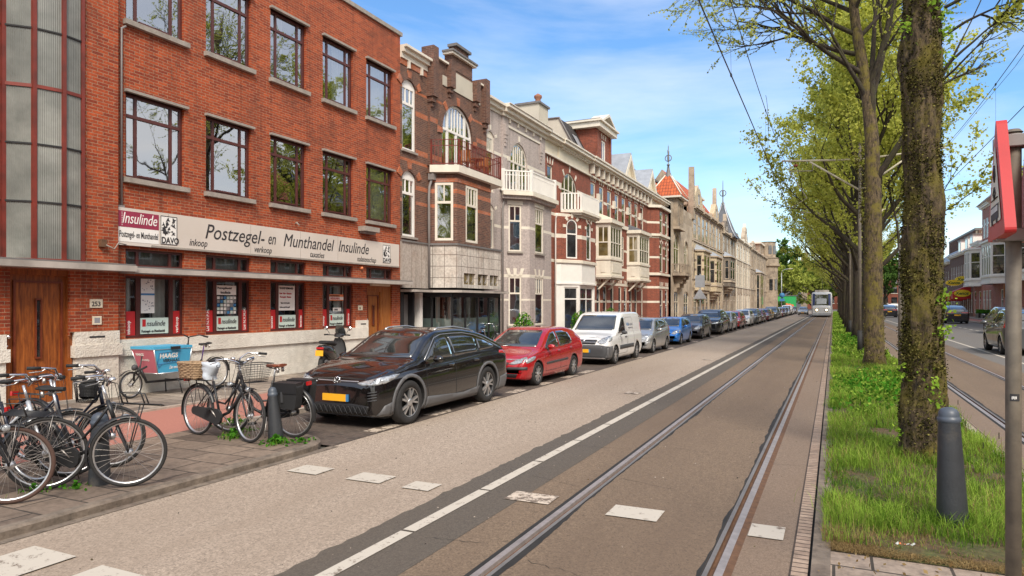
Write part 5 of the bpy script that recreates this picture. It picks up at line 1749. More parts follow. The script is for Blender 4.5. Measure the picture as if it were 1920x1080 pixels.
h7=stone_house('cream brick house with brown bands, two pointed gables and orange tiled roof','cream_banded_house',66.5,85.8,11.4,CR,CB,[(.8,2.4),(3.2,4.8),(5.6,7.0),(7.9,9.3),(10.1,11.7),(12.5,14.1),(14.9,16.3),(17.1,18.5)],[(8.2,10.7,0),(4.5,6.8,0),(.4,3.2,.3)],gables=((.8,5.6,2.0,.3),(13.0,16.5,1.9,1.9)),bays=((1.2,6.2,3.2,7.0),(9.2,14.2,3.2,6.9)),roof=(3.7,2.7,M['tile_red']))
mb=MB()
f7=Fr((X6-.8,0,0),(0,1,0))
f7.box(mb,74.2,77.0,11.5,13.2,-2.5,0,M['cream']);f7.box(mb,74.6,76.6,11.8,12.9,0,.02,M['glass_far']);f7.box(mb,73.9,77.3,13.2,13.4,-2.5,.2,M['white_trim'])
mb.build('dormer',h7)
h8=stone_house('weathered brown stone house with a grey slate spire and pointed centre gable','slate_spired_house',85.8,99.0,10.8,M['brick_dark'],None,[(1.0,2.8),(4.2,6.0),(7.4,9.2),(10.4,12.2)],[(8.3,10.3,0),(4.4,7.4,.3),(.6,3.4,.5)],gables=((2.2,5.2,1.5,.9),),bays=((1.0,6.5,4.0,7.6),),roof=(3.2,2.6,M['slate']),trim=M['stone'])
h9=stone_house('pale stone house with carved window surrounds between the slate spire and the corner house','stone_gabled_house',99.0,117.0,11.2,M['stone'],None,[(1.0,3.0),(4.6,6.6),(8.2,10.2),(11.8,13.8),(15,17)],[(8.3,10.4,.4),(4.4,7.4,0),(.6,3.4,.3)],gables=((9.5,13.8,2.4,.6),),roof=(3.6,3.4,M['slate']),trim=M['white_trim'])
mb=MB()
cx,cy=X6-1.2,95.0
rows=[]
for(r,z)in((2.6,10.6),(1.8,11.7),(1.1,13.1),(.5,14.3),(.2,15.2)):
 rows.append([(cx+r*math.cos(R(a)),cy+r*1.15*math.sin(R(a)),z)for a in range(45,405,90)])
mb.grid(rows,M['slate'],False,closed=True,cap1=True)
spz=mb.build('slate_spire',h8)
mb=MB()
for i in range(4):mb.tube([(r[i][0],r[i][1],r[i][2]+.05)for r in rows],.10,M['zinc'],5)
mb.build('hip_ridge',spz)
mb=MB()
mb.lathe([(.22,15.2),(.22,15.4),(.09,15.5),(.07,16.2),(.04,18.2),(0,18.5)],M['lead'],8,(cx,cy,0))
mb.torus((cx,cy,16.7),.40,.06,M['lead'],'X',16,5);mb.torus((cx,cy,16.7),.40,.06,M['lead'],'Y',16,5)
mb.build('finial',spz)
h10=stone_house('brown stone corner house with balustrade and round corner turret at the street end','corner_stone_house',117.0,150.0,11.0,M['stone_dark'],None,[(1.5,3.5),(6,8),(11,13),(16,18),(22,24),(27,29)],[(7.8,9.8,0),(4.4,7.0,.3),(.6,3.3,0)],gables=((3,8,1.2,.4),),bays=((8,15,.1,7.2),),roof=(2.2,3.5,M['tile_red']),trim=M['stone'])
mb=MB()
mb.lathe([(2.3,0),(2.3,9.2),(2.7,9.5),(2.7,9.9),(2.5,9.9),(2.5,11.0),(2.65,11.1),(2.3,11.2),(1.9,11.2),(1.9,14.2),(2.1,14.4),(.0,14.5)],M['stone_dark'],16,(X6-.3,148.5,0),smooth=False)
tz=mb.build('corner_turret',h10)
mb=MB()
for k in range(5):
 a=R(-60+k*30)
 for z0,z1 in((4.6,6.8),(11.9,13.6)):
  rr_=2.33 if z0<8 else 1.93
  p=Vector((X6-.3+rr_*math.cos(a),148.5+rr_*math.sin(a),0));t=Vector((-math.sin(a),math.cos(a),0))
  f=Fr(p,t);f.quad(mb,-.35,.35,z0,z1,0.02,M['glass_far'])
mb.build('window',tz)
mb=MB()
mb.box(X6-6,X6-4.8,138,139.6,11,15.2,M['stone_dark']);mb.box(X6-6.2,X6-4.6,137.8,139.8,15.2,15.5,M['lead']);mb.build('chimney',h10)
mb=MB()
f10=Fr((X6-.6,0,0),(0,1,0))
f10.box(mb,139,148,11,13.4,-5,0,M['stone_dark']);f10.box(mb,138.6,148.4,13.4,13.7,-5.2,.3,M['white_trim'])
f10.box(mb,142,143.6,11.6,13,0,.03,M['glass_far']);mb.build('attic',h10)
XR_=17.0
def rfr(x):return Fr((x,0,0),(0,-1,0))
def right_house(label,name,y0,y1,zt,m,cols_,rows_,x=XR_,trim=None,bays=(),pediment=None,bands=(),roof=None,gm=None):
 """u runs towards -Y: u = -y"""
 T=trim or M['white']
 f=rfr(x)
 h=thing(name,label,'house',(x,(y0+y1)/2,0))
 mb=MB()
 hs=[(-(y0+b),-(y0+a),c,d,r)for(c,d,r)in rows_ for(a,b)in cols_]
 wall(mb,f,-y1,-y0,.15,zt,hs,m,.05,bands=bands)
 mb.box(x+.5,x+9,y0,y1,0,zt-.1,m)
 mb.face([(x,y0,0),(x+9,y0,0),(x+9,y0,zt),(x,y0,zt)],m)
 mb.face([(x,y1,0),(x+9,y1,0),(x+9,y1,zt),(x,y1,zt)][::-1],m)
 mb.face([(x,y0,zt),(x+9,y0,zt),(x+9,y1,zt),(x,y1,zt)],M['lead'])
 mb.build('wall',h)
 for(a,b,c,d,r)in hs:
  window(h,f,a,b,c,d,T,M['glass_far'],n=-.03,fw=.10,trans=[.6],rise=r,mull=[(.5,0,1,.04)]if b-a>1.4 else[])
 mb=MB()
 cornice(mb,f,-y1,-y0,zt-.35,[(0,.12,.15),(.12,.32,.38),(.32,.45,.5)],T)
 mb.build('cornice',h)
 for(a,b,c,d,dep)in bays:
  P=[(x,y0+b),(x-dep,y0+b-dep*.7),(x-dep,y0+a+dep*.7),(x,y0+a)]
  mb=MB()
  L2=(b-a)-1.4*dep;L1=math.hypot(dep,dep*.7)
  n=max(1,int(L2/1.2))
  hl=[(L2*i/n+.12,L2*(i+1)/n-.12,c+.8,d-.35)for i in range(n)]
  s1=[(.15,L1-.15,c+.8,d-.35)]
  fr_=bay(mb,P,c,d,[s1,hl,s1],T,reveal=.08)
  ledge(mb,P,c+.55,c+.72,.1,T);ledge(mb,P,d,d+.22,.22,T);ledge(mb,P,c-.2,c,.12,T)
  bo=mb.build('bay_window',h)
  for(g,L),hh_ in zip(fr_,[s1,hl,s1]):
   for(u0,u1,z0,z1)in hh_:window(bo,g,u0,u1,z0,z1,T,M['glass_far'],n=-.03,fw=.08,trans=[.62])
 if pediment:
  a,b,hgt=pediment
  mb=MB()
  mb.prism([(-(y0+b),zt),(-(y0+a),zt),(-(y0+a+b)/2,zt+hgt)],f,-.6,.05,m)
  mb.prism([(-(y0+b)-.4,zt+.1),(-(y0+b)+.3,zt+.1),(-(y0+a+b)/2,zt+hgt),(-(y0+a)-.3,zt+.1),(-(y0+a)+.4,zt+.1),(-(y0+a+b)/2,zt+hgt+.6)],f,-3.5,.75,T)
  mb.build('pediment',h)
 if roof:
  mb=MB()
  mb.face([(x-.1,y0,zt),(x-.1,y1,zt),(x+4,y1,zt+roof[0]),(x+4,y0,zt+roof[0])][::-1],roof[1])
  mb.face([(x,y0,zt),(x+4,y0,zt+roof[0]),(x+8,y0,zt)],m)
  mb.build('roof',h)
 return h
RT=M['white']
wbr=[(11.6,11.8,RT),(9.3,9.5,RT),(7.0,7.2,RT),(4.4,4.6,RT)]
r1=right_house('red brick house with white bay windows, mostly behind the signpost on the right','bay_fronted_house',76,97.5,10.2,M['brick_pink'],[(1,2.2),(4,5.4),(8.5,9.6),(13,14.2),(15.6,16.8)],[(8.0,10.2,0),(4.9,7.4,0),(.6,3.5,0)],bays=((2.5,8.5,4.3,8.8,1.3),(14.0,21.0,4.3,8.8,1.3)),bands=wbr,roof=(3.2,M['tile_red']))
right_house('red brick house on the right, wholly hidden by the picture edge beyond the signpost','side_street_house',48,76,11.5,M['brick_red'],[(2+i*3.4,3.8+i*3.4)for i in range(8)],[(8,10.2,0),(4.9,7.4,0),(.6,3.5,0)],bands=wbr,roof=(3,M['slate']))
right_house('brown brick house opposite the orange shop building across both tracks','side_street_house',14,48,8.8,M['brick_brown'],[(2+i*3.6,3.8+i*3.6)for i in range(9)],[(4.9,7.4,0),(.6,3.5,0)],roof=(1.6,M['tile_red']))
right_house('red brick house on the right side of the street behind the camera','side_street_house',-30,14,11.5,M['brick_pink'],[(2+i*4.2,4+i*4.2)for i in range(10)],[(8,10.2,0),(4.9,7.4,0),(.6,3.5,0)],bands=wbr,roof=(3,M['slate']))
r2=right_house('tall red house with a white pediment and banded windows beyond the signpost','pedimented_house',97.5,103.5,14.0,M['brick_pink'],[(.5,1.9),(2.3,3.7),(4.1,5.5)],[(10.0,12.4,0),(7.4,9.2,0),(4.8,6.9,0),(.6,3.5,0)],pediment=(.4,5.6,1.2),bands=wbr)
r2b=right_house('lower red house whose white bay window stands between the tall house and the yellow signs','bay_fronted_house',103.5,109.5,9.8,M['brick_pink'],[(.8,2.0),(4.0,5.3)],[(4.9,7.6,0),(.6,3.5,0)],bays=((.3,5.6,4.3,8.8,1.2),),bands=wbr,roof=(2.5,M['slate']))
r3=right_house('low brown brick house with a row of tall narrow white windows','narrow_windowed_house',109.5,130,9.3,M['brick_brown'],[(.8+i*1.6,1.6+i*1.6)for i in range(12)],[(4.6,7.6,.2),(.6,3.4,0)],trim=M['white'],roof=(3.0,M['tile_red']))
r4=right_house('white dormered brown house beyond the red and yellow shop signs','dormered_brown_house',130,160,8.6,M['brick_brown'],[(1+i*2.6,2+i*2.6)for i in range(11)],[(4.6,7.2,.2),(.6,3.4,0)],trim=M['white_trim'],roof=(3.2,M['slate']))
mb=MB()
for y in(115,119,125):
 mb=MB();mb.box(XR_+.8,XR_+3.5,y,y+2.4,9.5,11.6,M['white']);mb.box(XR_+.77,XR_+.8,y+.4,y+2.0,10,11.3,M['car_glass']);mb.box(XR_+.7,XR_+3.5,y-.2,y+2.6,11.6,11.75,M['lead']);mb.build('dormer',r3)
far=thing('office_block','flat brown office block with vertical fins rising behind the right-hand houses','building',(50,210,0))
mb=MB()
mb.box(30,75,190,230,0,19,M['stone_dark']);mb.box(29.8,75.2,189.8,230.2,19,19.5,M['lead'])
mb.build('wall',far)
mb=MB()
for i in range(30):mb.box(29.7,30.0,190.5+i*1.3,191+i*1.3,15,19,M['brick_brown']);mb.box(30.5+i*1.4,31+i*1.4,189.7,190,15,19,M['brick_brown'])
mb.build('facade_fin',far)
mb=MB();mb.box(35,38,200,204,19.5,22,M['stone_dark']);mb.box(34.6,38.4,199.6,204.4,22,22.5,M['lead']);mb.build('roof_plant',far)
e1=thing('end_building','brown brick block with rows of windows closing the far end behind the tram','building',(2,250,0))
mb=MB();mb.box(-8,22,250,262,0,15,M['brick_red']);mb.box(-10,-8,250,262,0,19,M['stone_dark']);mb.box(22,60,262,270,0,11,M['brick_red']);mb.build('wall',e1)
mb=MB()
for z in(2,5.2,8.4,11.6):
 for i in range(11):
  mb=MB();mb.box(-6.6+i*2.6,-5+i*2.6,249.9,250,z,z+1.9,M['glass_far']);mb.box(-6.8+i*2.6,-4.8+i*2.6,249.88,249.96,z-.2,z,M['white_trim']);mb.build('window',e1)
e2=thing('long_flat_block','long low dark flat roofed block on the skyline behind the park trees','building',(-60,330,0))
mb=MB();mb.box(-110,-8,330,345,0,14.5,M['slate']);mb.box(-50,-44,330,340,14.5,17,M['brick_dark']);mb.build('wall',e2)
mb=MB()
for z in(9.5,12):
 mb=MB();mb.box(-109,-9,329.8,330,z,z+1.2,M['glass_far']);mb.build('window_band',e2)
GT=mat('sign_green',(.02,.10,.03),.5,var=0)
def oval(mb,x,y,z,rx,rz_,m,th=.05):
 P=[(x+rx*math.cos(a),z+rz_*math.sin(a))for a in[2*PI*k/26 for k in range(26)]]
 mb.prism([(p[0],p[1])for p in P],Fr((0,y,0),(1,0,0)),-th,th,m)
for k,(x,y,z,lb)in enumerate(((15.95,117.6,3.0,'farthest'),(16.0,114.6,3.15,'middle'),(16.0,111.4,3.3,'nearest'))):
 t=thing('shop_awning','red shop awning with a yellow oval and green lettering, the %s of three'%lb,'awning',(17,y,z),group='red shop awnings')
 mb=MB()
 mb.hexa([(x-1.05,y,z-.75),(x+1.0,y,z-.75),(x+1.0,y+1.8,z-.75),(x-1.05,y+1.8,z-.75),(x-1.15,y,z+.2),(x+1.0,y,z+1.2),(x+1.0,y+1.8,z+1.2),(x-1.15,y+1.8,z+.2)],M['red'])
 mb.build('awning_cloth',t)
 mb=MB();oval(mb,x,y-.06,z,.98,.48,M['yellow_sign']);o=mb.build('oval_sign',t)
 text_part('Xenos',o,Fr((x-.8,y-.13,0),(1,0,0)),0,z-.2,0,.62,GT,shear=.2,width=1.55,bold=.015)
for k,(x,y,lb)in enumerate(((16.0,118.6,'farther'),(16.1,110.6,'nearer'))):
 s_=thing('projecting_sign','yellow oval sign sticking out over the red awnings, the %s one'%lb,'sign',(x,y,4.9),group='yellow oval signs')
 mb=MB();oval(mb,x,y,4.95+.25*k,1.05,.45,M['yellow_sign'],.08);o=mb.build('panel',s_)
 text_part('Xenos',s_,Fr((x-.8,y-.1,0),(1,0,0)),0,4.76+.25*k,0,.58,GT,shear=.2,width=1.55,bold=.015)
 mb=MB();mb.tube([(17,y,5.0+.25*k),(16.9,y,5.0+.25*k)],.04,M['black'],6);mb.build('bracket',s_)
for k,(y,w_)in enumerate(((100,1.8),(97,1.4))):
 s=thing('planter','dark planter box with a clipped hedge on the right pavement'+(', the wider one' if k==0 else ', the smaller one'),'planter',(16.3,y,.16),group='hedge planters')
 mb=MB();mb.box(15.9,16.6,y-w_/2,y+w_/2,.16,.75,M['black']);mb.build('box',s)
 mb=MB();rp=random.Random(k);rnd=[]
 for _ in range(500):
  p=Vector((rp.uniform(15.85,16.65),rp.uniform(y-w_/2,y+w_/2),rp.uniform(.7,1.15)));d_=Vector((rp.gauss(0,1),rp.gauss(0,1),rp.gauss(0,1))).normalized()*.06;e_=d_.cross(Vector((rp.gauss(0,1),1,.3))).normalized()*.05
  mb.face([p-d_,p+e_,p+d_,p-e_],M['weed']);rnd.append(rp.random())
 mb.build('hedge',s,rnd=rnd)
s=thing('hanging_sign','small orange brown box sign by the white shop front on the right','sign',(XR_-.6,86,3))
mb=MB();mb.box(XR_-1.0,XR_-.1,85.9,86.1,2.5,3.9,M['wood_light']);mb.build('panel',s)
mb=MB();mb.lathe([(0,-.02),(.2,-.02),(.2,.02),(0,.02)],M['ink'],14,(XR_-.55,85.88,3.2),'Y');mb.build('emblem',s)
mb=MB();mb.tube([(XR_,86,3.8),(XR_-.3,86,3.8)],.03,M['black'],6);mb.build('bracket',s)
def spline(pts,x):
 """monotone-ish cubic through (x,y) points"""
 if x<=pts[0][0]:return pts[0][1]
 if x>=pts[-1][0]:return pts[-1][1]
 for i in range(len(pts)-1):
  if x<=pts[i+1][0]:break
 x0,y0=pts[i];x1,y1=pts[i+1]
 def sl(j):
  if j<=0 or j>=len(pts)-1:
   j=min(max(j,0),len(pts)-2)
   return(pts[j+1][1]-pts[j][1])/(pts[j+1][0]-pts[j][0])
  a=(pts[j][1]-pts[j-1][1])/(pts[j][0]-pts[j-1][0]);b=(pts[j+1][1]-pts[j][1])/(pts[j+1][0]-pts[j][0])
  return 0 if a*b<=0 else 2*a*b/(a+b)
 h=x1-x0;t=(x-x0)/h;m0,m1=sl(i)*h,sl(i+1)*h
 return(2*t**3-3*t**2+1)*y0+(t**3-2*t**2+t)*m0+(-2*t**3+3*t**2)*y1+(t**3-t**2)*m1
def car_body(S,body_m):
 """returns object of the loft with wheel arches cut, and a BVH of the uncut shell"""
 L,W,top,belt=S['L'],S['W']/2,S['top'],S['belt']
 tum=S.get('tum',.34);g=S.get('gc',.2)
 x1=L/2;er=S.get('er',.42);rb=S.get('rb',.30)
 xs=[]
 n=66
 for i in range(n+1):
  t=i/n
  xs.append(-x1+L*t)
 for e in(.004,.015,.03,.05,.08):xs+=[-x1+e,x1-e]
 for p in top:xs+=[p[0]-.03,p[0],p[0]+.03]
 xs=sorted(set(round(min(max(x,-x1),x1),4)for x in xs))
 rows=[]
 for x in xs:
  zt=spline(top,x);zb=g
  ef=max(0,(abs(x)-(x1-(er if x>0 else rb)))/(er if x>0 else rb))
  sh=(1-min(ef,1)**2.6)**(1/2.6)
  wf=1-(S.get('ft',.26)if x>0 else S.get('rt',.16))*(1-sh)
  w=W*wf
  zs=.48
  k=S.get('fk',.80)+(1-S.get('fk',.80))*sh if x>0 else.86+.14*sh
  zt2=zs+(zt-zs)*k
  zb2=zs+(zb-zs)*(0.72+.28*sh)
  bl=min(spline(belt,x),zt2-.035)
  H=zt2-bl
  wt=max(w-max(H-.02,0)*tum-.02,.25*w)if H>.12 else w-.06-max(H-.04,0)*.5
  cr=.035+.02*(H<.15)
  key=[(0,zb2),(w*.80,zb2),(w*.93,zb2+.03),(w*.975,zb2+.14),(w*1.0,zs+.02),(w*.995,bl-.16),(w*.975,bl-.05),(w*.95,bl)]
  if H>.12:
   r_=min(.09,H*.3)
   key+=[(w*.95+(wt-w*.95)*.5,bl+(zt2-cr-bl)*.5),(wt,zt2-cr-r_),(wt-r_*.35,zt2-cr-r_*.28),(wt-r_*1.1,zt2-cr+.01)]
  else:
   key+=[(w*.93,bl+H*.3),(w*.89,bl+H*.55),(w*.83,zt2-cr*.75),(w*.74,zt2-cr*.5)]
  key+=[(wt*.5,zt2-cr*.25),(0,zt2)]
  half=[]
  for j in range(len(key)-1):
   m_=3 if j in(3,4,7,8,10,11,12)else 2
   for q in range(m_):
    t=q/m_
    p0=key[max(j-1,0)];p1=key[j];p2=key[j+1];p3=key[min(j+2,len(key)-1)]
    def cm(a,b,c,d):return.5*(2*b+(c-a)*t+(2*a-5*b+4*c-d)*t*t+(3*b-a-3*c+d)*t**3)
    if j in(0,):pt=(p1[0]+(p2[0]-p1[0])*t,p1[1]+(p2[1]-p1[1])*t)
    else:pt=(cm(p0[0],p1[0],p2[0],p3[0]),cm(p0[1],p1[1],p2[1],p3[1]))
    half.append(pt)
  half.append(key[-1])
  ring_=[(x,y,z)for y,z in half]+[(x,-y,z)for y,z in half[1:-1][::-1]]
  rows.append(ring_)
 mb=MB()
 mb.grid(rows,body_m,True,closed=True,cap0=True,cap1=True)
 o=mb.build('body',link=True)
 me=o.data
 bm=bmesh.new();bm.from_mesh(me);bmesh.ops.recalc_face_normals(bm,faces=bm.faces);bm.to_mesh(me)
 bvh=BVHTree.FromBMesh(bm);bm.free()
 cut=MB()
 for x in(S['fa'],S['ra']):
  for s_ in(-1,1):
   r=S['wr']+S.get('gap',.045)
   y0,y1=s_*(W+.2),s_*(W-.28)
   if y0>y1:y0,y1=y1,y0
   cut.lathe([(r,y0),(r,y1)],M['blackmatte'],28,(x,0,S['wr']+.01),'Y',smooth=False)
   i0=len(cut.v)-56
   cut.f.append(tuple(range(i0,i0+28)));cut.m.append(0);cut.sm.append(False)
   cut.f.append(tuple(range(i0+55,i0+27,-1)));cut.m.append(0);cut.sm.append(False)
 co=cut.build('cut')
 bm=bmesh.new();bm.from_mesh(co.data);bmesh.ops.recalc_face_normals(bm,faces=bm.faces);bm.to_mesh(co.data);bm.free()
 md=o.modifiers.new('b','BOOLEAN');md.operation='DIFFERENCE';md.object=co;md.solver='EXACT';md.material_mode='TRANSFER' if hasattr(md,'material_mode')else 'INDEX'
 bpy.context.view_layer.update()
 nm=bpy.data.meshes.new_from_object(o.evaluated_get(bpy.context.evaluated_depsgraph_get()))
 o.modifiers.clear();o.data=nm
 bpy.data.objects.remove(co)
 return o,bvh
def inside(poly,x,y):
 c=False
 for i in range(len(poly)):
  a,b=poly[i],poly[i-1]
  if(a[1]>y)!=(b[1]>y)and x<(b[0]-a[0])*(y-a[1])/(b[1]-a[1])+a[0]:c=not c
 return c
def rounded(poly,r,n=4):
 """round polygon corners"""
 out=[]
 N=len(poly)
 for i in range(N):
  p=Vector(poly[i]);a=Vector(poly[i-1]);b=Vector(poly[(i+1)%N])
  da,db=(a-p),(b-p)
  ra=min(r,da.length*.45,db.length*.45)
  A,B=p+da.normalized()*ra,p+db.normalized()*ra
  for k in range(n+1):
   t=k/n
   q=A*(1-t)**2+p*2*t*(1-t)+B*t*t
   out.append((q.x,q.y))
 return out
def patch(name,par,bvh,poly,view,m,off=.004,g=.07,smooth=True,mm=None,skirt=.012):
 """polygon projected on the body. view 'L','R' side (x,z); 'F','B' front or back (y,z); 'T' top (x,y)"""
 P=[]
 for i in range(len(poly)):
  a,b=Vector(poly[i-1]),Vector(poly[i])
  n=max(1,int((b-a).length/g))
  for k in range(n):P.append(tuple(a+(b-a)*(k/n)))
 nb=len(P)
 x0,x1=min(p[0]for p in P),max(p[0]for p in P);y0,y1=min(p[1]for p in P),max(p[1]for p in P)
 pts=list(P)
 nx,ny=int((x1-x0)/g),int((y1-y0)/g)
 for i in range(1,nx+1):
  for j in range(1,ny+1):
   q=(x0+(x1-x0)*i/(nx+1),y0+(y1-y0)*j/(ny+1))
   if inside(P,*q)and min((Vector(q)-Vector(b)).length for b in P)>g*.35:pts.append(q)
 r=delaunay_2d_cdt([Vector(p)for p in pts],[(i,(i+1)%nb)for i in range(nb)],[list(range(nb))],1,1e-5)
 vs,fs=r[0],r[2]
 D={'L':Vector((0,-1,0)),'R':Vector((0,1,0)),'F':Vector((-1,0,0)),'B':Vector((1,0,0)),'T':Vector((0,0,-1))}[view]
 out=[];nor=[]
 last=None
 for v in vs:
  o_={'L':Vector((v.x,5,v.y)),'R':Vector((v.x,-5,v.y)),'F':Vector((9,v.x,v.y)),'B':Vector((-9,v.x,v.y)),'T':Vector((v.x,v.y,5))}[view]
  h=bvh.ray_cast(o_,D)
  if h[0]is None:
   h=bvh.find_nearest(o_+D*(4 if view in 'LRT' else 7));
  nn=h[1]if h[1].dot(D)<0 else-h[1]
  out.append(h[0]+nn*off);nor.append(nn)
 mb=MB()
 mb.v=[tuple(p)for p in out]
 k=mb.mi(m)
 e={}
 for f in fs:
  f=list(f)
  nn=(out[f[1]]-out[f[0]]).cross(out[f[2]]-out[f[0]])
  if nn.dot(D)>0:f=f[::-1]
  mb.f.append(tuple(f));mb.m.append(k);mb.sm.append(smooth)
  for a,b in zip(f,f[1:]+f[:1]):e[(a,b)]=e.get((a,b),0)+1
 if skirt:
  base=len(mb.v);mp_={}
  for(a,b)in e:
   if(b,a)not in e:
    for q in(a,b):
     if q not in mp_:
      mp_[q]=len(mb.v);mb.v.append(tuple(out[q]-nor[q]*skirt))
    mb.f.append((b,a,mp_[a],mp_[b]));mb.m.append(k);mb.sm.append(False)
 return mb.build(name,par,world=False)
def strip(name,par,bvh,line,wd,view,m,off=.004,g=.06):
 """thin band along a polyline in view coordinates"""
 pts=[]
 for i in range(len(line)):
  a=Vector(line[max(i-1,0)]);b=Vector(line[min(i+1,len(line)-1)])
  d=(b-a).normalized();nn=Vector((-d.y,d.x))*wd/2
  pts.append((Vector(line[i])+nn,Vector(line[i])-nn))
 poly=[tuple(p[0])for p in pts]+[tuple(p[1])for p in pts[::-1]]
 return patch(name,par,bvh,poly,view,m,off,g,skirt=.006)
def wheel(par,x,y,r,wd,side,spokes=5,rim='alloy',twist=0.0,double=False):
 mb=MB()
 hw=wd/2
 mb.lathe([(r*.66,-hw),(r*.90,-hw),(r*.97,-hw*.82),(r,-hw*.5),(r,hw*.5),(r*.97,hw*.82),(r*.90,hw),(r*.66,hw)],M['tyre'],32,(x,y,r),'Y',closed=True)
 w_=mb.build('wheel',par,world=False)
 s=side
 mb=MB()
 yo=y+s*hw*.86
 A=M[rim]
 mb.lathe([(r*.67,-s*hw*.2),(r*.68,s*hw*.06),(r*.63,s*hw*.04),(r*.60,-s*hw*.6),(0.001,-s*hw*.6)],A,32,(x,yo,r),'Y')
 for i,v in enumerate(mb.v):pass
 mb.m=[mb.mi(A)if k<64 else mb.mi(M['grille'])for k in range(len(mb.f))]
 for i in range(spokes):
  a=2*PI*i/spokes+.3
  for dd in((-.10,.10)if double else(0,)):
   t=Vector((math.cos(a),0,math.sin(a)));q=Vector((-math.sin(a),0,math.cos(a)))
   p0=Vector((x,yo,r))+t*r*.10
   wd0,wd1=r*.05,r*(.045 if double else.075)
   p1=Vector((x,yo,r))+t*r*.64+q*r*(twist+dd*1.6)
   b=Vector((0,s*.012,0));c=Vector((0,-s*.035,0))
   mb.hexa([p0-q*wd0+c,p1-q*wd1+c,p1+q*wd1+c,p0+q*wd0+c,p0-q*wd0+b,p1-q*wd1+b*.2,p1+q*wd1+b*.2,p0+q*wd0+b],A)
 mb.lathe([(r*.17,-s*.03),(r*.17,s*.012),(r*.12,s*.018),(.001,s*.018)],A,16,(x,yo,r),'Y')
 mb.build('rim',w_,world=False)
 return w_
def mirror_part(par,x,y,z,s,m):
 mb=MB()
 rows=[]
 for i in range(9):
  t=i/8;yy=s*(.02+t*.20)
  k=math.sin(PI*min(max(t*.9+.08,0),1))**.5
  rows.append([(x+.02-.07*k*math.cos(a)+.02*t,y+yy,z+.07+.068*k*math.sin(a))for a in[2*PI*j/12 for j in range(12)]])
 mb.grid(rows,m,True,closed=True,cap0=True,cap1=True)
 mb.tube([(x,y-s*.03,z-.02),(x,y+s*.08,z+.03)],.022,M['plastic'],6)
 return mb.build('wing_mirror',par,world=False)
def make_car(name,label,S,paint_m,loc=(0,0,0),rot=-PI/2,group='cars parked along the left kerb'):
 t=thing(name,label,'van' if S.get('van')else 'car',(0,0,0),0,group)
 o,bvh=car_body(S,paint_m)
 o.parent=t
 L,W=S['L'],S['W']
 hx=L/2
 GL,PL,BK=M['car_glass'],M['plastic'],M['grille']
 for s_,vw in((1,'L'),(-1,'R')):
  for w_ in S['side_windows']:patch('side_window',t,bvh,rounded(w_,.05),vw,GL,.005)
  for ln in S.get('seams',[]):strip('door_seam',t,bvh,ln,.010,vw,M['blackmatte'],.002)
  for(x,z)in S.get('handles',[]):patch('door_handle',t,bvh,rounded([(x-.10,z-.018),(x+.10,z-.018),(x+.10,z+.018),(x-.10,z+.018)],.015),vw,S.get('handle_m',paint_m),.022,skirt=.02)
  if S.get('moulding'):patch('side_moulding',t,bvh,S['moulding'],vw,S.get('mould_m',PL),.014)
  for q in S.get('cladding',[]):patch('sill_cladding',t,bvh,q,vw,M['cladding'],.010)
  if S.get('arch'):
   for x in(S['fa'],S['ra']):
    r0=S['wr']+S.get('gap',.045)-.005;r1=r0+S['arch']
    an=[R(-22+i*224/20)for i in range(21)]
    zc=S['wr']+.01
    poly=[(x+r1*math.cos(a),zc+r1*math.sin(a))for a in an]+[(x+r0*math.cos(a),zc+r0*math.sin(a))for a in an[::-1]]
    poly=[(p[0],max(p[1],S.get('gc',.2)+.04))for p in poly]
    patch('wheel_arch_trim',t,bvh,poly,vw,M['cladding'],.012)
  mirror_part(t,S['mir'][0],s_*S['mir'][1],S['mir'][2],s_,S.get('mirror_m',paint_m))
  for x in(S['fa'],S['ra']):
   wheel(t,x,s_*(W/2-.11),S['wr'],.21,s_,S.get('spokes',5),twist=S.get('twist',0)*s_,double=S.get('double',False))
  if S.get('rail'):
   mb=MB();pts=[]
   for(x,z)in S['rail']:
    h=bvh.ray_cast(Vector((x,s_*S['rail_y'],3)),Vector((0,0,-1)))
    pts.append(h[0]+Vector((0,0,z)))
   mb.tube(pts,.018,M['alloy'],6);mb.build('roof_rail',t,world=False)
  sg=lambda P:[(s_*p[0],p[1])for p in P]
  if S.get('headlight'):patch('headlight',t,bvh,rounded(sg(S['headlight']),.03),'F',M['lamp_glass'],.006,g=.05)
  if S.get('headlight_side'):patch('headlight_side',t,bvh,rounded(S['headlight_side'],.03),vw,M['lamp_glass'],.006,g=.05)
  if S.get('taillight'):patch('taillight',t,bvh,rounded(sg(S['taillight']),.02),'B',M['tail_red'],.006,g=.06)
  if S.get('taillight_side'):patch('taillight_side',t,bvh,rounded(S['taillight_side'],.02),vw,M['tail_red'],.006,g=.06)
 patch('windscreen',t,bvh,rounded(S['windscreen'],.05),'F',GL,.005)
 patch('rear_window',t,bvh,rounded(S['rear_window'],.05),'B',GL,.005)
 for(pn,poly,mm,off)in S.get('front',[]):patch(pn,t,bvh,rounded(poly,.02),'F',mm,off,g=.06)
 for(pn,poly,mm,off)in S.get('back',[]):patch(pn,t,bvh,rounded(poly,.02),'B',mm,off,g=.06)
 for vw,z,sx in(('F',S['plate'],1),('B',S.get('rplate',.75),-1)):
  h=bvh.ray_cast(Vector((sx*9,0,z)),Vector((-sx,0,0)))
  x=h[0].x
  mb=MB();mb.box(x+sx*.004,x+sx*.03,-.26,.26,z-.058,z+.058,M['yellow'])
  mb.box(x+sx*.004,x+sx*.031,.26-.04,.2605,z-.0585,z+.0585,M['print_blue'])if sx>0 else None
  mb.build('number_plate',t,world=False)
 mb=MB();mb.box(-hx+.3,hx-.3,-W/2+.18,W/2-.18,.16,.34,M['blackmatte']);mb.build('underbody',t,world=False)
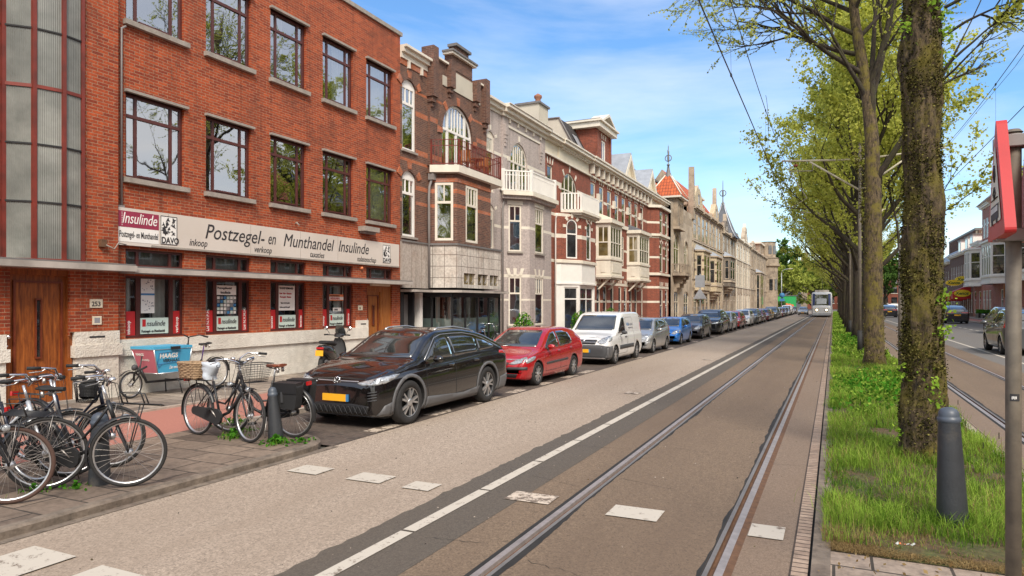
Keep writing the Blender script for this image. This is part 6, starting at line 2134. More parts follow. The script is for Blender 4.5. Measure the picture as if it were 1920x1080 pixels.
 if S.get('extra'):S['extra'](t,bvh)
 t.location=loc
 t.rotation_euler=(0,0,rot)
 return t
SUV=dict(L=4.58,W=1.85,wr=.385,fa=1.50,ra=-1.30,gc=.19,er=.78,ft=.33,fk=.93,tum=.36,top=[(-2.29,.95),(-2.25,1.08),(-2.10,1.16),(-1.75,1.36),(-1.2,1.53),(-.4,1.625),(.2,1.61),(.52,1.52),(1.02,1.23),(1.24,1.115),(1.6,1.06),(1.95,.985),(2.15,.91),(2.25,.82),(2.29,.74)],belt=[(-2.3,1.02),(-1.6,1.06),(0,1.0),(1.0,.96),(2.3,.85)],side_windows=[[(.92,1.07),(.86,1.12),(.42,1.41),(.05,1.47),(.02,1.08)],[(-.05,1.08),(-.03,1.475),(-.6,1.47),(-.98,1.40),(-.94,1.11)],[(-1.02,1.12),(-1.05,1.385),(-1.3,1.33),(-1.70,1.19),(-1.60,1.155)]],seams=[[(.98,1.0),(1.0,.7),(.93,.36)],[(-.01,1.03),(-.0,.9),(-.02,.36)],[(-.98,1.05),(-.99,.80),(-.80,.50)],[(.93,.36),(-.02,.36),(-.80,.38)],[(1.0,.94),(1.6,.93),(2.0,.86)]],handles=[(.16,.93),(-.80,.95)],mir=(.80,.93,1.02),mirror_m=None,arch=.06,cladding=[[(1.0,.21),(.98,.42),(-.3,.34),(-.92,.40),(-.94,.21)],[(-1.82,.21),(-1.84,.5),(-2.2,.55),(-2.25,.24)],[(1.96,.21),(1.98,.45),(2.12,.40),(2.2,.24)]],rail=[(.2,.0),(.1,.03),(-.5,.035),(-1.1,.03),(-1.3,.0)],rail_y=.56,spokes=5,twist=.18,double=True,windscreen=[(-.70,1.13),(.70,1.13),(.56,1.53),(-.56,1.53)],rear_window=[(-.60,1.15),(.60,1.15),(.5,1.5),(-.5,1.5)],headlight=[(.40,.775),(.50,.735),(.80,.755),(.88,.83),(.86,.895),(.70,.85)],headlight_side=[(2.14,.76),(1.86,.85),(1.74,.905),(1.95,.90),(2.18,.84)],taillight=[(.3,1.0),(.88,.98),(.88,1.08),(.3,1.08)],taillight_side=[(-2.2,.98),(-1.85,1.02),(-1.9,1.08),(-2.2,1.08)],plate=.52,rplate=.80,front=[('light_bar',[(-.42,.79),(.42,.79),(.42,.806),(-.42,.806)],M['alloy'],.006),('grille',[(-.62,.24),(.62,.24),(.66,.40),(.3,.43),(-.3,.43),(-.66,.40)],M['grille'],.006),('front_lip',[(-.74,.195),(.74,.195),(.70,.235),(-.70,.235)],M['cladding'],.012)])
def vw_extra(t,bvh):
 h=bvh.ray_cast(Vector((9,0,.80)),Vector((-1,0,0)));x=h[0].x+.012
 mb=MB();mb.torus((x,0,.80),.066,.007,M['chrome'],'X',24,6)
 f=Fr((x,-.1,0),(0,1,0))
 def seg(a,b):
  p0,p1=Vector((x+.004,a[0],.80+a[1])),Vector((x+.004,b[0],.80+b[1]));mb.tube([p0,p1],.0055,M['chrome'],5)
 seg((-.022,.060),(0,.012));seg((0,.012),(.022,.060));seg((-.052,.036),(-.022,-.055));seg((-.022,-.055),(0,.0));seg((0,.0),(.022,-.055));seg((.022,-.055),(.052,.036))
 mb.lathe([(0,-.004),(.062,-.004)],M['grille'],20,(x,0,.80),'X')
 mb.build('badge',t,world=False)
 mb=MB()
 for k in range(13):
  y=-.6+k*.1
  for sg in(-1,1):
   pts=[]
   for q in range(5):
    yy=y+sg*(q*.02-.04);zz=.25+q*.035
    h=bvh.ray_cast(Vector((9,max(-.64,min(.64,yy)),zz)),Vector((-1,0,0)))
    pts.append(h[0]+Vector((.012,0,0)))
   mb.tube(pts,.004,M['plastic'],4)
 mb.build('grille_mesh',t,world=False)
 for s_ in(-1,1):
  mb=MB()
  for k in range(4):
   pts=[]
   for q in range(5):
    h=bvh.ray_cast(Vector((9,s_*(.64+q*.035),.62-k*.045+q*.006)),Vector((-1,0,0)));pts.append(h[0]+Vector((.012,0,0)))
   mb.tube(pts,.009,M['plastic'],5)
  mb.build('air_curtain',t,world=False)
 mb=MB()
 for s_ in(-1,1):
  pts=[]
  for(xx,zz)in[(.98,1.08),(.80,1.20),(.44,1.455),(.2,1.51),(-.2,1.515),(-.6,1.51),(-1.0,1.455),(-1.3,1.38),(-1.6,1.27),(-1.80,1.18)]:
   h=bvh.ray_cast(Vector((xx,s_*5,zz)),Vector((0,-s_,0)))
   if h[0]is not None:pts.append(h[0]+Vector((0,s_*.006,0)))
  mb.tube(pts,.008,M['alloy'],5)
 mb.build('window_trim',t,world=False)
SUV['extra']=vw_extra
vw_paint=paint('black_metallic_paint',(0.006,0.005,0.005),.0,.15)
SUV['mirror_m']=vw_paint
vw=make_car('parked_car','glossy black electric crossover with grey sills, nearest car in the left parking row',SUV,vw_paint,(-6.88,10.47,0))
vw.scale=(.95,.93,.90)
HATCH=dict(L=4.20,W=1.74,wr=.31,fa=1.38,ra=-1.22,gc=.18,er=.5,ft=.24,fk=.84,tum=.36,top=[(-2.10,.95),(-2.04,1.08),(-1.85,1.25),(-1.60,1.40),(-.9,1.49),(-.1,1.49),(.2,1.42),(.95,1.06),(1.25,.945),(1.7,.85),(1.95,.76),(2.06,.66),(2.10,.58)],belt=[(-2.1,.98),(-1.2,.95),(0,.90),(1.0,.86),(2.1,.72)],side_windows=[[(.82,.93),(.78,.99),(.15,1.33),(-.15,1.37),(-.13,.935)],[(-.22,.94),(-.24,1.37),(-.75,1.37),(-1.10,1.30),(-1.22,1.05),(-1.12,.99)]],seams=[[(.90,.88),(.92,.6),(.86,.34)],[(-.18,1.36),(-.17,.9),(-.18,.34)],[(-1.05,.96),(-.98,.80),(-.80,.50)],[(.86,.34),(-.18,.34),(-.76,.36)],[(.95,.86),(1.5,.80),(1.85,.70)]],handles=[(-.02,.84),(-.92,.87)],mir=(.70,.84,.92),moulding=[(.84,.52),(.84,.58),(-.70,.60),(-.70,.54)],windscreen=[(-.66,.99),(.66,.99),(.52,1.40),(-.52,1.40)],rear_window=[(-.55,1.05),(.55,1.05),(.46,1.38),(-.46,1.38)],headlight=[(.36,.60),(.50,.585),(.78,.66),(.80,.76),(.72,.78),(.52,.70)],headlight_side=[(1.98,.62),(1.60,.70),(1.50,.77),(1.66,.78),(2.0,.72)],taillight=[(.6,.85),(.82,.85),(.78,1.05),(.62,1.05)],taillight_side=[(-2.05,.80),(-1.88,.82),(-1.82,1.02),(-1.95,1.05)],plate=.44,rplate=.70,front=[('bumper_strip',[(.34,.455),(.82,.47),(.82,.54),(.34,.525)],M['plastic'],.02),('bumper_strip',[(-.34,.455),(-.82,.47),(-.82,.54),(-.34,.525)],M['plastic'],.02),('grille',[(-.34,.55),(.34,.55),(.38,.64),(-.38,.64)],M['grille'],.006),('lower_grille',[(-.55,.22),(.55,.22),(.62,.36),(-.62,.36)],M['grille'],.006)],spokes=9)
red_paint=paint('red_car_paint',(0.42,0.008,0.012),.15,.25)
def hatch_extra(t,bvh):
 mb=MB()
 for z in(.575,.605):
  pts=[]
  for k in range(9):
   h=bvh.ray_cast(Vector((9,-.34+.085*k,z)),Vector((-1,0,0)));pts.append(h[0]+Vector((.012,0,0)))
  mb.tube(pts,.007,t.children[0].data.materials[0],5)
 mb.build('grille_bar',t,world=False)
HATCH['extra']=hatch_extra
red=make_car('parked_car','red five door hatchback with black bumper strips, parked right behind the black crossover',HATCH,red_paint,(-6.98,15.82,0))
red.scale=(.92,.93,.88)
VAN=dict(L=4.38,W=1.81,wr=.32,fa=1.36,ra=-1.37,gc=.19,er=.5,ft=.22,fk=.88,tum=.16,van=True,top=[(-2.19,1.55),(-2.17,1.70),(-2.08,1.79),(-1.5,1.83),(-.2,1.83),(.25,1.76),(.95,1.23),(1.25,1.10),(1.7,1.03),(1.95,.93),(2.12,.78),(2.19,.65)],belt=[(-2.2,1.05),(0,1.05),(1.0,1.0),(2.2,.85)],side_windows=[[(.98,1.07),(.90,1.16),(.38,1.60),(.12,1.64),(.08,1.07)]],seams=[[(.02,1.68),(.02,1.0),(.0,.34)],[(1.02,1.0),(1.03,.7),(.95,.34)],[(.98,.34),(0,.34)],[(-.1,1.62),(-.9,1.62),(-.95,1.5),(-.95,.34)],[(-.1,1.62),(-.12,1.0),(-.1,.34)]],handles=[(.16,.92)],handle_m=M['plastic'],mir=(.86,.94,1.03),mirror_m=M['plastic'],moulding=[(.9,.50),(.9,.64),(-.85,.64),(-.85,.50)],windscreen=[(-.72,1.17),(.72,1.17),(.63,1.70),(-.63,1.70)],rear_window=[(-.6,1.2),(.6,1.2),(.55,1.6),(-.55,1.6)],headlight=[(.46,.80),(.60,.72),(.80,.78),(.84,.93),(.80,1.0),(.62,.94)],headlight_side=[(2.05,.80),(1.75,.86),(1.60,.98),(1.72,1.0),(2.05,.95)],taillight=[(.7,.9),(.85,.9),(.85,1.4),(.7,1.4)],plate=.50,rplate=.60,front=[('bumper',[(-.87,.22),(.87,.22),(.87,.66),(.58,.70),(-.58,.70),(-.87,.66)],M['plastic'],.012),('grille',[(-.42,.72),(.42,.72),(.46,.86),(-.46,.86)],M['grille'],.012),('grille_bar',[(-.42,.78),(.42,.78),(.42,.80),(-.42,.80)],M['alloy'],.018),('grille_bar',[(-.45,.855),(.45,.855),(.45,.875),(-.45,.875)],M['alloy'],.018)],cladding=[[(1.74,.22),(1.76,.66),(2.0,.66),(2.12,.60),(2.15,.24)]],spokes=7)
white_paint=paint('white_car_paint',(0.72,0.71,0.70),.0,.3)
def van_extra(t,bvh):
 h=bvh.ray_cast(Vector((9,0,.83)),Vector((-1,0,0)))
 mb=MB();mb.lathe([(0,.022),(.05,.018),(.055,.0)],M['chrome'],14,(h[0].x,0,.83),'X');mb.build('badge',t,world=False)
 f=Fr((-.15,.875,0),(-1,0,0));
 for(tx,u,z,s,mm)in(('VAN',.0,1.30,.17,M['print_blue']),('Loodgieter',.32,1.32,.12,M['print_grey']),('Installatiebedrijf',.18,1.20,.09,M['print_grey'])):
  o=text_part(tx,None,f,u,z,0,s,mm,name='lettering',bold=.002,depth=.001)
  for v in o.data.vertices:
   q=bvh.ray_cast(Vector((v.co.x,5,v.co.z)),Vector((0,-1,0)))
   v.co.y=q[0].y+.006
  o.parent=t
 mb=MB();mb.tube([(.15,0,1.8),(.05,0,2.02)],.008,M['black'],5);mb.build('aerial',t,world=False)
VAN['extra']=van_extra
van=make_car('parked_van','small white delivery van with dark bumper and blue lettering, behind the red hatchback',VAN,white_paint,(-7.0,22.0,0))
van.scale=(.93,.93,.89)
SMALL=dict(L=3.75,W=1.69,wr=.30,fa=1.22,ra=-1.22,gc=.18,er=.5,ft=.26,fk=.84,tum=.34,top=[(-1.87,.95),(-1.83,1.15),(-1.70,1.36),(-1.2,1.50),(-.3,1.53),(.15,1.46),(.85,1.06),(1.15,.95),(1.5,.87),(1.72,.76),(1.83,.64),(1.87,.56)],belt=[(-1.9,1.05),(-1.0,1.0),(0,.93),(.9,.88),(1.9,.72)],side_windows=[[(.78,.96),(.72,1.02),(.12,1.38),(-.15,1.42),(-.15,.97)],[(-.23,.98),(-.24,1.42),(-.75,1.41),(-1.15,1.34),(-1.25,1.12)]],seams=[[(.85,.9),(.86,.6),(.82,.34)],[(-.19,1.42),(-.18,.95),(-.2,.34)],[(-1.05,1.0),(-.95,.75),(-.75,.5)]],handles=[(-.02,.88),(-.95,.92)],mir=(.66,.84,.95),windscreen=[(-.64,1.0),(.64,1.0),(.54,1.44),(-.54,1.44)],rear_window=[(-.55,1.12),(.55,1.12),(.48,1.42),(-.48,1.42)],headlight=[(.42,.62),(.58,.58),(.76,.68),(.76,.82),(.66,.84),(.50,.74)],headlight_side=[(1.72,.64),(1.42,.72),(1.32,.82),(1.45,.84),(1.74,.76)],taillight=[(.6,.9),(.78,.9),(.75,1.15),(.6,1.15)],taillight_side=[(-1.82,.9),(-1.70,.9),(-1.68,1.12),(-1.8,1.12)],plate=.42,rplate=.7,front=[('grille',[(-.36,.58),(.36,.58),(.40,.66),(-.40,.66)],M['grille'],.006),('lower_grille',[(-.5,.22),(.5,.22),(.56,.35),(-.56,.35)],M['grille'],.006)],spokes=7)
silver=paint('silver_car_paint',(0.42,0.42,0.42),.6,.3)
car4=make_car('parked_car','silver small hatchback parked just behind the white delivery van',SMALL,silver,(-7.0,27.1,0))
car4.scale=(.93,.93,.88)
BIG=dict(SUV);BIG.update(L=4.85,W=1.93,fa=1.5,ra=-1.45,wr=.38,rail=None,extra=None,spokes=5,twist=0,double=False,arch=None,cladding=[],top=[(x*4.85/4.58,z*1.05)for x,z in SUV['top']])
dark=paint('black_car_paint',(0.015,0.016,0.020),.3,.25)
BIG['mirror_m']=dark
car7=make_car('parked_car','large black four wheel drive, seventh in the left row',BIG,dark,(-7.05,44.6,0))
car7.scale=(.95,.94,.90)
blue=paint('blue_car_paint',(0.02,0.19,0.62),.3,.28)
anthr=paint('anthracite_car_paint',(0.035,0.032,0.040),.4,.3)
maroonp=paint('maroon_car_paint',(0.16,0.012,0.025),.4,.3)
yellowp=paint('yellow_car_paint',(0.62,0.36,0.02),.1,.3)
greyp=paint('grey_car_paint',(0.11,0.115,0.12),.5,.3)
gp='cars parked along the left kerb'
row=[(car4,silver,32.9,blue,'bright blue small hatchback parked behind the silver one',.93),(car4,silver,38.6,anthr,'dark violet grey small hatchback between the blue car and the big black one',.98),(car4,silver,49.6,silver,'pale silver hatchback parked behind the large black four wheel drive',1.0),(red,red_paint,55.0,red_paint,'second red hatchback of the left row, smaller in the picture',1.0),(car4,silver,61.0,white_paint,'white hatchback behind the distant red one',1.02),(car7,dark,67.4,greyp,'dark grey estate behind the distant white hatchback',.95),(red,red_paint,73.2,maroonp,'first of two maroon cars far along the left row',1.0),(red,red_paint,79.0,maroonp,'second of two maroon cars far along the left row',1.02),(car4,silver,84.6,yellowp,'small yellow car far along the left row',.95),(car7,dark,91.0,greyp,'grey tall car just beyond the yellow one',1.0),(car4,silver,97.5,white_paint,'small white car beyond the tall dark grey one',1.0),(red,red_paint,103.5,maroonp,'last maroon car at the far end of the left row',.98),(car4,silver,110.0,greyp,'grey hatchback near the far end of the left row',1.0),(car4,silver,116.5,silver,'silver hatchback near the far end of the left row',1.0),(van,white_paint,123.5,white_paint,'distant white van near the far end of the left row',1.0),(car4,silver,130.5,white_paint,'last but one car, white, at the far end of the left row',1.0),(car4,silver,137.5,anthr,'last dark car at the far end of the left row',1.0),]
for pr_,old,y,new,lb,sc_ in row:
 dup(pr_,(-7.05+random.uniform(-.08,.08),y,0),label=lb,swap={old:new},scale=(sc_*.94,sc_*.94,sc_*.89))
dup(car4,(-4.6,124,0),label='pale grey car driving towards the camera in the lane beside the tram',swap={silver:silver})['group']='moving cars'
def rc_(pr_,x,y,old,new,lb,s=1.0,rot=PI/2):
 c=dup(pr_,(x,y,0),rotz=rot,label=lb,swap={old:new},scale=(s,)*3)
 c['group']='cars on the right-hand road'
rc_(car4,6.55,32.2,silver,greyp,'dark olive grey hatchback on the right road, partly behind the signpost',1.12)
rc_(car4,9.95,52.8,silver,anthr,'dark hatchback parked at the right kerb beyond the olive grey one',1.12)
rc_(car7,10.5,78,dark,dark,'black estate seen from behind with red tail lights, right of the first tree trunk')
rc_(van,8.3,122,white_paint,white_paint,'white van seen from behind between the tree trunk and the signpost with blue plates')
rc_(car7,6.9,108,dark,dark,'black car seen from behind between the tree trunks')
rc_(car7,10.5,96,dark,blue,'dark blue car partly hidden behind the first tree trunk')
def bike_wheel(par,c,r,steer=0.0,tyre=None,name='wheel',spokes=28):
 tyre=tyre or M['tyre']
 mb=MB()
 mb.torus((0,0,0),r-.019,.019,tyre,'Y',40,7)
 w_=mb.build(name,par,world=False)
 w_.location=c
 w_.rotation_euler=(0,0,steer)
 mb=MB()
 mb.lathe([(r-.036,-.012),(r-.048,-.010),(r-.050,0),(r-.048,.010),(r-.036,.012)],M['alloy'],40,(0,0,0),'Y',closed=True)
 mb.build('rim',w_,world=False)
 mb=MB()
 for i in range(spokes):
  a=2*PI*i/spokes;s=1 if i%2 else-1
  b=a+(.5 if(i//2)%2 else-.5)
  mb.tube([(.03*math.sin(b),s*.028,.03*math.cos(b)),((r-.046)*math.sin(a),0,(r-.046)*math.cos(a))],.0017,M['steel'],3,caps=False)
 mb.build('spokes',w_,world=False)
 mb=MB()
 mb.lathe([(0,-.045),(.012,-.045),(.014,-.03),(.035,-.03),(.038,-.024),(.025,-.01),(.025,.01),(.038,.024),(.035,.03),(.014,.03),(.012,.045),(0,.045)],M['alloy'],14,(0,0,0),'Y')
 mb.build('hub',w_,world=False)
 return w_
def saddle(par,p,m,mb_=None):
 mb=MB()
 rows=[]
 for i in range(9):
  t=i/8;x=.14-t*.27
  w_=.022+.075*(t**1.6)if t<.85 else.085
  rows.append([(p[0]+x,p[1]+w_*math.cos(a),p[2]+.022*math.sin(a)+(.012 if t>.8 else 0))for a in[2*PI*k/10 for k in range(10)]])
 mb.grid(rows,m,True,closed=True,cap0=True,cap1=True)
 for s in(-1,1):mb.lathe([(.0,0),(.02,0),(.02,-.06),(0,-.06)],M['steel'],8,(p[0]-.08,p[1]+s*.05,p[2]-.02))
 mb.tube([(p[0]+.1,p[1],p[2]-.03),(p[0]-.08,p[1],p[2]-.045)],.008,M['steel'],5)
 return mb.build('saddle',par,world=False)
def make_bike(name,label,loc,heading,lean=0.0,fm=None,r=.345,step=True,bars='city',basket=None,front_rack=False,rear_rack=True,bags=False,wicker=False,sad=None,steer=0.0,tyre=None,group='city bicycles on the island',chaincase=True,cover=False):
 fm=fm or M['black']
 t=thing(name,label,'bicycle',(0,0,0),0,group)
 B=lambda nm,mb:mb.build(nm,t,world=False)
 WB=1.10
 bb=Vector((-.62,0,.29));ra=Vector((-WB,0,r));fa=Vector((0,0,r))
 hb,ht=Vector((-.135,0,.66)),Vector((-.205,0,.86))
 st=Vector((-.79,0,.76));sd=Vector((-.84,0,.95))
 mb=MB()
 mb.tube([hb,ht],.021,fm,10)
 mb.tube([bb,st],.016,fm,8)
 if step:
  pts=[hb+(ht-hb)*.15,Vector((-.30,0,.50)),Vector((-.44,0,.36)),bb]
  mb.tube(pts,.021,fm,8)
  mb.tube([hb+(ht-hb)*.75,Vector((-.38,0,.60)),Vector((-.52,0,.47)),bb+(st-bb)*.42],.014,fm,8)
 else:
  mb.tube([hb,bb],.018,fm,8);mb.tube([ht-Vector((0,0,.04)),st-Vector((0,0,.03))],.015,fm,8)
 for s in(-1,1):
  mb.tube([bb+Vector((0,s*.02,0)),ra+Vector((0,s*.055,0))],.010,fm,6)
  mb.tube([st-Vector((0,0,.06))+Vector((0,s*.012,0)),ra+Vector((0,s*.055,0))],.008,fm,6)
 mb.lathe([(0,-.04),(.022,-.04),(.022,.04),(0,.04)],fm,12,tuple(bb),'Y')
 B('frame',mb)
 def rz(v):
  v=Vector(v)
  ax=(ht-hb).normalized()
  return hb+Matrix.Rotation(steer,3,ax)@(v-hb)
 mb=MB()
 for s in(-1,1):
  mb.tube([rz(hb+Vector((.01,s*.03,-.02))),rz(Vector((-.085,s*.052,.54))),rz(Vector((-.02,s*.052,.40))),rz(Vector((0,s*.055,r)))],[.014,.013,.011,.009],fm,7)
 mb.tube([rz(hb+Vector((.01,-.04,-.02))),rz(hb+Vector((.01,.04,-.02)))],.015,fm,7)
 B('fork',mb)
 wf=bike_wheel(t,rz(fa),r,steer,tyre)
 wr=bike_wheel(t,ra,r,0,tyre)
 def guard(c,a0,a1,st_):
  mb=MB()
  rows=[]
  for i in range(17):
   a=R(a0+(a1-a0)*i/16)
   row=[]
   for(dy,dr)in((-.028,0.010),(-.018,.026),(0,.030),(.018,.026),(.028,.010)):
    p=Vector((math.cos(a)*(r+dr),dy,math.sin(a)*(r+dr)))
    if st_:p=Matrix.Rotation(steer,3,'Z')@p
    row.append(c+p)
   rows.append(row)
  mb.grid(rows,M['black'],True)
  for s in(-1,1):
   a=R(a0+(a1-a0)*(.08 if a0>a1 or st_ else.1))
   p=Vector((math.cos(a)*(r+.02),s*.028,math.sin(a)*(r+.02)))
   if st_:p=Matrix.Rotation(steer,3,'Z')@p
   mb.tube([c+Vector((0,s*.05,0)),c+p],.003,M['steel'],4)
  return B('mudguard',mb)
 guard(rz(fa),75,200,True)
 guard(ra,20,195,False)
 mb=MB();mb.tube([st-Vector((0,0,.05)),sd],.013,M['alloy'],8);B('seat_post',mb)
 saddle(t,sd+Vector((0,0,.02)),sad or M['blackmatte'])
 mb=MB()
 top=ht+(ht-hb).normalized()*.16
 mb.tube([rz(ht),rz(top)],.013,M['alloy'],8)
 hw=.29
 L_=[rz(top+Vector(v))for v in((.04,0,.0),(.06,.08,.04),(.02,.20,.085),(-.08,.27,.07),(-.20,hw,.055))]
 R_=[rz(top+Vector(v))for v in((.04,0,.0),(.06,-.08,.04),(.02,-.20,.085),(-.08,-.27,.07),(-.20,-hw,.055))]
 if bars=='flat':
  L_=[rz(top+Vector(v))for v in((0,0,.0),(.01,.12,.02),(-.02,.26,.03),(-.10,.32,.02))]
  R_=[rz(top+Vector(v))for v in((0,0,.0),(.01,-.12,.02),(-.02,-.26,.03),(-.10,-.32,.02))]
 mb.tube(L_[::-1]+R_[1:],.0115,M['chrome']if bars!='flat' else M['alloy'],8)
 hbz=B('handlebar',mb)
 for P_ in(L_,R_):
  mb=MB()
  d_=(P_[-1]-P_[-2]).normalized()
  mb.tube([P_[-1]-d_*.10,P_[-1]+d_*.02],.0175,M['blackmatte'],9)
  mb.build('grip',hbz,world=False)
 for P_ in(L_,R_):
  mb=MB()
  mb.tube([P_[-2]+Vector((.02,0,-.01)),P_[-2]+Vector((-.02,0,-.035)),P_[-1]+Vector((0,0,-.045))],.006,M['alloy'],5)
  mb.build('brake_lever',hbz,world=False)
 mb=MB()
 mb.lathe([(0,.03),(.025,.028),(.034,.01),(.034,0),(0,0)],M['alloy'],12,tuple(L_[1]+Vector((0,.02,.015))));mb.build('bell',hbz,world=False)
 mb=MB()
 for s in(-1,1):
  mb.tube([L_[-2]if s>0 else R_[-2],rz(top+Vector((.12,s*.1,.02))),rz(hb+Vector((.07,s*.03,.06))),rz(hb+Vector((.0,s*.03,-.12)))],.0035,M['blackmatte'],4)
 B('cable',mb)
 mb=MB()
 if chaincase:
  P_=[]
  for k in range(9):a=R(-90+k*22.5);P_.append((bb.x+.105*math.cos(a),bb.z+.105*math.sin(a)))
  for k in range(9):a=R(90+k*22.5);P_.append((ra.x+.06*math.cos(a),ra.z+.055*math.sin(a)))
  f=Fr((0,-.045,0),(1,0,0));mb.prism(P_,f,-.012,.022,M['blackmatte'])
 else:
  mb.torus((bb.x,-.045,bb.z),.09,.006,M['steel'],'Y',20,5);mb.tube([(bb.x,-.045,bb.z+.09),(ra.x,-.045,ra.z+.035)],.004,M['rust'],4);mb.tube([(bb.x,-.045,bb.z-.09),(ra.x,-.045,ra.z-.035)],.004,M['rust'],4)
 B('chain_guard',mb)
 for s in(-1,1):
  mb=MB()
  e=bb+Vector((.12*s,s*.075,-.11*s));mb.tube([bb+Vector((0,s*.06,0)),e],.009,M['steel'],6);mb.box(e.x-.045,e.x+.045,e.y+(0 if s>0 else-.09),e.y+(.09 if s>0 else 0),e.z-.012,e.z+.012,M['blackmatte']);B('pedal',mb)
 mb=MB()
 q=rz(hb+Vector((.09,0,.03)))
 mb.lathe([(0,.035),(.032,.03),(.038,.0),(.03,-.03),(.012,-.05),(0,-.052)],M['lamp_glass'],14,tuple(q),'X');B('head_lamp',mb)
 mb=MB()
 mb.tube([(-.70,.05,.27),(-.74,.16,.01)],.009,M['steel'],5);B('kickstand',mb)
 if rear_rack:
  mb=MB();z=r*2+.07
  for s in(-1,1):
   mb.tube([(-.90,s*.055,z),(-1.32,s*.055,z),(-1.36,s*.03,z)],.006,M['black'],5)
   mb.tube([ra+Vector((0,s*.06,0)),Vector((-1.08,s*.06,z)),],.005,M['black'],5);mb.tube([ra+Vector((0,s*.06,0)),Vector((-1.26,s*.06,z))],.005,M['black'],5)
  for k in range(5):mb.tube([(-.95-k*.09,-.055,z),(-.95-k*.09,.055,z)],.004,M['black'],4)
  B('carrier',mb)
  mb=MB();mb.box(-1.40,-1.37,-.04,.04,z-.03,z+.02,M['tail_red']);B('rear_lamp',mb)
 if front_rack:
  mb=MB()
  for k in range(7):
   y=-.17+k*.057
   mb.tube([rz((-.05,y,.83)),rz((.28,y,.80))],.007,M['black'],5)
  for x_,z_ in((-.05,.83),(.28,.80)):mb.tube([rz((x_,-.19,z_)),rz((x_,.19,z_))],.009,M['black'],6)
  for s in(-1,1):mb.tube([rz((-.05,s*.19,.83)),rz((-.08,s*.19,.93)),rz((.1,s*.19,.93)),rz((.14,s*.19,.82))],.008,M['black'],5);mb.tube([rz((.1,s*.15,.82)),rz((0,s*.055,r))],.006,M['black'],5)
  B('front_carrier',mb)
 if basket:
  mesh_basket(t,rz,basket)
 if wicker:
  mb=MB();z0=r*2+.09
  wm=mat('wicker',(0.33,0.22,0.13),.8,var=.35,vscale=30,bump=.6,bscale=60)
  for k in range(9):
   e=k/8;hx,hy=.20+.03*e,.15+.03*e;n=36
   pts=[(-1.18+hx*math.copysign(abs(math.cos(a))**.55,math.cos(a))+.006*(1 if(i+k)%2 else-1),hy*math.copysign(abs(math.sin(a))**.55,math.sin(a))+.006*(1 if(i+k)%2 else-1),z0+.025+e*.19)for i,a in enumerate([2*PI*j/n for j in range(n+1)])]
   mb.tube(pts,.0135 if k<8 else.019,wm,5,caps=False)
  mb.box(-1.36,-1.0,-.14,.14,z0,z0+.015,wm)
  B('wicker_basket',mb)
 if cover:
  mb=MB();rw=[]
  rp=random.Random(3)
  for i in range(9):
   tt=i/8
   rw.append([(sd.x-.02+(.17-.05*tt)*math.cos(a)*(.5+.5*math.sin(PI*min(1,tt+.25)))*rp.uniform(.85,1.1),(.10)*math.sin(a)*rp.uniform(.8,1.15),sd.z+.07-tt*.24)for a in[2*PI*k/14 for k in range(14)]])
  mb.grid(rw,mat('plastic_bag',(0.55,0.60,0.66),.35,var=.1),True,closed=True,cap0=True)
  B('saddle_cover',mb)
 if bags:
  for s in(-1,1):
   mb=MB();z0=.42
   P_=[(-.98,z0+.03),(-1.30,z0),(-1.36,z0+.33),(-.94,z0+.34)]
   f=Fr((0,s*.14,0),(1,0,0));mb.prism(rounded([(p[0],p[1])for p in P_][::-1],.05),f,-.065,.065,M['blackmatte']);o=B('pannier',mb)
   mb=MB();f.box(mb,-1.34,-.96,z0+.22,z0+.36,-.075,.075,M['black']);f.box(mb,-1.12,-1.09,z0+.1,z0+.24,-.08,.08,M['plastic']);mb.build('pannier_flap',o,world=False)
 t.location=loc
 t.rotation_mode='ZXY'
 t.rotation_euler=(lean,0,heading)
 return t
def mesh_basket(t,rz,kind):
 mb=MB()
 c=Vector((.10,0,.80))
 W0,W1,D0,D1,Hh=.13,.19,.09,.14,.24
 def P(u,v,k):
  return rz(c+Vector(((D0+(D1-D0)*k)*u,(W0+(W1-W0)*k)*v,Hh*k)))
 for k in[i/8 for i in range(9)]:
  mb.tube([P(-1,-1,k),P(1,-1,k),P(1,1,k),P(-1,1,k),P(-1,-1,k)],.0022 if k<1 else.006,M['black'],4)
 for i in range(9):
  e=-1+i/4
  for a,b in(((e,-1),None),((e,1),None),((-1,e),None),((1,e),None)):
   mb.tube([P(a[0],a[1],0),P(a[0],a[1],1)],.002,M['black'],3)
  mb.tube([P(e,-1,0),P(e,1,0)],.002,M['black'],3);mb.tube([P(-1,e,0),P(1,e,0)],.002,M['black'],3)
 mb.build('wire_basket',t,world=False)
 if kind=='full':
  mb=MB()
  rows=[]
  rp=random.Random(8)
  for i in range(7):
   k=.15+.8*i/6
   rows.append([P((.82-.25*(i>4))*math.cos(a)*rp.uniform(.8,1.1),(.85-.25*(i>4))*math.sin(a)*rp.uniform(.85,1.1),min(k*rp.uniform(.9,1.1),1.05))for a in[2*PI*j/12 for j in range(12)]])
  mb.grid(rows,M['blackmatte'],True,closed=True,cap1=True)
  mb.build('bag',t,world=False)
def contact(fx,fy,hd):return(fx,fy,.075)
browntyre=mat('brown_tyre',(0.075,0.040,0.030),.8,var=.15)
silverf=mat('silver_bike_frame',(0.50,0.51,0.53),.35,metal=.5,var=.05)
navy=mat('navy_bike_frame',(0.012,0.016,0.035),.35,var=.1)
H1=R(64)
def bk(label,x,y,hd,**k):return make_bike('bicycle',label,(x,y,.077),R(hd),**k)
bk('black bicycle with brown tyres and a front carrier, leftmost and nearest to the kerb',-6.78,3.66,52,lean=-.05,front_rack=True,tyre=browntyre,steer=-.05,r=.35)
bk('silver framed ladies bicycle with a white handlebar, second from the left',-6.98,4.08,30,lean=-.07,fm=silverf,steer=.50,r=.355,cover=False)
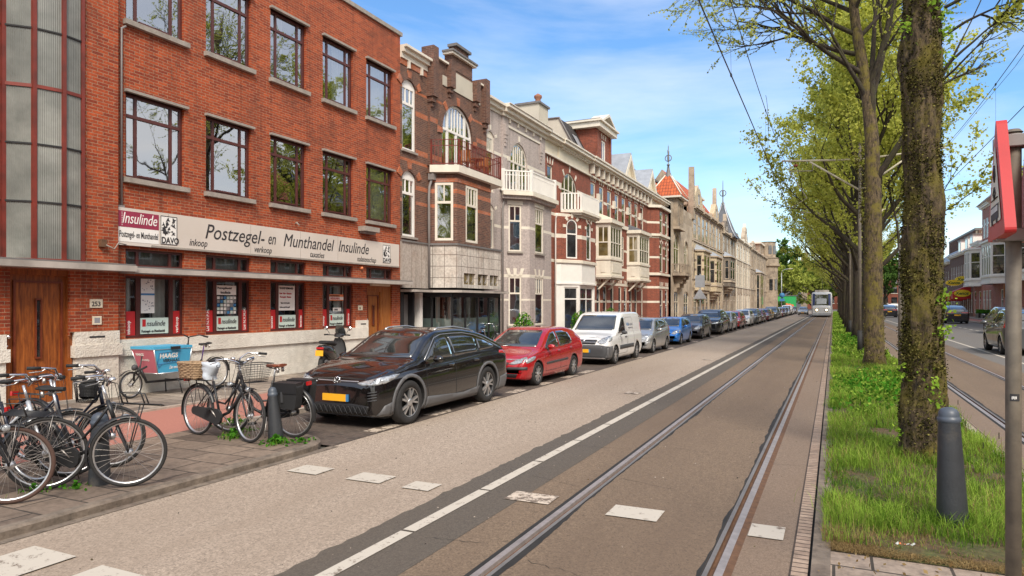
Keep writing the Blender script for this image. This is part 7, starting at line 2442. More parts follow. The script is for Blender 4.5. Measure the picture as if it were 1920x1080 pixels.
bk('black bicycle whose wire basket holds a dark bag, between the silver bicycle and the bollard',-7.28,4.50,22,lean=-.06,fm=navy,basket='full',steer=.72)
bk('dark bicycle with chrome handlebar and round head lamp, directly behind the left bollard',-7.28,4.95,12,lean=-.08,fm=navy,steer=.5,sad=M['blackmatte'])
bk('black bicycle with a wide front carrier, its front wheel just right of the left bollard',-6.33,4.52,14,lean=.05,front_rack=True,steer=.62,r=.345)
bk('black ladies bicycle with a wire basket in front and a wicker basket behind',-6.92,6.62,-6,lean=-.04,fm=M['black'],basket='wire',wicker=True,cover=True,steer=-.10)
bk('black bicycle with brown leather saddle and black pannier bags, beside the second bollard',-7.72,7.04,184,lean=.06,bags=True,sad=mat('brown_leather',(0.20,0.055,0.025),.4,var=.15),steer=.2)
for i,(x,y,hd,lb)in enumerate([(-11.35,22.9,80,'dark bicycle parked before the glass shop front, handlebar visible over the black car'),(-11.2,25.9,100,'dark bicycle leaning by the grey house, handlebar showing above the red car'),(-11.4,44,88,'dark bicycle leaning against the banded terrace above the silver car')]):
 b=make_bike('bicycle',lb,(x,y,.072),R(hd),lean=.05,group='bicycles along the facades')
cb=thing('cargo_bike','cargo bicycle with a blue and pink lettered box standing against the stucco plinth','cargo bike',(0,0,0))
B=lambda nm,mb:mb.build(nm,cb,world=False)
bike_wheel(cb,(0,0,.26),.26,.1)
bike_wheel(cb,(-2.0,0,.33),.33)
mb=MB()
mb.tube([(.02,.06,.26),(-.12,.06,.42),(-.20,0,.62),(-.23,0,.80)],.014,M['black'],7);mb.tube([(.02,-.06,.26),(-.12,-.06,.42),(-.20,0,.62)],.014,M['black'],7)
mb.tube([(-.20,0,.55),(-.33,0,.28),(-1.2,0,.26),(-1.42,0,.28),(-1.62,0,.62)],.028,M['black'],9)
mb.tube([(-1.15,0,.27),(-1.25,0,.75),(-1.28,0,.98)],.025,M['black'],8)
mb.tube([(-1.22,0,.55),(-1.5,0,.32)],.022,M['black'],8)
for s in(-1,1):mb.tube([(-1.5,s*.03,.3),(-2.0,s*.06,.33)],.012,M['black'],6);mb.tube([(-1.6,s*.02,.58),(-2.0,s*.06,.33)],.011,M['black'],6)
B('frame',mb)
mb=MB();mb.tube([(-1.28,0,.95),(-1.30,0,1.12)],.014,M['black'],7);mb.tube([(-1.48,.30,1.13),(-1.36,.25,1.17),(-1.28,0,1.12),(-1.36,-.25,1.17),(-1.48,-.30,1.13)],.012,M['black'],7)
for s in(-1,1):mb.tube([(-1.52,s*.31,1.12),(-1.42,s*.28,1.15)],.018,M['blackmatte'],8)
B('handlebar',mb)
mb=MB();mb.tube([(-1.62,0,.6),(-1.68,0,.92)],.013,mat('purple_post',(.08,.03,.16),.5),7);B('seat_post',mb)
saddle(cb,Vector((-1.70,0,.96)),M['blackmatte'])
mb=MB();rows=[]
for i in range(13):
 a=R(10+170*i/12);rows.append([(-2.0+math.cos(a)*.355,dy,.33+math.sin(a)*.355)for dy in(-.03,0,.03)])
mb.grid(rows,M['black'],True);rows=[]
for i in range(13):
 a=R(40+120*i/12);rows.append([(math.cos(a)*.285,dy,.26+math.sin(a)*.285)for dy in(-.03,0,.03)])
mb.grid(rows,M['black'],True);B('mudguard',mb)
mb=MB()
boxblue=mat('box_blue',(0.06,0.36,0.58),.45,var=.06);boxpink=mat('box_pink',(0.50,0.13,0.17),.5,var=.1);boxmint=mat('box_lid',(0.36,0.52,0.48),.5,var=.08)
bx0,bx1,bt0,bt1,zb_,zt_=-.38,-1.08,-.24,-1.10,.45,.93
w0,w1=.26,.33
p=[(bx0,-w0,zb_),(bx0,w0,zb_),(bx1,w0,zb_),(bx1,-w0,zb_),(bt0,-w1,zt_),(bt0,w1,zt_),(bt1,w1,zt_),(bt1,-w1,zt_)]
mb.face([p[3],p[2],p[1],p[0]][::-1],M['black'])
mb.face([p[0],p[1],p[5],p[4]],boxpink);mb.face([p[2],p[3],p[7],p[6]],boxpink)
mb.face([p[1],p[2],p[6],p[5]],boxblue);mb.face([p[3],p[0],p[4],p[7]],boxblue)
mb.face([p[4],p[5],p[6],p[7]],boxmint)
bo=B('cargo_box',mb)
mb=MB()
mb.hexa([(bt0+.01,-w1-.01,zt_),(bt0+.01,w1+.01,zt_),(bt1-.01,w1+.01,zt_),(bt1-.01,-w1-.01,zt_),(bt0+.01,-w1-.01,zt_+.05),(bt0+.01,w1+.01,zt_+.05),(bt1-.01,w1+.01,zt_+.05),(bt1-.01,-w1-.01,zt_+.05)],boxblue)
mb.build('lid',bo,world=False)
mb=MB()
for a,b in((p[0],p[4]),(p[1],p[5]),(p[2],p[6]),(p[3],p[7]),(p[4],p[5]),(p[5],p[6]),(p[6],p[7]),(p[7],p[4]),(p[0],p[1]),(p[1],p[2]),(p[2],p[3])):
 mb.tube([a,b],.011,M['alloy'],5)
mb.build('edge_profile',bo,world=False)
mb=MB();mb.box(-.60,-.80,w1+.012,w1+.045,zt_-.01,zt_+.045,M['black']);mb.build('latch',bo,world=False)
nf=Fr((bt0-.02,w1+.004,0),(-1,0,0))
def onbox(o):
 for v in o.data.vertices:
  k=(v.co.z-zb_)/(zt_-zb_)
  v.co.y=w0+(w1-w0)*k+.004+(v.co.y-nf.o.y)
 o.parent=bo
onbox(text_part('HAAGS',None,nf,.12,.755,0,.125,M['paper'],bold=.004,depth=.001))
onbox(text_part('VERHAAL',None,nf,.20,.67,0,.09,M['ink'],bold=.002,depth=.001))
onbox(text_part('Dat vertelt je verder.',None,nf,.36,.53,0,.085,M['paper'],shear=.3,sx=.62,bold=.001,depth=.001))
mb=MB()
q=[(.08,.64),(.56,.66),(.56,.88),(.10,.86),(.08,.64)]
mb.tube([nf.p(u,z,-(w1-w0)*(1-(z-zb_)/(zt_-zb_))+.004)for u,z in q],.005,M['print_blue'],4)
mb.tube([nf.p(u,z,-(w1-w0)*(1-(z-zb_)/(zt_-zb_))+.004)for u,z in((.12,.64),(.11,.57),(.19,.645))],.005,M['print_blue'],4)
mb.build('speech_bubble',bo,world=False)
f2_=Fr((bt0+.004,-w1,0),(0,1,0))
def onfront(o):
 for v in o.data.vertices:
  k=(v.co.z-zb_)/(zt_-zb_);v.co.x=bx0+(bt0-bx0)*k+.004+(v.co.x-f2_.o.x)
 o.parent=bo
onfront(text_part('HAAGS',None,f2_,.10,.80,0,.07,M['paper'],bold=.002,depth=.001))
onfront(text_part('Dat vertelt je',None,f2_,.22,.70,0,.06,M['paper'],shear=.3,sx=.7,bold=.001,depth=.001))
mb=MB();mb.tube([(-.9,-.2,.28),(-.95,-.24,.01)],.012,M['black'],5);mb.tube([(-.9,.2,.28),(-.95,.24,.01)],.012,M['black'],5);mb.tube([(-.9,-.2,.28),(-.9,.2,.28)],.012,M['black'],5);B('stand',mb)
mb=MB();mb.tube([(-.06,0,.34),(.02,.12,.50),(-.1,.32,.62)],.02,M['blackmatte'],6);mb.lathe([(0,.05),(.05,.045),(.06,0),(.03,-.04),(0,-.045)],M['plastic'],12,(.02,.12,.60),'Y');B('lock_and_horn',mb)
cb.location=(-12.22,8.75,.073);cb.rotation_euler=(0,0,R(-90))
sc_t=thing('motor_scooter','black motor scooter with small windscreen parked facing away by the stucco wall','scooter',(0,0,0))
B=lambda nm,mb:mb.build(nm,sc_t,world=False)
bp=M['black'];blk=mat('scooter_black_paint',(0.012,0.012,0.014),.25,var=.05,coat=.8)
for x in(.62,-.62):
 mb=MB();mb.torus((x,0,.24),.175,.065,M['tyre'],'Y',28,10);w_=B('wheel',mb)
 mb=MB();mb.lathe([(.13,-.03),(.12,0),(.13,.03),(.03,.035),(0,.035)],M['plastic'],20,(x,0,.24),'Y');mb.build('rim',w_,world=False)
def loft(secs,m,n=16,p=.7):
 mb=MB();rows=[]
 for(x,z,hy,hz)in secs:
  rows.append([(x,hy*math.copysign(abs(math.cos(a))**p,math.cos(a)),z+hz*math.copysign(abs(math.sin(a))**p,math.sin(a)))for a in[2*PI*k/n for k in range(n)]])
 mb.grid(rows,m,True,closed=True,cap0=True,cap1=True);return mb
B('rear_body',loft([(-.86,.66,.06,.05),(-.78,.62,.13,.11),(-.6,.58,.19,.16),(-.3,.52,.19,.19),(-.12,.44,.16,.16),(-.05,.36,.14,.08)],blk))
B('seat',loft([(-.74,.80,.10,.03),(-.62,.80,.15,.05),(-.3,.79,.16,.055),(-.05,.76,.12,.05),(.02,.73,.06,.03)],M['blackmatte']))
B('floorboard',loft([(-.2,.28,.17,.05),(.25,.27,.17,.05),(.36,.32,.16,.06)],M['plastic']))
mb=MB();rows=[]
for(x,z,hw_)in((.36,.30,.16),(.42,.45,.20),(.44,.62,.21),(.42,.80,.17),(.38,.92,.10)):
 rows.append([(x+.05*math.cos(t_)-.03,hw_*math.sin(t_),z)for t_ in[R(-90+18*k)for k in range(11)]])
mb.grid([r[::-1]for r in rows],blk,True);mb.grid([[(p_[0]-.03,p_[1]*.9,p_[2])for p_ in r]for r in rows],M['plastic'],True);B('leg_shield',mb)
B('front_mudguard',loft([(.40,.40,.06,.04),(.55,.47,.09,.05),(.72,.44,.085,.05),(.84,.34,.06,.03)],blk))
mb=MB();mb.tube([(.60,0,.26),(.42,0,.85),(.38,0,.98)],.03,M['plastic'],8);B('steering_column',mb)
mb=loft([(.28,.98,.10,.04),(.38,1.0,.14,.06),(.50,.97,.08,.05)],blk);mb.tube([(.24,.34,1.0),(.34,.2,1.0),(.36,0,.99),(.34,-.2,1.0),(.24,-.34,1.0)],.013,M['black'],7)
for s in(-1,1):mb.tube([(.22,s*.36,1.0),(.28,s*.26,1.01)],.02,M['blackmatte'],8)
B('handlebar',mb)
mb=MB();rows=[[(.52-.05*k,hw_*math.sin(t_),1.0+.09*k)for t_ in[R(-60+15*j)for j in range(9)]]for k,hw_ in enumerate((.16,.17,.15,.10))]
mb.grid(rows,M['car_glass'],True);B('windscreen',mb)
for s in(-1,1):
 mb=MB();mb.tube([(.30,s*.22,1.01),(.26,s*.30,1.15)],.006,M['black'],5);mb.lathe([(0,-.012),(.055,-.008),(.06,0),(.05,.01),(0,.01)],M['chrome'],14,(.26,s*.33,1.18),'X');B('mirror',mb)
mb=MB();mb.box(-.90,-.885,-.10,.10,.46,.60,M['yellow']);B('number_plate',mb)
mb=MB();mb.box(-.88,-.84,-.09,.09,.63,.68,M['tail_red']);B('tail_light',mb)
mb=MB();mb.tube([(-.3,-.16,.25),(-.62,-.17,.27),(-.85,-.17,.33)],[.03,.05,.045],M['plastic'],10);B('exhaust',mb)
mb=MB();mb.tube([(0,.1,.25),(-.05,.18,.02)],.012,M['black'],5);B('stand',mb)
sc_t.location=(-11.95,14.25,.072);sc_t.rotation_mode='ZXY';sc_t.rotation_euler=(-.06,0,R(108))
def bollard(label,x,y,z,h,r0,r1,tilt=(0,0),group='tapered street bollards'):
 t=thing('bollard',label,'bollard',(0,0,0),0,group)
 mb=MB()
 mb.lathe([(r0,-.1),(r0*1.02,.0),(r0*.98,.1),(r1*1.02,h-.12)],M['bollard'],24,(0,0,0));mb.build('shaft',t,world=False)
 mb=MB()
 mb.lathe([(r1*1.02,h-.12),(r1*1.10,h-.11),(r1*1.12,h-.085),(r1*1.02,h-.08),(r1*1.0,h-.065),(r1*.95,h-.04),(r1*.75,h-.015),(r1*.4,h),(0,h+.003)],mat('bollard_cap',(0.07,0.085,0.11),.45,var=.1)if 'cap' not in M else M['cap'],24);mb.build('cap',t,world=False)
 t.location=(x,y,z);t.rotation_euler=(tilt[0],tilt[1],0)
bollard('dark grey bollard standing in the grass beside the first tree trunk',.89,6.65,.04,1.0,.118,.078,(.0,-.03))
bollard('dark bollard with violet cap amid the cluster of bicycles at the left',-6.72,4.47,.075,.72,.10,.075)
bollard('dark tilted bollard beside the bicycle with pannier bags',-6.66,6.83,.075,.72,.10,.06,(0,-.10))
sp_=thing('sign_post','weathered metal post at the right edge carrying two triangular signs','post',(.906,4.63,0))
mb=MB()
mb.tube([(.906,4.63,0),(.906,4.63,2.85)],.038,M['lichen'],20)
mb.lathe([(0,2.87),(.03,2.868),(.046,2.85)],M['lichen'],20,(.906,4.63,0));mb.build('pole',sp_)
for z in(2.80,2.28):
 mb=MB()
 mb.lathe([(.046,z-.035),(.060,z-.035),(.060,z+.035),(.046,z+.035)],M['pipe'],20,(.906,4.63,0));mb.box(.82,1.0,4.57,4.60,z-.03,z+.03,M['pipe']);mb.box(.82,1.0,4.66,4.69,z-.03,z+.03,M['pipe'])
 mb.build('clamp',sp_)
mb=MB();rows=[]
for k in range(5):
 a=R(-125+k*17);rows.append([(.906+.0392*math.cos(a),4.63+.0392*math.sin(a),z)for z in(1.36,1.40)])
mb.grid(rows,M['ink'],True)
stk=mb.build('sticker',sp_)
mb=MB()
for k in range(4):
 a=R(-112+k*9);a2=R(-106+k*9)
 mb.face([(.906+.0396*math.cos(a),4.63+.0396*math.sin(a),1.37+.006*(k%2)),(.906+.0396*math.cos(a2),4.63+.0396*math.sin(a2),1.37),(.906+.0396*math.cos(a2),4.63+.0396*math.sin(a2),1.388),(.906+.0396*math.cos(a),4.63+.0396*math.sin(a),1.385)],M['paper'])
mb.build('sticker_print',stk)
def tri_sign(label,x,sgn,yc=4.55):
 t=thing('warning_sign',label,'traffic sign',(x,yc,2.25),group='triangular tram signs')
 f=Fr((x,yc,0),(-.062*sgn,-.998*sgn,0))
 hs,z0,z1=.345,2.26,2.93
 tri=rounded([(-hs,z0),(hs,z0),(0,z1)],.05,5)
 mb=MB();mb.prism(tri,f,-.05,.0,M['red']);mb.build('housing',t)
 c=(0,z0+(z1-z0)*.36)
 sc2=lambda k:[(c[0]+(p[0]-c[0])*k,c[1]+(p[1]-c[1])*k)for p in tri]
 mb=MB();inner=sc2(.66)
 outer=sc2(.97)
 mb.face([f.p(u,z,.004)for u,z in inner],mat('sign_face',(.72,.66,.52),.4,var=.04));mb.build('face',t)
 mb=MB()
 n_=.0065
 f.box(mb,-.145,.145,2.36,2.44,n_-.003,n_,M['ink']);
 for k in range(5):f.box(mb,-.125+k*.052,-.09+k*.052,2.40,2.43,n_,n_+.001,M['paper'])
 for u in(-.09,.09):mb.lathe([(0,-.001),(.02,-.001),(.02,.001),(0,.001)],M['ink'],10,f.p(u,2.355,n_),'X')
 mb.tube([f.p(-.12,2.475,n_),f.p(.12,2.475,n_)],.004,M['ink'],4)
 mb.tube([f.p(0,2.475,n_),f.p(.04,2.505,n_),f.p(0,2.54,n_),f.p(-.04,2.505,n_),f.p(0,2.475,n_)],.004,M['ink'],4)
 mb.tube([f.p(0,2.57,n_),f.p(.03,2.60,n_),f.p(.0,2.66,n_),f.p(-.03,2.60,n_),f.p(0,2.57,n_)],.004,M['ink'],4)
 mb.build('tram_symbol',t)
tri_sign('red edged triangular tram warning sign seen nearly edge-on, left of the post',.81,1,4.55)
tri_sign('second red triangular sign behind the right side of the post, cut off',1.02,-1,4.63)
def pole_thing(name,label,cat,x,y,h,r,m,group=None,base=True):
 t=thing(name,label,cat,(x,y,0),group=group)
 mb=MB()
 mb.tube([(x,y,0),(x,y,h*.5),(x,y,h)],[r,r,r*.8],m,12)
 mb.build('pole',t)
 if base:
  mb=MB();mb.tube([(x,y,0),(x,y,.9)],r*1.4,M['blackmatte'],12);mb.build('base',t)
 return t
t=pole_thing('sign_post','grey brown post with pale blue plates, just left of the first tree trunk','post',1.58,20.2,3.45,.075,M['lichen'],base=False)
mb=MB()
mb.box(1.66,1.70,20.0,20.4,2.9,3.4,M['lichen']);mb.box(1.70,1.705,20.0,20.4,2.9,3.4,mat('blue_plate',(.05,.25,.45),.4));mb.box(1.66,1.70,20.0,20.4,2.5,2.8,M['print_blue'])
mb.build('plate',t)
mast=mat('pale_green_mast',(0.50,0.46,0.34),.6,var=.15)
ZM,ZC=7.3,5.5
def catmast(i,y,lb):
 x=.88
 t=pole_thing('catenary_mast',lb,'mast',x,y,8.0,.06,M['lichen'],'catenary masts in the tree row')
 for s,nm in((-1,'left'),(1,'right')):
  mb=MB()
  e=x+s*2.7
  mb.tube([(x,y,7.25),(x+s*1.0,y,7.3),(e,y,7.42)],.035,mast,8)
  mb.tube([(x,y,6.1),(x+s*1.7,y,7.30)],.035,mast,8)
  mb.tube([(x+s*1.6,y,6.95),(e-s*.3,y,7.0),(e-s*.3,y,7.4)],.018,M['pipe'],6)
  mb.tube([(x+s*1.6,y,6.95),(x+s*1.6,y,7.3)],.018,M['pipe'],6)
  mb.tube([(e-s*.25,y,7.0),(e-s*.9,y+.1,5.95),(x+s*2.4,y,5.55)],.014,M['pipe'],6)
  mb.lathe([(.02,-.08),(.05,-.04),(.05,.04),(.02,.08)],M['redbrown'],10,(e-s*.5,y,7.2),'X')
  mb.build('bracket',t)
ys_m=[28.4,45.0,63.5,80,97,114,131,148]
nm_=['nearest','second','third','fourth','fifth','sixth','seventh','farthest']
for i,y in enumerate(ys_m):catmast(i,y,'%s of the pale masts with tram wire brackets in the tree row'%nm_[i])
xs_m=[-2.1,3.5]
ZS=[-23,7.0]+ys_m
for si,(s,lab)in enumerate(((-1,'left'),(1,'right'))):
 x0=-1.5 if s<0 else 3.15
 t=thing('tram_wire','thin overhead tram wires hanging above the %s track'%lab,'wires',(x0,31,5.5),group='overhead tram wires')
 mb=MB()
 n=0
 for a,b in zip(ZS[:-1],ZS[1:]):
  k=10
  zz=(lambda i:.05 if i%2 else-.05)
  ia=ZS.index(a)
  for q in range(k):
   t0,t1=q/k,(q+1)/k
   def P(tt,msg):
    xx=x0+zz(ia)*(1-tt)+zz(ia+1)*tt
    if not msg:return(xx,a+(b-a)*tt,5.52)
    return(x0+(xx-x0)*.3,a+(b-a)*tt,7.0-.55*4*tt*(1-tt)*((b-a)/30))
   mb.tube([P(t0,0),P(t1,0)],.010,M['black'],4,caps=False)
   if s>0 or True:
    mb.tube([P(t0,1),P(t1,1)],.008,M['black'],4,caps=False)
   if q in(2,5,8):
    mb.tube([P(t0,0),P(t0,1)],.0025,M['black'],3,caps=False)
    c0,c1=Vector(P(t0,0)),Vector(P(t0,1))
    for c_2 in(c0,c1):mb.box(c_2.x-.012,c_2.x+.012,c_2.y-.04,c_2.y+.04,c_2.z-.02,c_2.z+.02,M['black'])
 if s>0:
  for a,b in zip(ZS[:-1],ZS[1:]):mb.tube([(x0+.35,a,7.25),(x0+.35,(a+b)/2,6.95),(x0+.35,b,7.25)],.0055,M['black'],4,caps=False)
 yl=9.6 if s>0 else 17.5
 arc=[(x0+.02,yl+1.2*math.sin(t_)*.6,6.22-.70*math.cos(t_))for t_ in[PI*j/10 for j in range(11)]]
 mb.tube(arc,.005,M['black'],4)
 mb.build('wire',t)
def lamp(label,x,y,h,arm,group='street lamps'):
 t=pole_thing('street_lamp',label,'street lamp',x,y,h,.08,M['zinc'],group,base=False)
 mb=MB();mb.tube([(x,y,h-.1),(x+arm*.15,y,h+.35),(x+arm*.5,y,h+.55),(x+arm,y,h+.65)],.045,M['zinc'],8);mb.build('arm',t)
 mb=MB();mb.hexa([(x+arm,y-.15,h+.56),(x+arm+.7,y-.15,h+.62),(x+arm+.7,y+.15,h+.62),(x+arm,y+.15,h+.56),(x+arm,y-.12,h+.72),(x+arm+.7,y-.1,h+.70),(x+arm+.7,y+.1,h+.70),(x+arm,y+.12,h+.72)],M['canopy']);mb.build('lamp_head',t)
lamp('tall pale street lamp with a curved arm over the far parked cars',-8.1,126,7.2,1.1)
lamp('short pale lamp post left of the tall one before the yellow green tree',-12.2,160,4.2,.3)
lamp('curved double arm lamp far behind the trees on the right',8,190,9,1.6)
s=thing('round_sign','small round blue traffic sign above the far parked cars','traffic sign',(-7.95,125.7,3))
mb=MB();mb.lathe([(0,-.03),(.42,-.03),(.42,.03),(0,.03)],M['print_blue'],20,(-8.0,125.8,3.3),'Y');mb.build('disc',s)
mb=MB();mb.box(-8.4,-7.6,125.7,125.85,2.3,2.75,M['print_blue']);mb.build('plate',s)
t=pole_thing('traffic_sign','grey backs of a rectangular and a triangular sign on one pole before the cream house','traffic sign',-9.0,52.0,4.1,.04,M['zinc'],base=False)
mb=MB();mb.box(-9.35,-8.65,51.9,51.94,3.1,4.0,M['zinc']);mb.build('rectangular_plate',t)
mb=MB();mb.prism([(-.5,2.25),(.5,2.25),(0,3.05)],Fr((-9.0,51.92,0),(1,0,0)),-.02,.02,M['zinc']);mb.build('triangular_plate',t)
for i,(x,y,lb)in enumerate([(-9.2,168,'bright green cabin with orange print, right one of the pair'),(-12.0,170,'bright green cabin with orange print, left one of the pair')]):
 t=thing('site_cabin',lb+' beyond the parked cars','cabin',(x,y,0),group='green site cabins')
 mb=MB();mb.box(x-1.3,x+1.3,y,y+5,.2,3.6,mat('cabin_green_%d'%i,((.03,.36,.10),(.05,.42,.08))[i],.5));mb.build('wall',t)
 mb=MB();rp=random.Random(i)
 for k in range(6):
  cx_,cz_=x+rp.uniform(-1,1),rp.uniform(.6,1.6);mb.lathe([(0,-.01),(rp.uniform(.25,.5),-.01)],M['orange'],9,(cx_,y-.02-k*.004,cz_),'Y')
 mb.build('orange_print',t)
 mb=MB();mb.box(x-1.4,x+1.4,y-.1,y+5.1,3.6,3.75,M['lead']);mb.build('roof',t)
tr=thing('tram','white and blue low floor tram approaching on the left track, lights on','tram',(-1.5,104,0))
tw=mat('tram_white',(.60,.61,.62),.4,var=.05);tb_=mat('tram_blue',(.012,.03,.13),.35,var=.05)
TX_,TY_=-1.5,104
def tsec(y,hw,zb,zt,k):return[(TX_+hw*math.copysign(abs(math.cos(a))**k,math.cos(a)),y,(zb+zt)/2+(zt-zb)/2*math.copysign(abs(math.sin(a))**k,math.sin(a)))for a in[2*PI*j/28 for j in range(28)]]
mb=MB();mb.grid([tsec(TY_-.55,1.02,.35,1.3,.35),tsec(TY_-.5,1.12,.30,1.45,.3),tsec(TY_-.3,1.2,.28,1.7,.3),tsec(TY_+.15,1.25,.28,3.35,.28),tsec(TY_+.8,1.32,.28,3.5,.22),tsec(TY_+27,1.32,.28,3.5,.22)],tw,True,closed=True,cap0=True,cap1=True)
for i in range(len(mb.m)):pass
mb.build('body',tr)
f=Fr((TX_,TY_-.36,0),(1,0,0))
mb=MB();mb.hexa([(TX_-.92,TY_-.42,1.35),(TX_+.92,TY_-.42,1.35),(TX_+.92,TY_+.3,1.35),(TX_-.92,TY_+.3,1.35),(TX_-.86,TY_+.04,3.15),(TX_+.86,TY_+.04,3.15),(TX_+.86,TY_+.5,3.15),(TX_-.86,TY_+.5,3.15)],M['car_glass']);mb.build('windscreen',tr)
mb=MB();mb.hexa([(TX_-.62,TY_-.44+.1,1.85),(TX_+.62,TY_-.44+.1,1.85),(TX_+.62,TY_-.1,1.85),(TX_-.62,TY_-.1,1.85),(TX_-.60,TY_-.13,2.6),(TX_+.60,TY_-.13,2.6),(TX_+.6,TY_+.2,2.6),(TX_-.6,TY_+.2,2.6)],mat('sun_visor',(.42,.45,.47),.4));mb.build('sun_visor',tr)
mb=MB()
for s_ in(-1,1):
 mb.hexa([(TX_+s_*.9,TY_-.45,1.2),(TX_+s_*1.17,TY_-.40,1.2),(TX_+s_*1.24,TY_+.4,1.2),(TX_+s_*.9,TY_+.4,1.2),(TX_+s_*.84,TY_+.0,3.25),(TX_+s_*1.12,TY_+.06,3.25),(TX_+s_*1.2,TY_+.6,3.25),(TX_+s_*.84,TY_+.6,3.25)],tb_)
mb.build('corner_post',tr)
lit=bpy.data.materials.new('tram_headlamp');lit.use_nodes=True
lb_=lit.node_tree.nodes['Principled BSDF'];lb_.inputs['Emission Color'].default_value=(1,.8,.5,1);lb_.inputs['Emission Strength'].default_value=2.5
for s_ in(-1,1):
 mb=MB();mb.lathe([(0,-.03),(.13,-.03),(.15,0),(0,.02)],lit,14,(TX_+s_*.6,TY_-.57,1.0),'Y');mb.build('headlight',tr)
 mb=MB();mb.lathe([(.15,-.03),(.24,-.02),(.24,.0)],M['grille'],14,(TX_+s_*.6,TY_-.57,1.0),'Y');mb.build('lamp_surround',tr)
mb=MB();mb.box(TX_-1.15,TX_+1.15,TY_-.62,TY_-.2,.25,.55,M['zinc']);mb.box(TX_-1.2,TX_+1.2,TY_-.4,TY_+3,.12,.27,M['blackmatte']);mb.build('bumper',tr)
mb=MB()
for s_ in(-1,1):mb.box(TX_+s_*1.315,TX_+s_*1.33,TY_+1.4,TY_+26,1.4,2.8,M['glass_far'])
mb.build('side_window',tr)
mb=MB();mb.box(TX_-.9,TX_+.9,TY_+2,TY_+8,3.5,3.8,M['canopy']);mb.tube([(TX_,TY_+6,3.8),(TX_,TY_+5,4.6),(TX_,TY_+6,5.45)],.04,M['black'],5);mb.tube([(TX_-.8,TY_+6,5.47),(TX_+.8,TY_+6,5.47)],.03,M['black'],5);mb.build('pantograph',tr)
def rvec(rr):return Vector((rr.gauss(0,1),rr.gauss(0,1),rr.gauss(0,1))).normalized()
def leaf_quad(mb,rnd,p,s,m,rr,up=None,val=None):
 a=rvec(rr);b=a.cross(rvec(rr)).normalized()
 mb.face([p-a*s,p+b*s*.75,p+a*s,p-b*s*.75],m);rnd.append(rr.random()if val is None else min(1,max(0,val+rr.gauss(0,.18))))
def tree_mesh(seed,h,trunk_r,first,spread,leaf,ls,nleaf,lean=(0,0),bm_=None,fork=None,upright=.7,lv=3,wobble=.25,density=1.0,straight=False):
 """returns (trunk MB, crown MB, rnd)"""
 rr=random.Random(seed)
 tb=MB();cb_=MB();rnd=[]
 bm_=bm_ or M['bark_plain']
 n=16;pts=[];rad=[]
 x=y=0;
 for i in range(n+1):
  t=i/n;z=h*.86*t
  x+=rr.uniform(-1,1)*wobble*.12*(not straight)+lean[0]/n;y+=rr.uniform(-1,1)*wobble*.12*(not straight)+lean[1]/n
  pts.append(Vector((x,y,z)))
  rad.append(trunk_r*(1.25 if i==0 else 1)*(1-.78*t**.9)+.01)
 tb.tube(pts,rad,bm_,14)
 tips=[]
 def branch(p,d,L,r,lev):
  k=5
  q=p.copy();P=[q.copy()];Rr_=[r]
  dd=d.copy()
  for i in range(k):
   dd=(dd+rvec(rr)*.16+Vector((0,0,.07*upright))).normalized()
   q=q+dd*(L/k);P.append(q.copy());Rr_.append(r*(1-.75*(i+1)/k)+.003)
  tb.tube(P,Rr_,bm_,6 if lev<2 else 4,caps=False)
  if lev>=lv:
   tips.extend(P[2:]);return
  nb=rr.randint(3,5)if lev<lv-1 else rr.randint(3,4)
  for j in range(nb):
   i=rr.randint(1,k)if j else k
   a=P[i]
   nd=(dd+rvec(rr)*.75+Vector((0,0,.18*upright))).normalized()
   branch(a,nd,L*rr.uniform(.5,.72),max(Rr_[i]*.62,.004),lev+1)
  tips.extend(P[3:])
 nb=int(15*density)
 for j in range(nb):
  t=first+(1-first)*(j/nb)**.9
  i=min(int(t*n),n-1)
  p=pts[i].lerp(pts[i+1],t*n-i)
  a=j*2.4+rr.uniform(-.5,.5)
  el=.45+.9*((t-first)/(1-first))*upright+upright*.35
  d_=Vector((math.cos(a)*math.cos(el),math.sin(a)*math.cos(el),math.sin(el)))
  L=spread*(1-.45*((t-first)/(1-first)))*rr.uniform(.75,1.05)
  branch(p,d_,L,rad[i]*.5+.012,1)
 clumps=[]
 for p in tips:
  if rr.random()<.82:clumps.append((p,rr.uniform(.5,1.2),rr.random()))
 per=max(1,int(nleaf/max(1,len(clumps))))
 for(p,k,v)in clumps:
  for _ in range(int(per*k)+(rr.random()<(per*k)%1)):
   o=rvec(rr)*abs(rr.gauss(0,.20))*(spread/3.2)**.5
   leaf_quad(cb_,rnd,p+o,ls*rr.uniform(.6,1.35),leaf,rr,val=.25+.6*v)
 return tb,cb_,rnd
def make_tree(name,label,loc,tm,group,bark_=None):
 t=thing(name,label,'tree',(0,0,0),0,group)
 tb,cb_,rnd=tm
 tb.build('trunk',t,world=False)
 cb_.build('crown',t,world=False,rnd=rnd)
 t.location=loc
 return t
GRP='elm trees in the grass strip'
rr=random.Random(21)
t1=thing('street_tree','thick mossy trunk covered in small ivy leaves, the nearest tree of the row','tree',(0,0,0),0,GRP)
mb=MB();rows=[]
N=44
for i in range(74):
 z=-.05+i*.115
 r0=.207-.005*z+.035*math.exp(-z*2.5)+.008*math.sin(z*3.1)
 row=[]
 for k in range(N):
  a=2*PI*k/N
  rid=.014*math.sin(a*9+z*1.3)+.010*math.sin(a*17-z*2.2)+rr.uniform(-.012,.012)+.018*math.sin(z*9+a*3)*math.sin(a*4+z*3)+.02*math.sin(a*2+z*1.1)*math.sin(z*2.3)
  fl=.05*math.exp(-z*3.5)*math.sin(a*5+.6)
  row.append((.015*math.sin(z*.9)+(r0+rid+fl)*math.cos(a),(r0+rid+fl)*math.sin(a),z))
 rows.append(row)
mb.grid(rows,M['bark'],True,closed=True)
tk=mb.build('trunk',t1,world=False)
mb=MB();rnd=[]
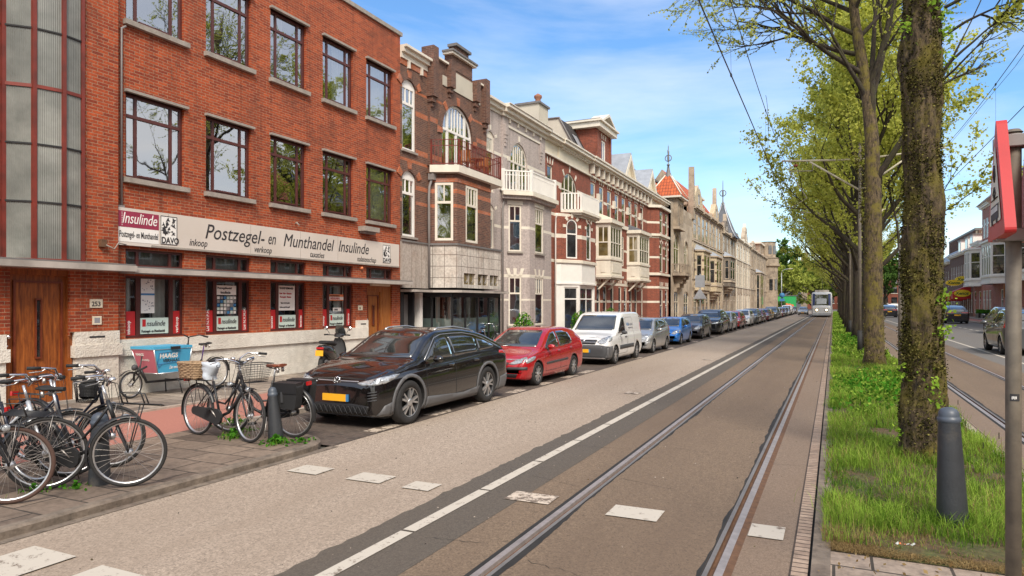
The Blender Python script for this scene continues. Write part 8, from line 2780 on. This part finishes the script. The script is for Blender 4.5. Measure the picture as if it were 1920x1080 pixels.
for _ in range(46000):
 z=rr.uniform(.15,8.2)if rr.random()<.75 else rr.choice([1.2,1.6,2.1,2.5,3.4,4.4])+rr.gauss(0,.18)
 if z<.1:continue
 a=rr.uniform(0,2*PI)
 if math.sin(a*3+z*2.1)+math.sin(z*7.7+a)*.9+rr.gauss(0,.8)<-.6:continue
 r_=.207-.005*z+.035*math.exp(-z*2.5)+.008*math.sin(z*3.1)+abs(rr.gauss(.006,.012+.016*max(0,math.sin(z*7.7+a))))
 leaf_quad(mb,rnd,Vector((r_*math.cos(a),r_*math.sin(a),z)),rr.uniform(.006,.016),M['leaf_ivy'],rr,val=rr.random()**2)
for(z0,a0)in[(.95,-1.2),(1.05,3.6),(1.55,-.6),(.55,-.3),(.75,-1.0),(5.35,-1.1),(5.5,-1.8),(5.2,-.4),(5.0,-.2),(4.7,0),(5.1,3.9),(1.9,-.5),(.35,3.5)]:
 for _ in range(46):
  p=Vector((.19*math.cos(a0),.19*math.sin(a0),z0))+Vector((rr.gauss(0,.05),rr.gauss(0,.05),rr.gauss(0,.06)))
  leaf_quad(mb,rnd,p+Vector((math.cos(a0),math.sin(a0),0))*rr.uniform(0,.08),rr.uniform(.014,.032),M['leaf_bright'],rr)
mb.build('ivy',t1,world=False,rnd=rnd)
tbm=MB();cbm=MB();rnd=[]
def twigs(o,d,L,r,lev,tb,cb_,rnd,rr,leafm,ls,per):
 P=[o.copy()];q=o.copy();dd=d.normalized();k=6;Rd=[r]
 for i in range(k):
  dd=(dd+rvec(rr)*.14).normalized();q=q+dd*L/k;P.append(q.copy());Rd.append(r*(1-.8*(i+1)/k)+.0018)
 tb.tube(P,Rd,M['bark_plain'],5,caps=False)
 if lev>0:
  for j in range(5):
   i=rr.randint(2,k);twigs(P[i],dd+rvec(rr)*.7,L*rr.uniform(.4,.65),Rd[i]*.7+.001,lev-1,tb,cb_,rnd,rr,leafm,ls,per)
 else:
  for p in P[2:]:
   for _ in range(per):leaf_quad(cb_,rnd,p+rvec(rr)*abs(rr.gauss(0,.05)),ls*rr.uniform(.6,1.3),leafm,rr)
for(z,a,el,L)in[(5.3,-.2,.2,1.1),(5.9,.1,.3,1.6),(5.0,.3,.5,.9),(6.3,2.9,.5,2.0),(6.6,-.5,.4,2.2),(7.0,1.2,.7,2.5),(7.3,3.4,.6,2.5),(7.6,4.4,.7,2.6),(4.6,.0,.8,.8),(8.0,0,.9,3),(8.0,2,.9,3)]:
 twigs(Vector((.22*math.cos(a),.22*math.sin(a),z)),Vector((math.cos(a)*math.cos(el),math.sin(a)*math.cos(el),math.sin(el))),L,.02*L**.5,2,tbm,cbm,rnd,rr,M['leaf_spring'],.028,2)
tbm.build('branches',t1,world=False);cbm.build('crown',t1,world=False,rnd=rnd)
t1.location=(.945,9.35,.03)
t2=thing('street_tree','forked tree behind the first trunk, its long limbs reaching left over the track','tree',(0,0,0),0,GRP)
rr=random.Random(5)
tb=MB();cb2=MB();rnd=[]
tp_=[Vector(v)for v in((0,0,-.05),(.0,0,.4),(-.02,0,2),(-.02,.1,3.6),(-.03,.1,5.2),(-.06,.2,6.8),(-.18,.3,8.2),(-.48,.3,10.2),(-.75,.4,13),(-.9,.5,15.5))]
tb.tube(tp_,[.36,.27,.25,.235,.22,.19,.165,.14,.08,.02],M['bark'],18)
limbs=[(5.4,Vector((.62,-.1,.75)),4.4,.11),(7.4,Vector((.25,.4,1.0)),4.5,.10),(7.9,Vector((-.50,-.2,.95)),3.4,.08),(8.7,Vector((-.85,-.25,.50)),4.0,.085),(9.3,Vector((-.95,.1,.34)),4.2,.08),(9.9,Vector((-.9,-.2,.45)),4.2,.075),(8.2,Vector((.4,-.3,1)),4.2,.09),(10.6,Vector((-.8,.4,.6)),4.0,.07),(9.8,Vector((.6,.2,.8)),3.8,.07),(6.9,Vector((.12,-.1,1.0)),5.5,.11),(11.0,Vector((-.9,-.4,.3)),4.0,.06),(10.6,Vector((.3,-.4,.9)),3.6,.06),(11,Vector((-.6,-.3,.9)),3.2,.05)]
for z,d_,L,r_ in limbs:
 i=max(k for k in range(len(tp_))if tp_[k].z<=z);u=(z-tp_[i].z)/(tp_[i+1].z-tp_[i].z)
 twigs(tp_[i].lerp(tp_[i+1],u),d_,L,r_,3,tb,cb2,rnd,rr,M['leaf_spring'],.042,2)
tb.build('trunk',t2,world=False)
for _ in range(5200):
 z=rr.uniform(.2,6.5);a=rr.uniform(0,2*PI)
 if math.sin(a*3+z*2.6)+math.sin(z*5.1+a)*.8+rr.gauss(0,.5)<0:continue
 r_=.25+.09*math.exp(-z*4)+abs(rr.gauss(.0,.03))-.012*z
 xo=-.03*z/3 if z<4 else-.04-.10*(z-3.6)
 leaf_quad(cb2,rnd,Vector((xo+r_*math.cos(a),.03*z+r_*math.sin(a),z)),rr.uniform(.015,.035),M['leaf_ivy'],rr)
cb2.build('crown',t2,world=False,rnd=rnd)
t2.location=(1.08,22.6,.03)
vt=[]
for k,(sd_,h_)in enumerate(((11,14.5),(12,14.0),(13,15.0))):
 vt.append(tree_mesh(sd_,h_,.25,.25,4.6,M['leaf_spring'],.062,52000,lean=(random.uniform(-.5,.3),0),bm_=M['bark_plain'],upright=.68,lv=3,density=1.5))
spots=[30.0,38.4,46.0,54.2,62.0,70.5,79.0,88.0,98.0,109.0,121.0,134.0,148.0]
words=['third','fourth','fifth','sixth','seventh','eighth','ninth','tenth','eleventh','twelfth','thirteenth','fourteenth','last']
protos=[]
for i,y in enumerate(spots):
 lb='%s elm of the row counted from the camera, full spring green crown'%words[i]
 loc=(1.0+random.uniform(-.12,.12),y,.03)
 if i<3:protos.append(make_tree('street_tree',lb,loc,vt[i],GRP));o=protos[-1]
 else:o=dup(protos[i%3],loc,label=lb)
 o.rotation_euler=(0,0,i*1.7);s_=random.uniform(.95,1.06);o.scale=(s_,s_,s_*(1.0 if i else 1.0))
for k,y in enumerate((-17,-27)):dup(protos[k],(1.0,y,.03),rotz=k*2.0,label='elm of the tree strip standing behind the camera, the %s one'%('nearer','farther')[k])
park=tree_mesh(31,13,.4,.18,6.5,M['leaf_dark'],.30,11000,lv=3,upright=.35,density=1.2)
park2=tree_mesh(32,10,.35,.12,5.6,M['leaf_yellow'],.27,11000,lv=3,upright=.25,density=1.2)
pp=[]
for k,(mod,x,y,s_,lb)in enumerate([(0,-14,225,1.3,'tall dark green park tree rising behind the yellow green ones'),(1,-11.4,186,1.02,'broad yellow green park tree beside the stone corner house'),(1,-5.6,220,1.0,'round yellow green park tree directly left of the tram'),(0,-15,232,1.0,'mid green park tree between the two yellow green ones'),(1,-18,200,1.0,'yellow green park tree partly behind the corner turret'),(0,-3,232,1.0,'dark park tree directly behind the tram'),(0,6,215,1.0,'dark green tree beyond the end of the tree row'),(0,14,235,1.2,'pale green tree seen between the trunks at the right'),(1,-21,240,1.0,'yellow green park tree at the far left of the park')]):
 if k==0:o=make_tree('park_tree',lb,(x,y,0),park,'park trees at the end of the street');P0=o
 elif k==1:o=make_tree('park_tree',lb,(x,y,0),park2,'park trees at the end of the street');P1=o
 else:o=dup((P0,P1)[mod],(x,y,0),label=lb)
 o.scale=(s_,)*3;o.rotation_euler=(0,0,k*1.3)
t=thing('hedge','dark clipped hedge beside the stone corner house at the street end','hedge',(-13,165,0))
mb=MB();rnd=[];rr=random.Random(2)
for _ in range(5000):leaf_quad(mb,rnd,Vector((rr.uniform(-24,-9.5),rr.uniform(160,163),rr.uniform(0,2.4))),.16,M['leaf_dark'],rr)
mb.build('foliage',t,rnd=rnd)
def blades(mb,rnd,x,y,z,h,w_,m,rr,bend=.5,val=None):
 a=rr.uniform(0,2*PI);d_=Vector((math.cos(a),math.sin(a),0));s_=Vector((-d_.y,d_.x,0))*w_
 b0=Vector((x,y,z));b1=b0+d_*h*bend*.35+Vector((0,0,h*.6));b2=b0+d_*h*bend+Vector((0,0,h*(1-bend*.25)))
 mb.face([b0-s_,b0+s_,b1+s_*.7,b1-s_*.7],m);mb.face([b1-s_*.7,b1+s_*.7,b2],m)
 v=rr.random()if val is None else min(1,max(0,val+rr.gauss(0,.2)));rnd+=[v,v]
rr=random.Random(44)
mb=MB();rnd=[]
tuft=[(rr.uniform(0,1.8),rr.uniform(6.2,16),rr.uniform(.12,.3),rr.random())for _ in range(60)]
def dens(x,y):
 v=math.sin(x*4.1+y*1.3)+math.sin(y*2.3-x*2.0)+.6*math.sin(y*5.7+x*7)
 return v
for _ in range(52000):
 y=5.86+(rr.random()**1.7)*20.5;x=rr.uniform(-.08,1.86)
 dv=dens(x,y)
 bare=dv<-1.6 or(y<6.15 and rr.random()<.7)
 if bare and rr.random()<.75:continue
 h=rr.uniform(.05,.15)*(1.2+.35*dv)*(.55 if y<6.2 else 1)
 if x<.0 or x>1.8:h*=.8
 blades(mb,rnd,x,y,.04,max(h,.035),.0022+.0005*(y-5)*.35,M['straw']if rr.random()<(.5 if y<6.2 or bare else.10)else M['grass'],rr,rr.uniform(.2,.9),.45+.2*dv)
for(x,y,r_,v)in tuft:
 for _ in range(120):
  blades(mb,rnd,x+rr.gauss(0,r_*.35),y+rr.gauss(0,r_*.5),.04,rr.uniform(.08,.20),.003,M['grass'],rr,rr.uniform(.3,.9),.2+.6*v)
for(x,y)in((.95,9.0),(.65,9.3),(1.25,9.3),(.8,6.55),(.98,6.6),(1.08,22.2)):
 for _ in range(160):blades(mb,rnd,x+rr.gauss(0,.13),y+rr.gauss(0,.06),.04,rr.uniform(.08,.24),.003,M['grass'],rr,.5,.35)
for _ in range(16000):
 y=rr.uniform(25,165);x=rr.uniform(-.05,1.82)
 blades(mb,rnd,x,y,.03,rr.uniform(.10,.28),.02+.0004*y,M['grass'],rr,.6,.55+.2*dens(x,y*.3))
mb.build('grass',rnd=rnd,kind='stuff',label='uneven green grass with dry straw patches in the tree strip',cat='grass')
mb=MB();rnd=[]
for _ in range(9000):
 y=rr.choice([15.5,17.5,33,36,40])+rr.gauss(0,1.3);x=rr.uniform(-.02,1.8)
 leaf_quad(mb,rnd,Vector((x,y,rr.uniform(.06,.05+.28*(1-abs(x-.9)/1.2)))),rr.uniform(.02,.05),M['weed']if rr.random()<.5 else M['grass'],rr)
mb.build('ground_cover',rnd=rnd,kind='stuff',label='leafy weeds among the grass of the tree strip',cat='weeds')
mb=MB();rnd=[]
for _ in range(6500):
 x=rr.uniform(-.02,1.82);y=5.70+abs(rr.gauss(0,.22))
 blades(mb,rnd,x,y,.035,rr.uniform(.02,.05),.002,M['straw'],rr,rr.uniform(1.5,3.0))
mb.build('dry_grass',rnd=rnd,kind='stuff',label='flattened dry grass along the front edge of the strip',cat='dry grass')
mb=MB();rnd=[]
for _ in range(700):leaf_quad(mb,rnd,Vector((rr.uniform(-.1,1.9),rr.choice([5.6,6.5,8,10])+rr.gauss(0,.5),rr.uniform(.045,.06))),rr.uniform(.008,.02),M['straw'],rr)
mb.build('fallen_leaves',rnd=rnd,kind='stuff',label='small brown fallen leaves along the near edge of the grass strip',cat='leaves')
t=thing('litter','crumpled pink and white wrapper lying in the dry grass near the bollard','litter',(.42,5.92,.05))
mb=MB()
for k in range(7):
 p=Vector((.42+k*.018,5.92+rr.uniform(-.02,.02),.055+rr.uniform(0,.02)));mb.face([p,p+Vector((.03,.01,rr.uniform(-.01,.02))),p+Vector((.025,.05,rr.uniform(0,.02))),p+Vector((-.005,.04,0))],(M['paper'],M['orange'])[k%2])
mb.build('wrapper',t)
mb=MB();rnd=[]
for i in range(16):
 x,y,h=rr.uniform(.2,1.85),rr.uniform(6.6,12),rr.uniform(.3,.55)
 mb.tube([(x,y,.03),(x+rr.uniform(-.03,.03),y,h*.6),(x+rr.uniform(-.08,.08),y,h)],.0018,M['straw'],3)
 for k in range(5):mb.lathe([(0,0),(.006,.012),(0,.03)],M['bark_plain'],4,(x,y,h-.02+k*.012))
mb.build('seed_stalks',kind='stuff',label='thin dry seed stalks standing in the grass',cat='weeds')
def weed(label,x,y,z,n,sp,h,m='weed',leaf=.022):
 t=MB();rnd=[]
 for _ in range(n):
  a=rr.uniform(0,2*PI);r_=abs(rr.gauss(0,sp));q=max(0,1-r_/(sp*2.5))
  leaf_quad(t,rnd,Vector((x+r_*math.cos(a),y+r_*math.sin(a),z+rr.uniform(0,h)*q+.01)),leaf*rr.uniform(.6,1.3),M[m],rr)
 for _ in range(int(n*.5)):
  blades(t,rnd,x+rr.gauss(0,sp),y+rr.gauss(0,sp),z,rr.uniform(.3,1)*h,.003,M['grass'],rr,.8,.4)
 t.build('weed',rnd=rnd,label=label,cat='weeds',group='weeds growing between the flags',kind='stuff')
weed('leafy green weed at the foot of the tilted bollard',-6.55,6.72,.075,150,.10,.12)
weed('green weed under the bicycle with the wicker basket',-7.35,6.75,.075,110,.09,.14)
weed('small weed at the kerb corner beside the black crossover',-8.2,7.55,.08,120,.10,.16)
weed('sparse weed at the foot of the bollard among the left bicycles',-6.75,4.25,.075,40,.08,.08)
weed('thin weed left of the bollard among the left bicycles',-7.0,4.0,.075,30,.08,.08)
weed('tiny weeds on the rounded corner of the bicycle island',-6.35,6.95,.08,60,.10,.04)
weed('low weeds beneath the pannier bicycle',-7.6,7.15,.075,60,.12,.08)
for(x,y,h,lb)in[(-12.0,18.25,.95,'low green yellow plant by the second wooden door'),(-11.3,25.1,1.5,'leafy shrub before the grey house above the red car'),(-11.5,32.3,1.5,'round green shrub beside the white shop front above the red car'),(-11.8,38.5,1.6,'dark climbing shrub under the first white oriel')]:
 t=thing('garden_shrub',lb,'shrub',(x,y,.07),group='shrubs along the facades')
 mb=MB();rnd=[]
 for _ in range(900):
  p=rvec(rr)*rr.uniform(.2,1)**.5;leaf_quad(mb,rnd,Vector((x+p.x*.42,y+p.y*.5,.07+h*.55+p.z*h*.45)),rr.uniform(.03,.06),M['weed']if rr.random()<.8 else M['leaf_bright'],rr)
 mb.build('leaves',t,rnd=rnd)
 mb=MB()
 for _ in range(5):mb.tube([(x,y,.07),(x+rr.uniform(-.2,.2),y+rr.uniform(-.2,.2),h*.8)],.01,M['bark_plain'],4)
 mb.build('stem',t)
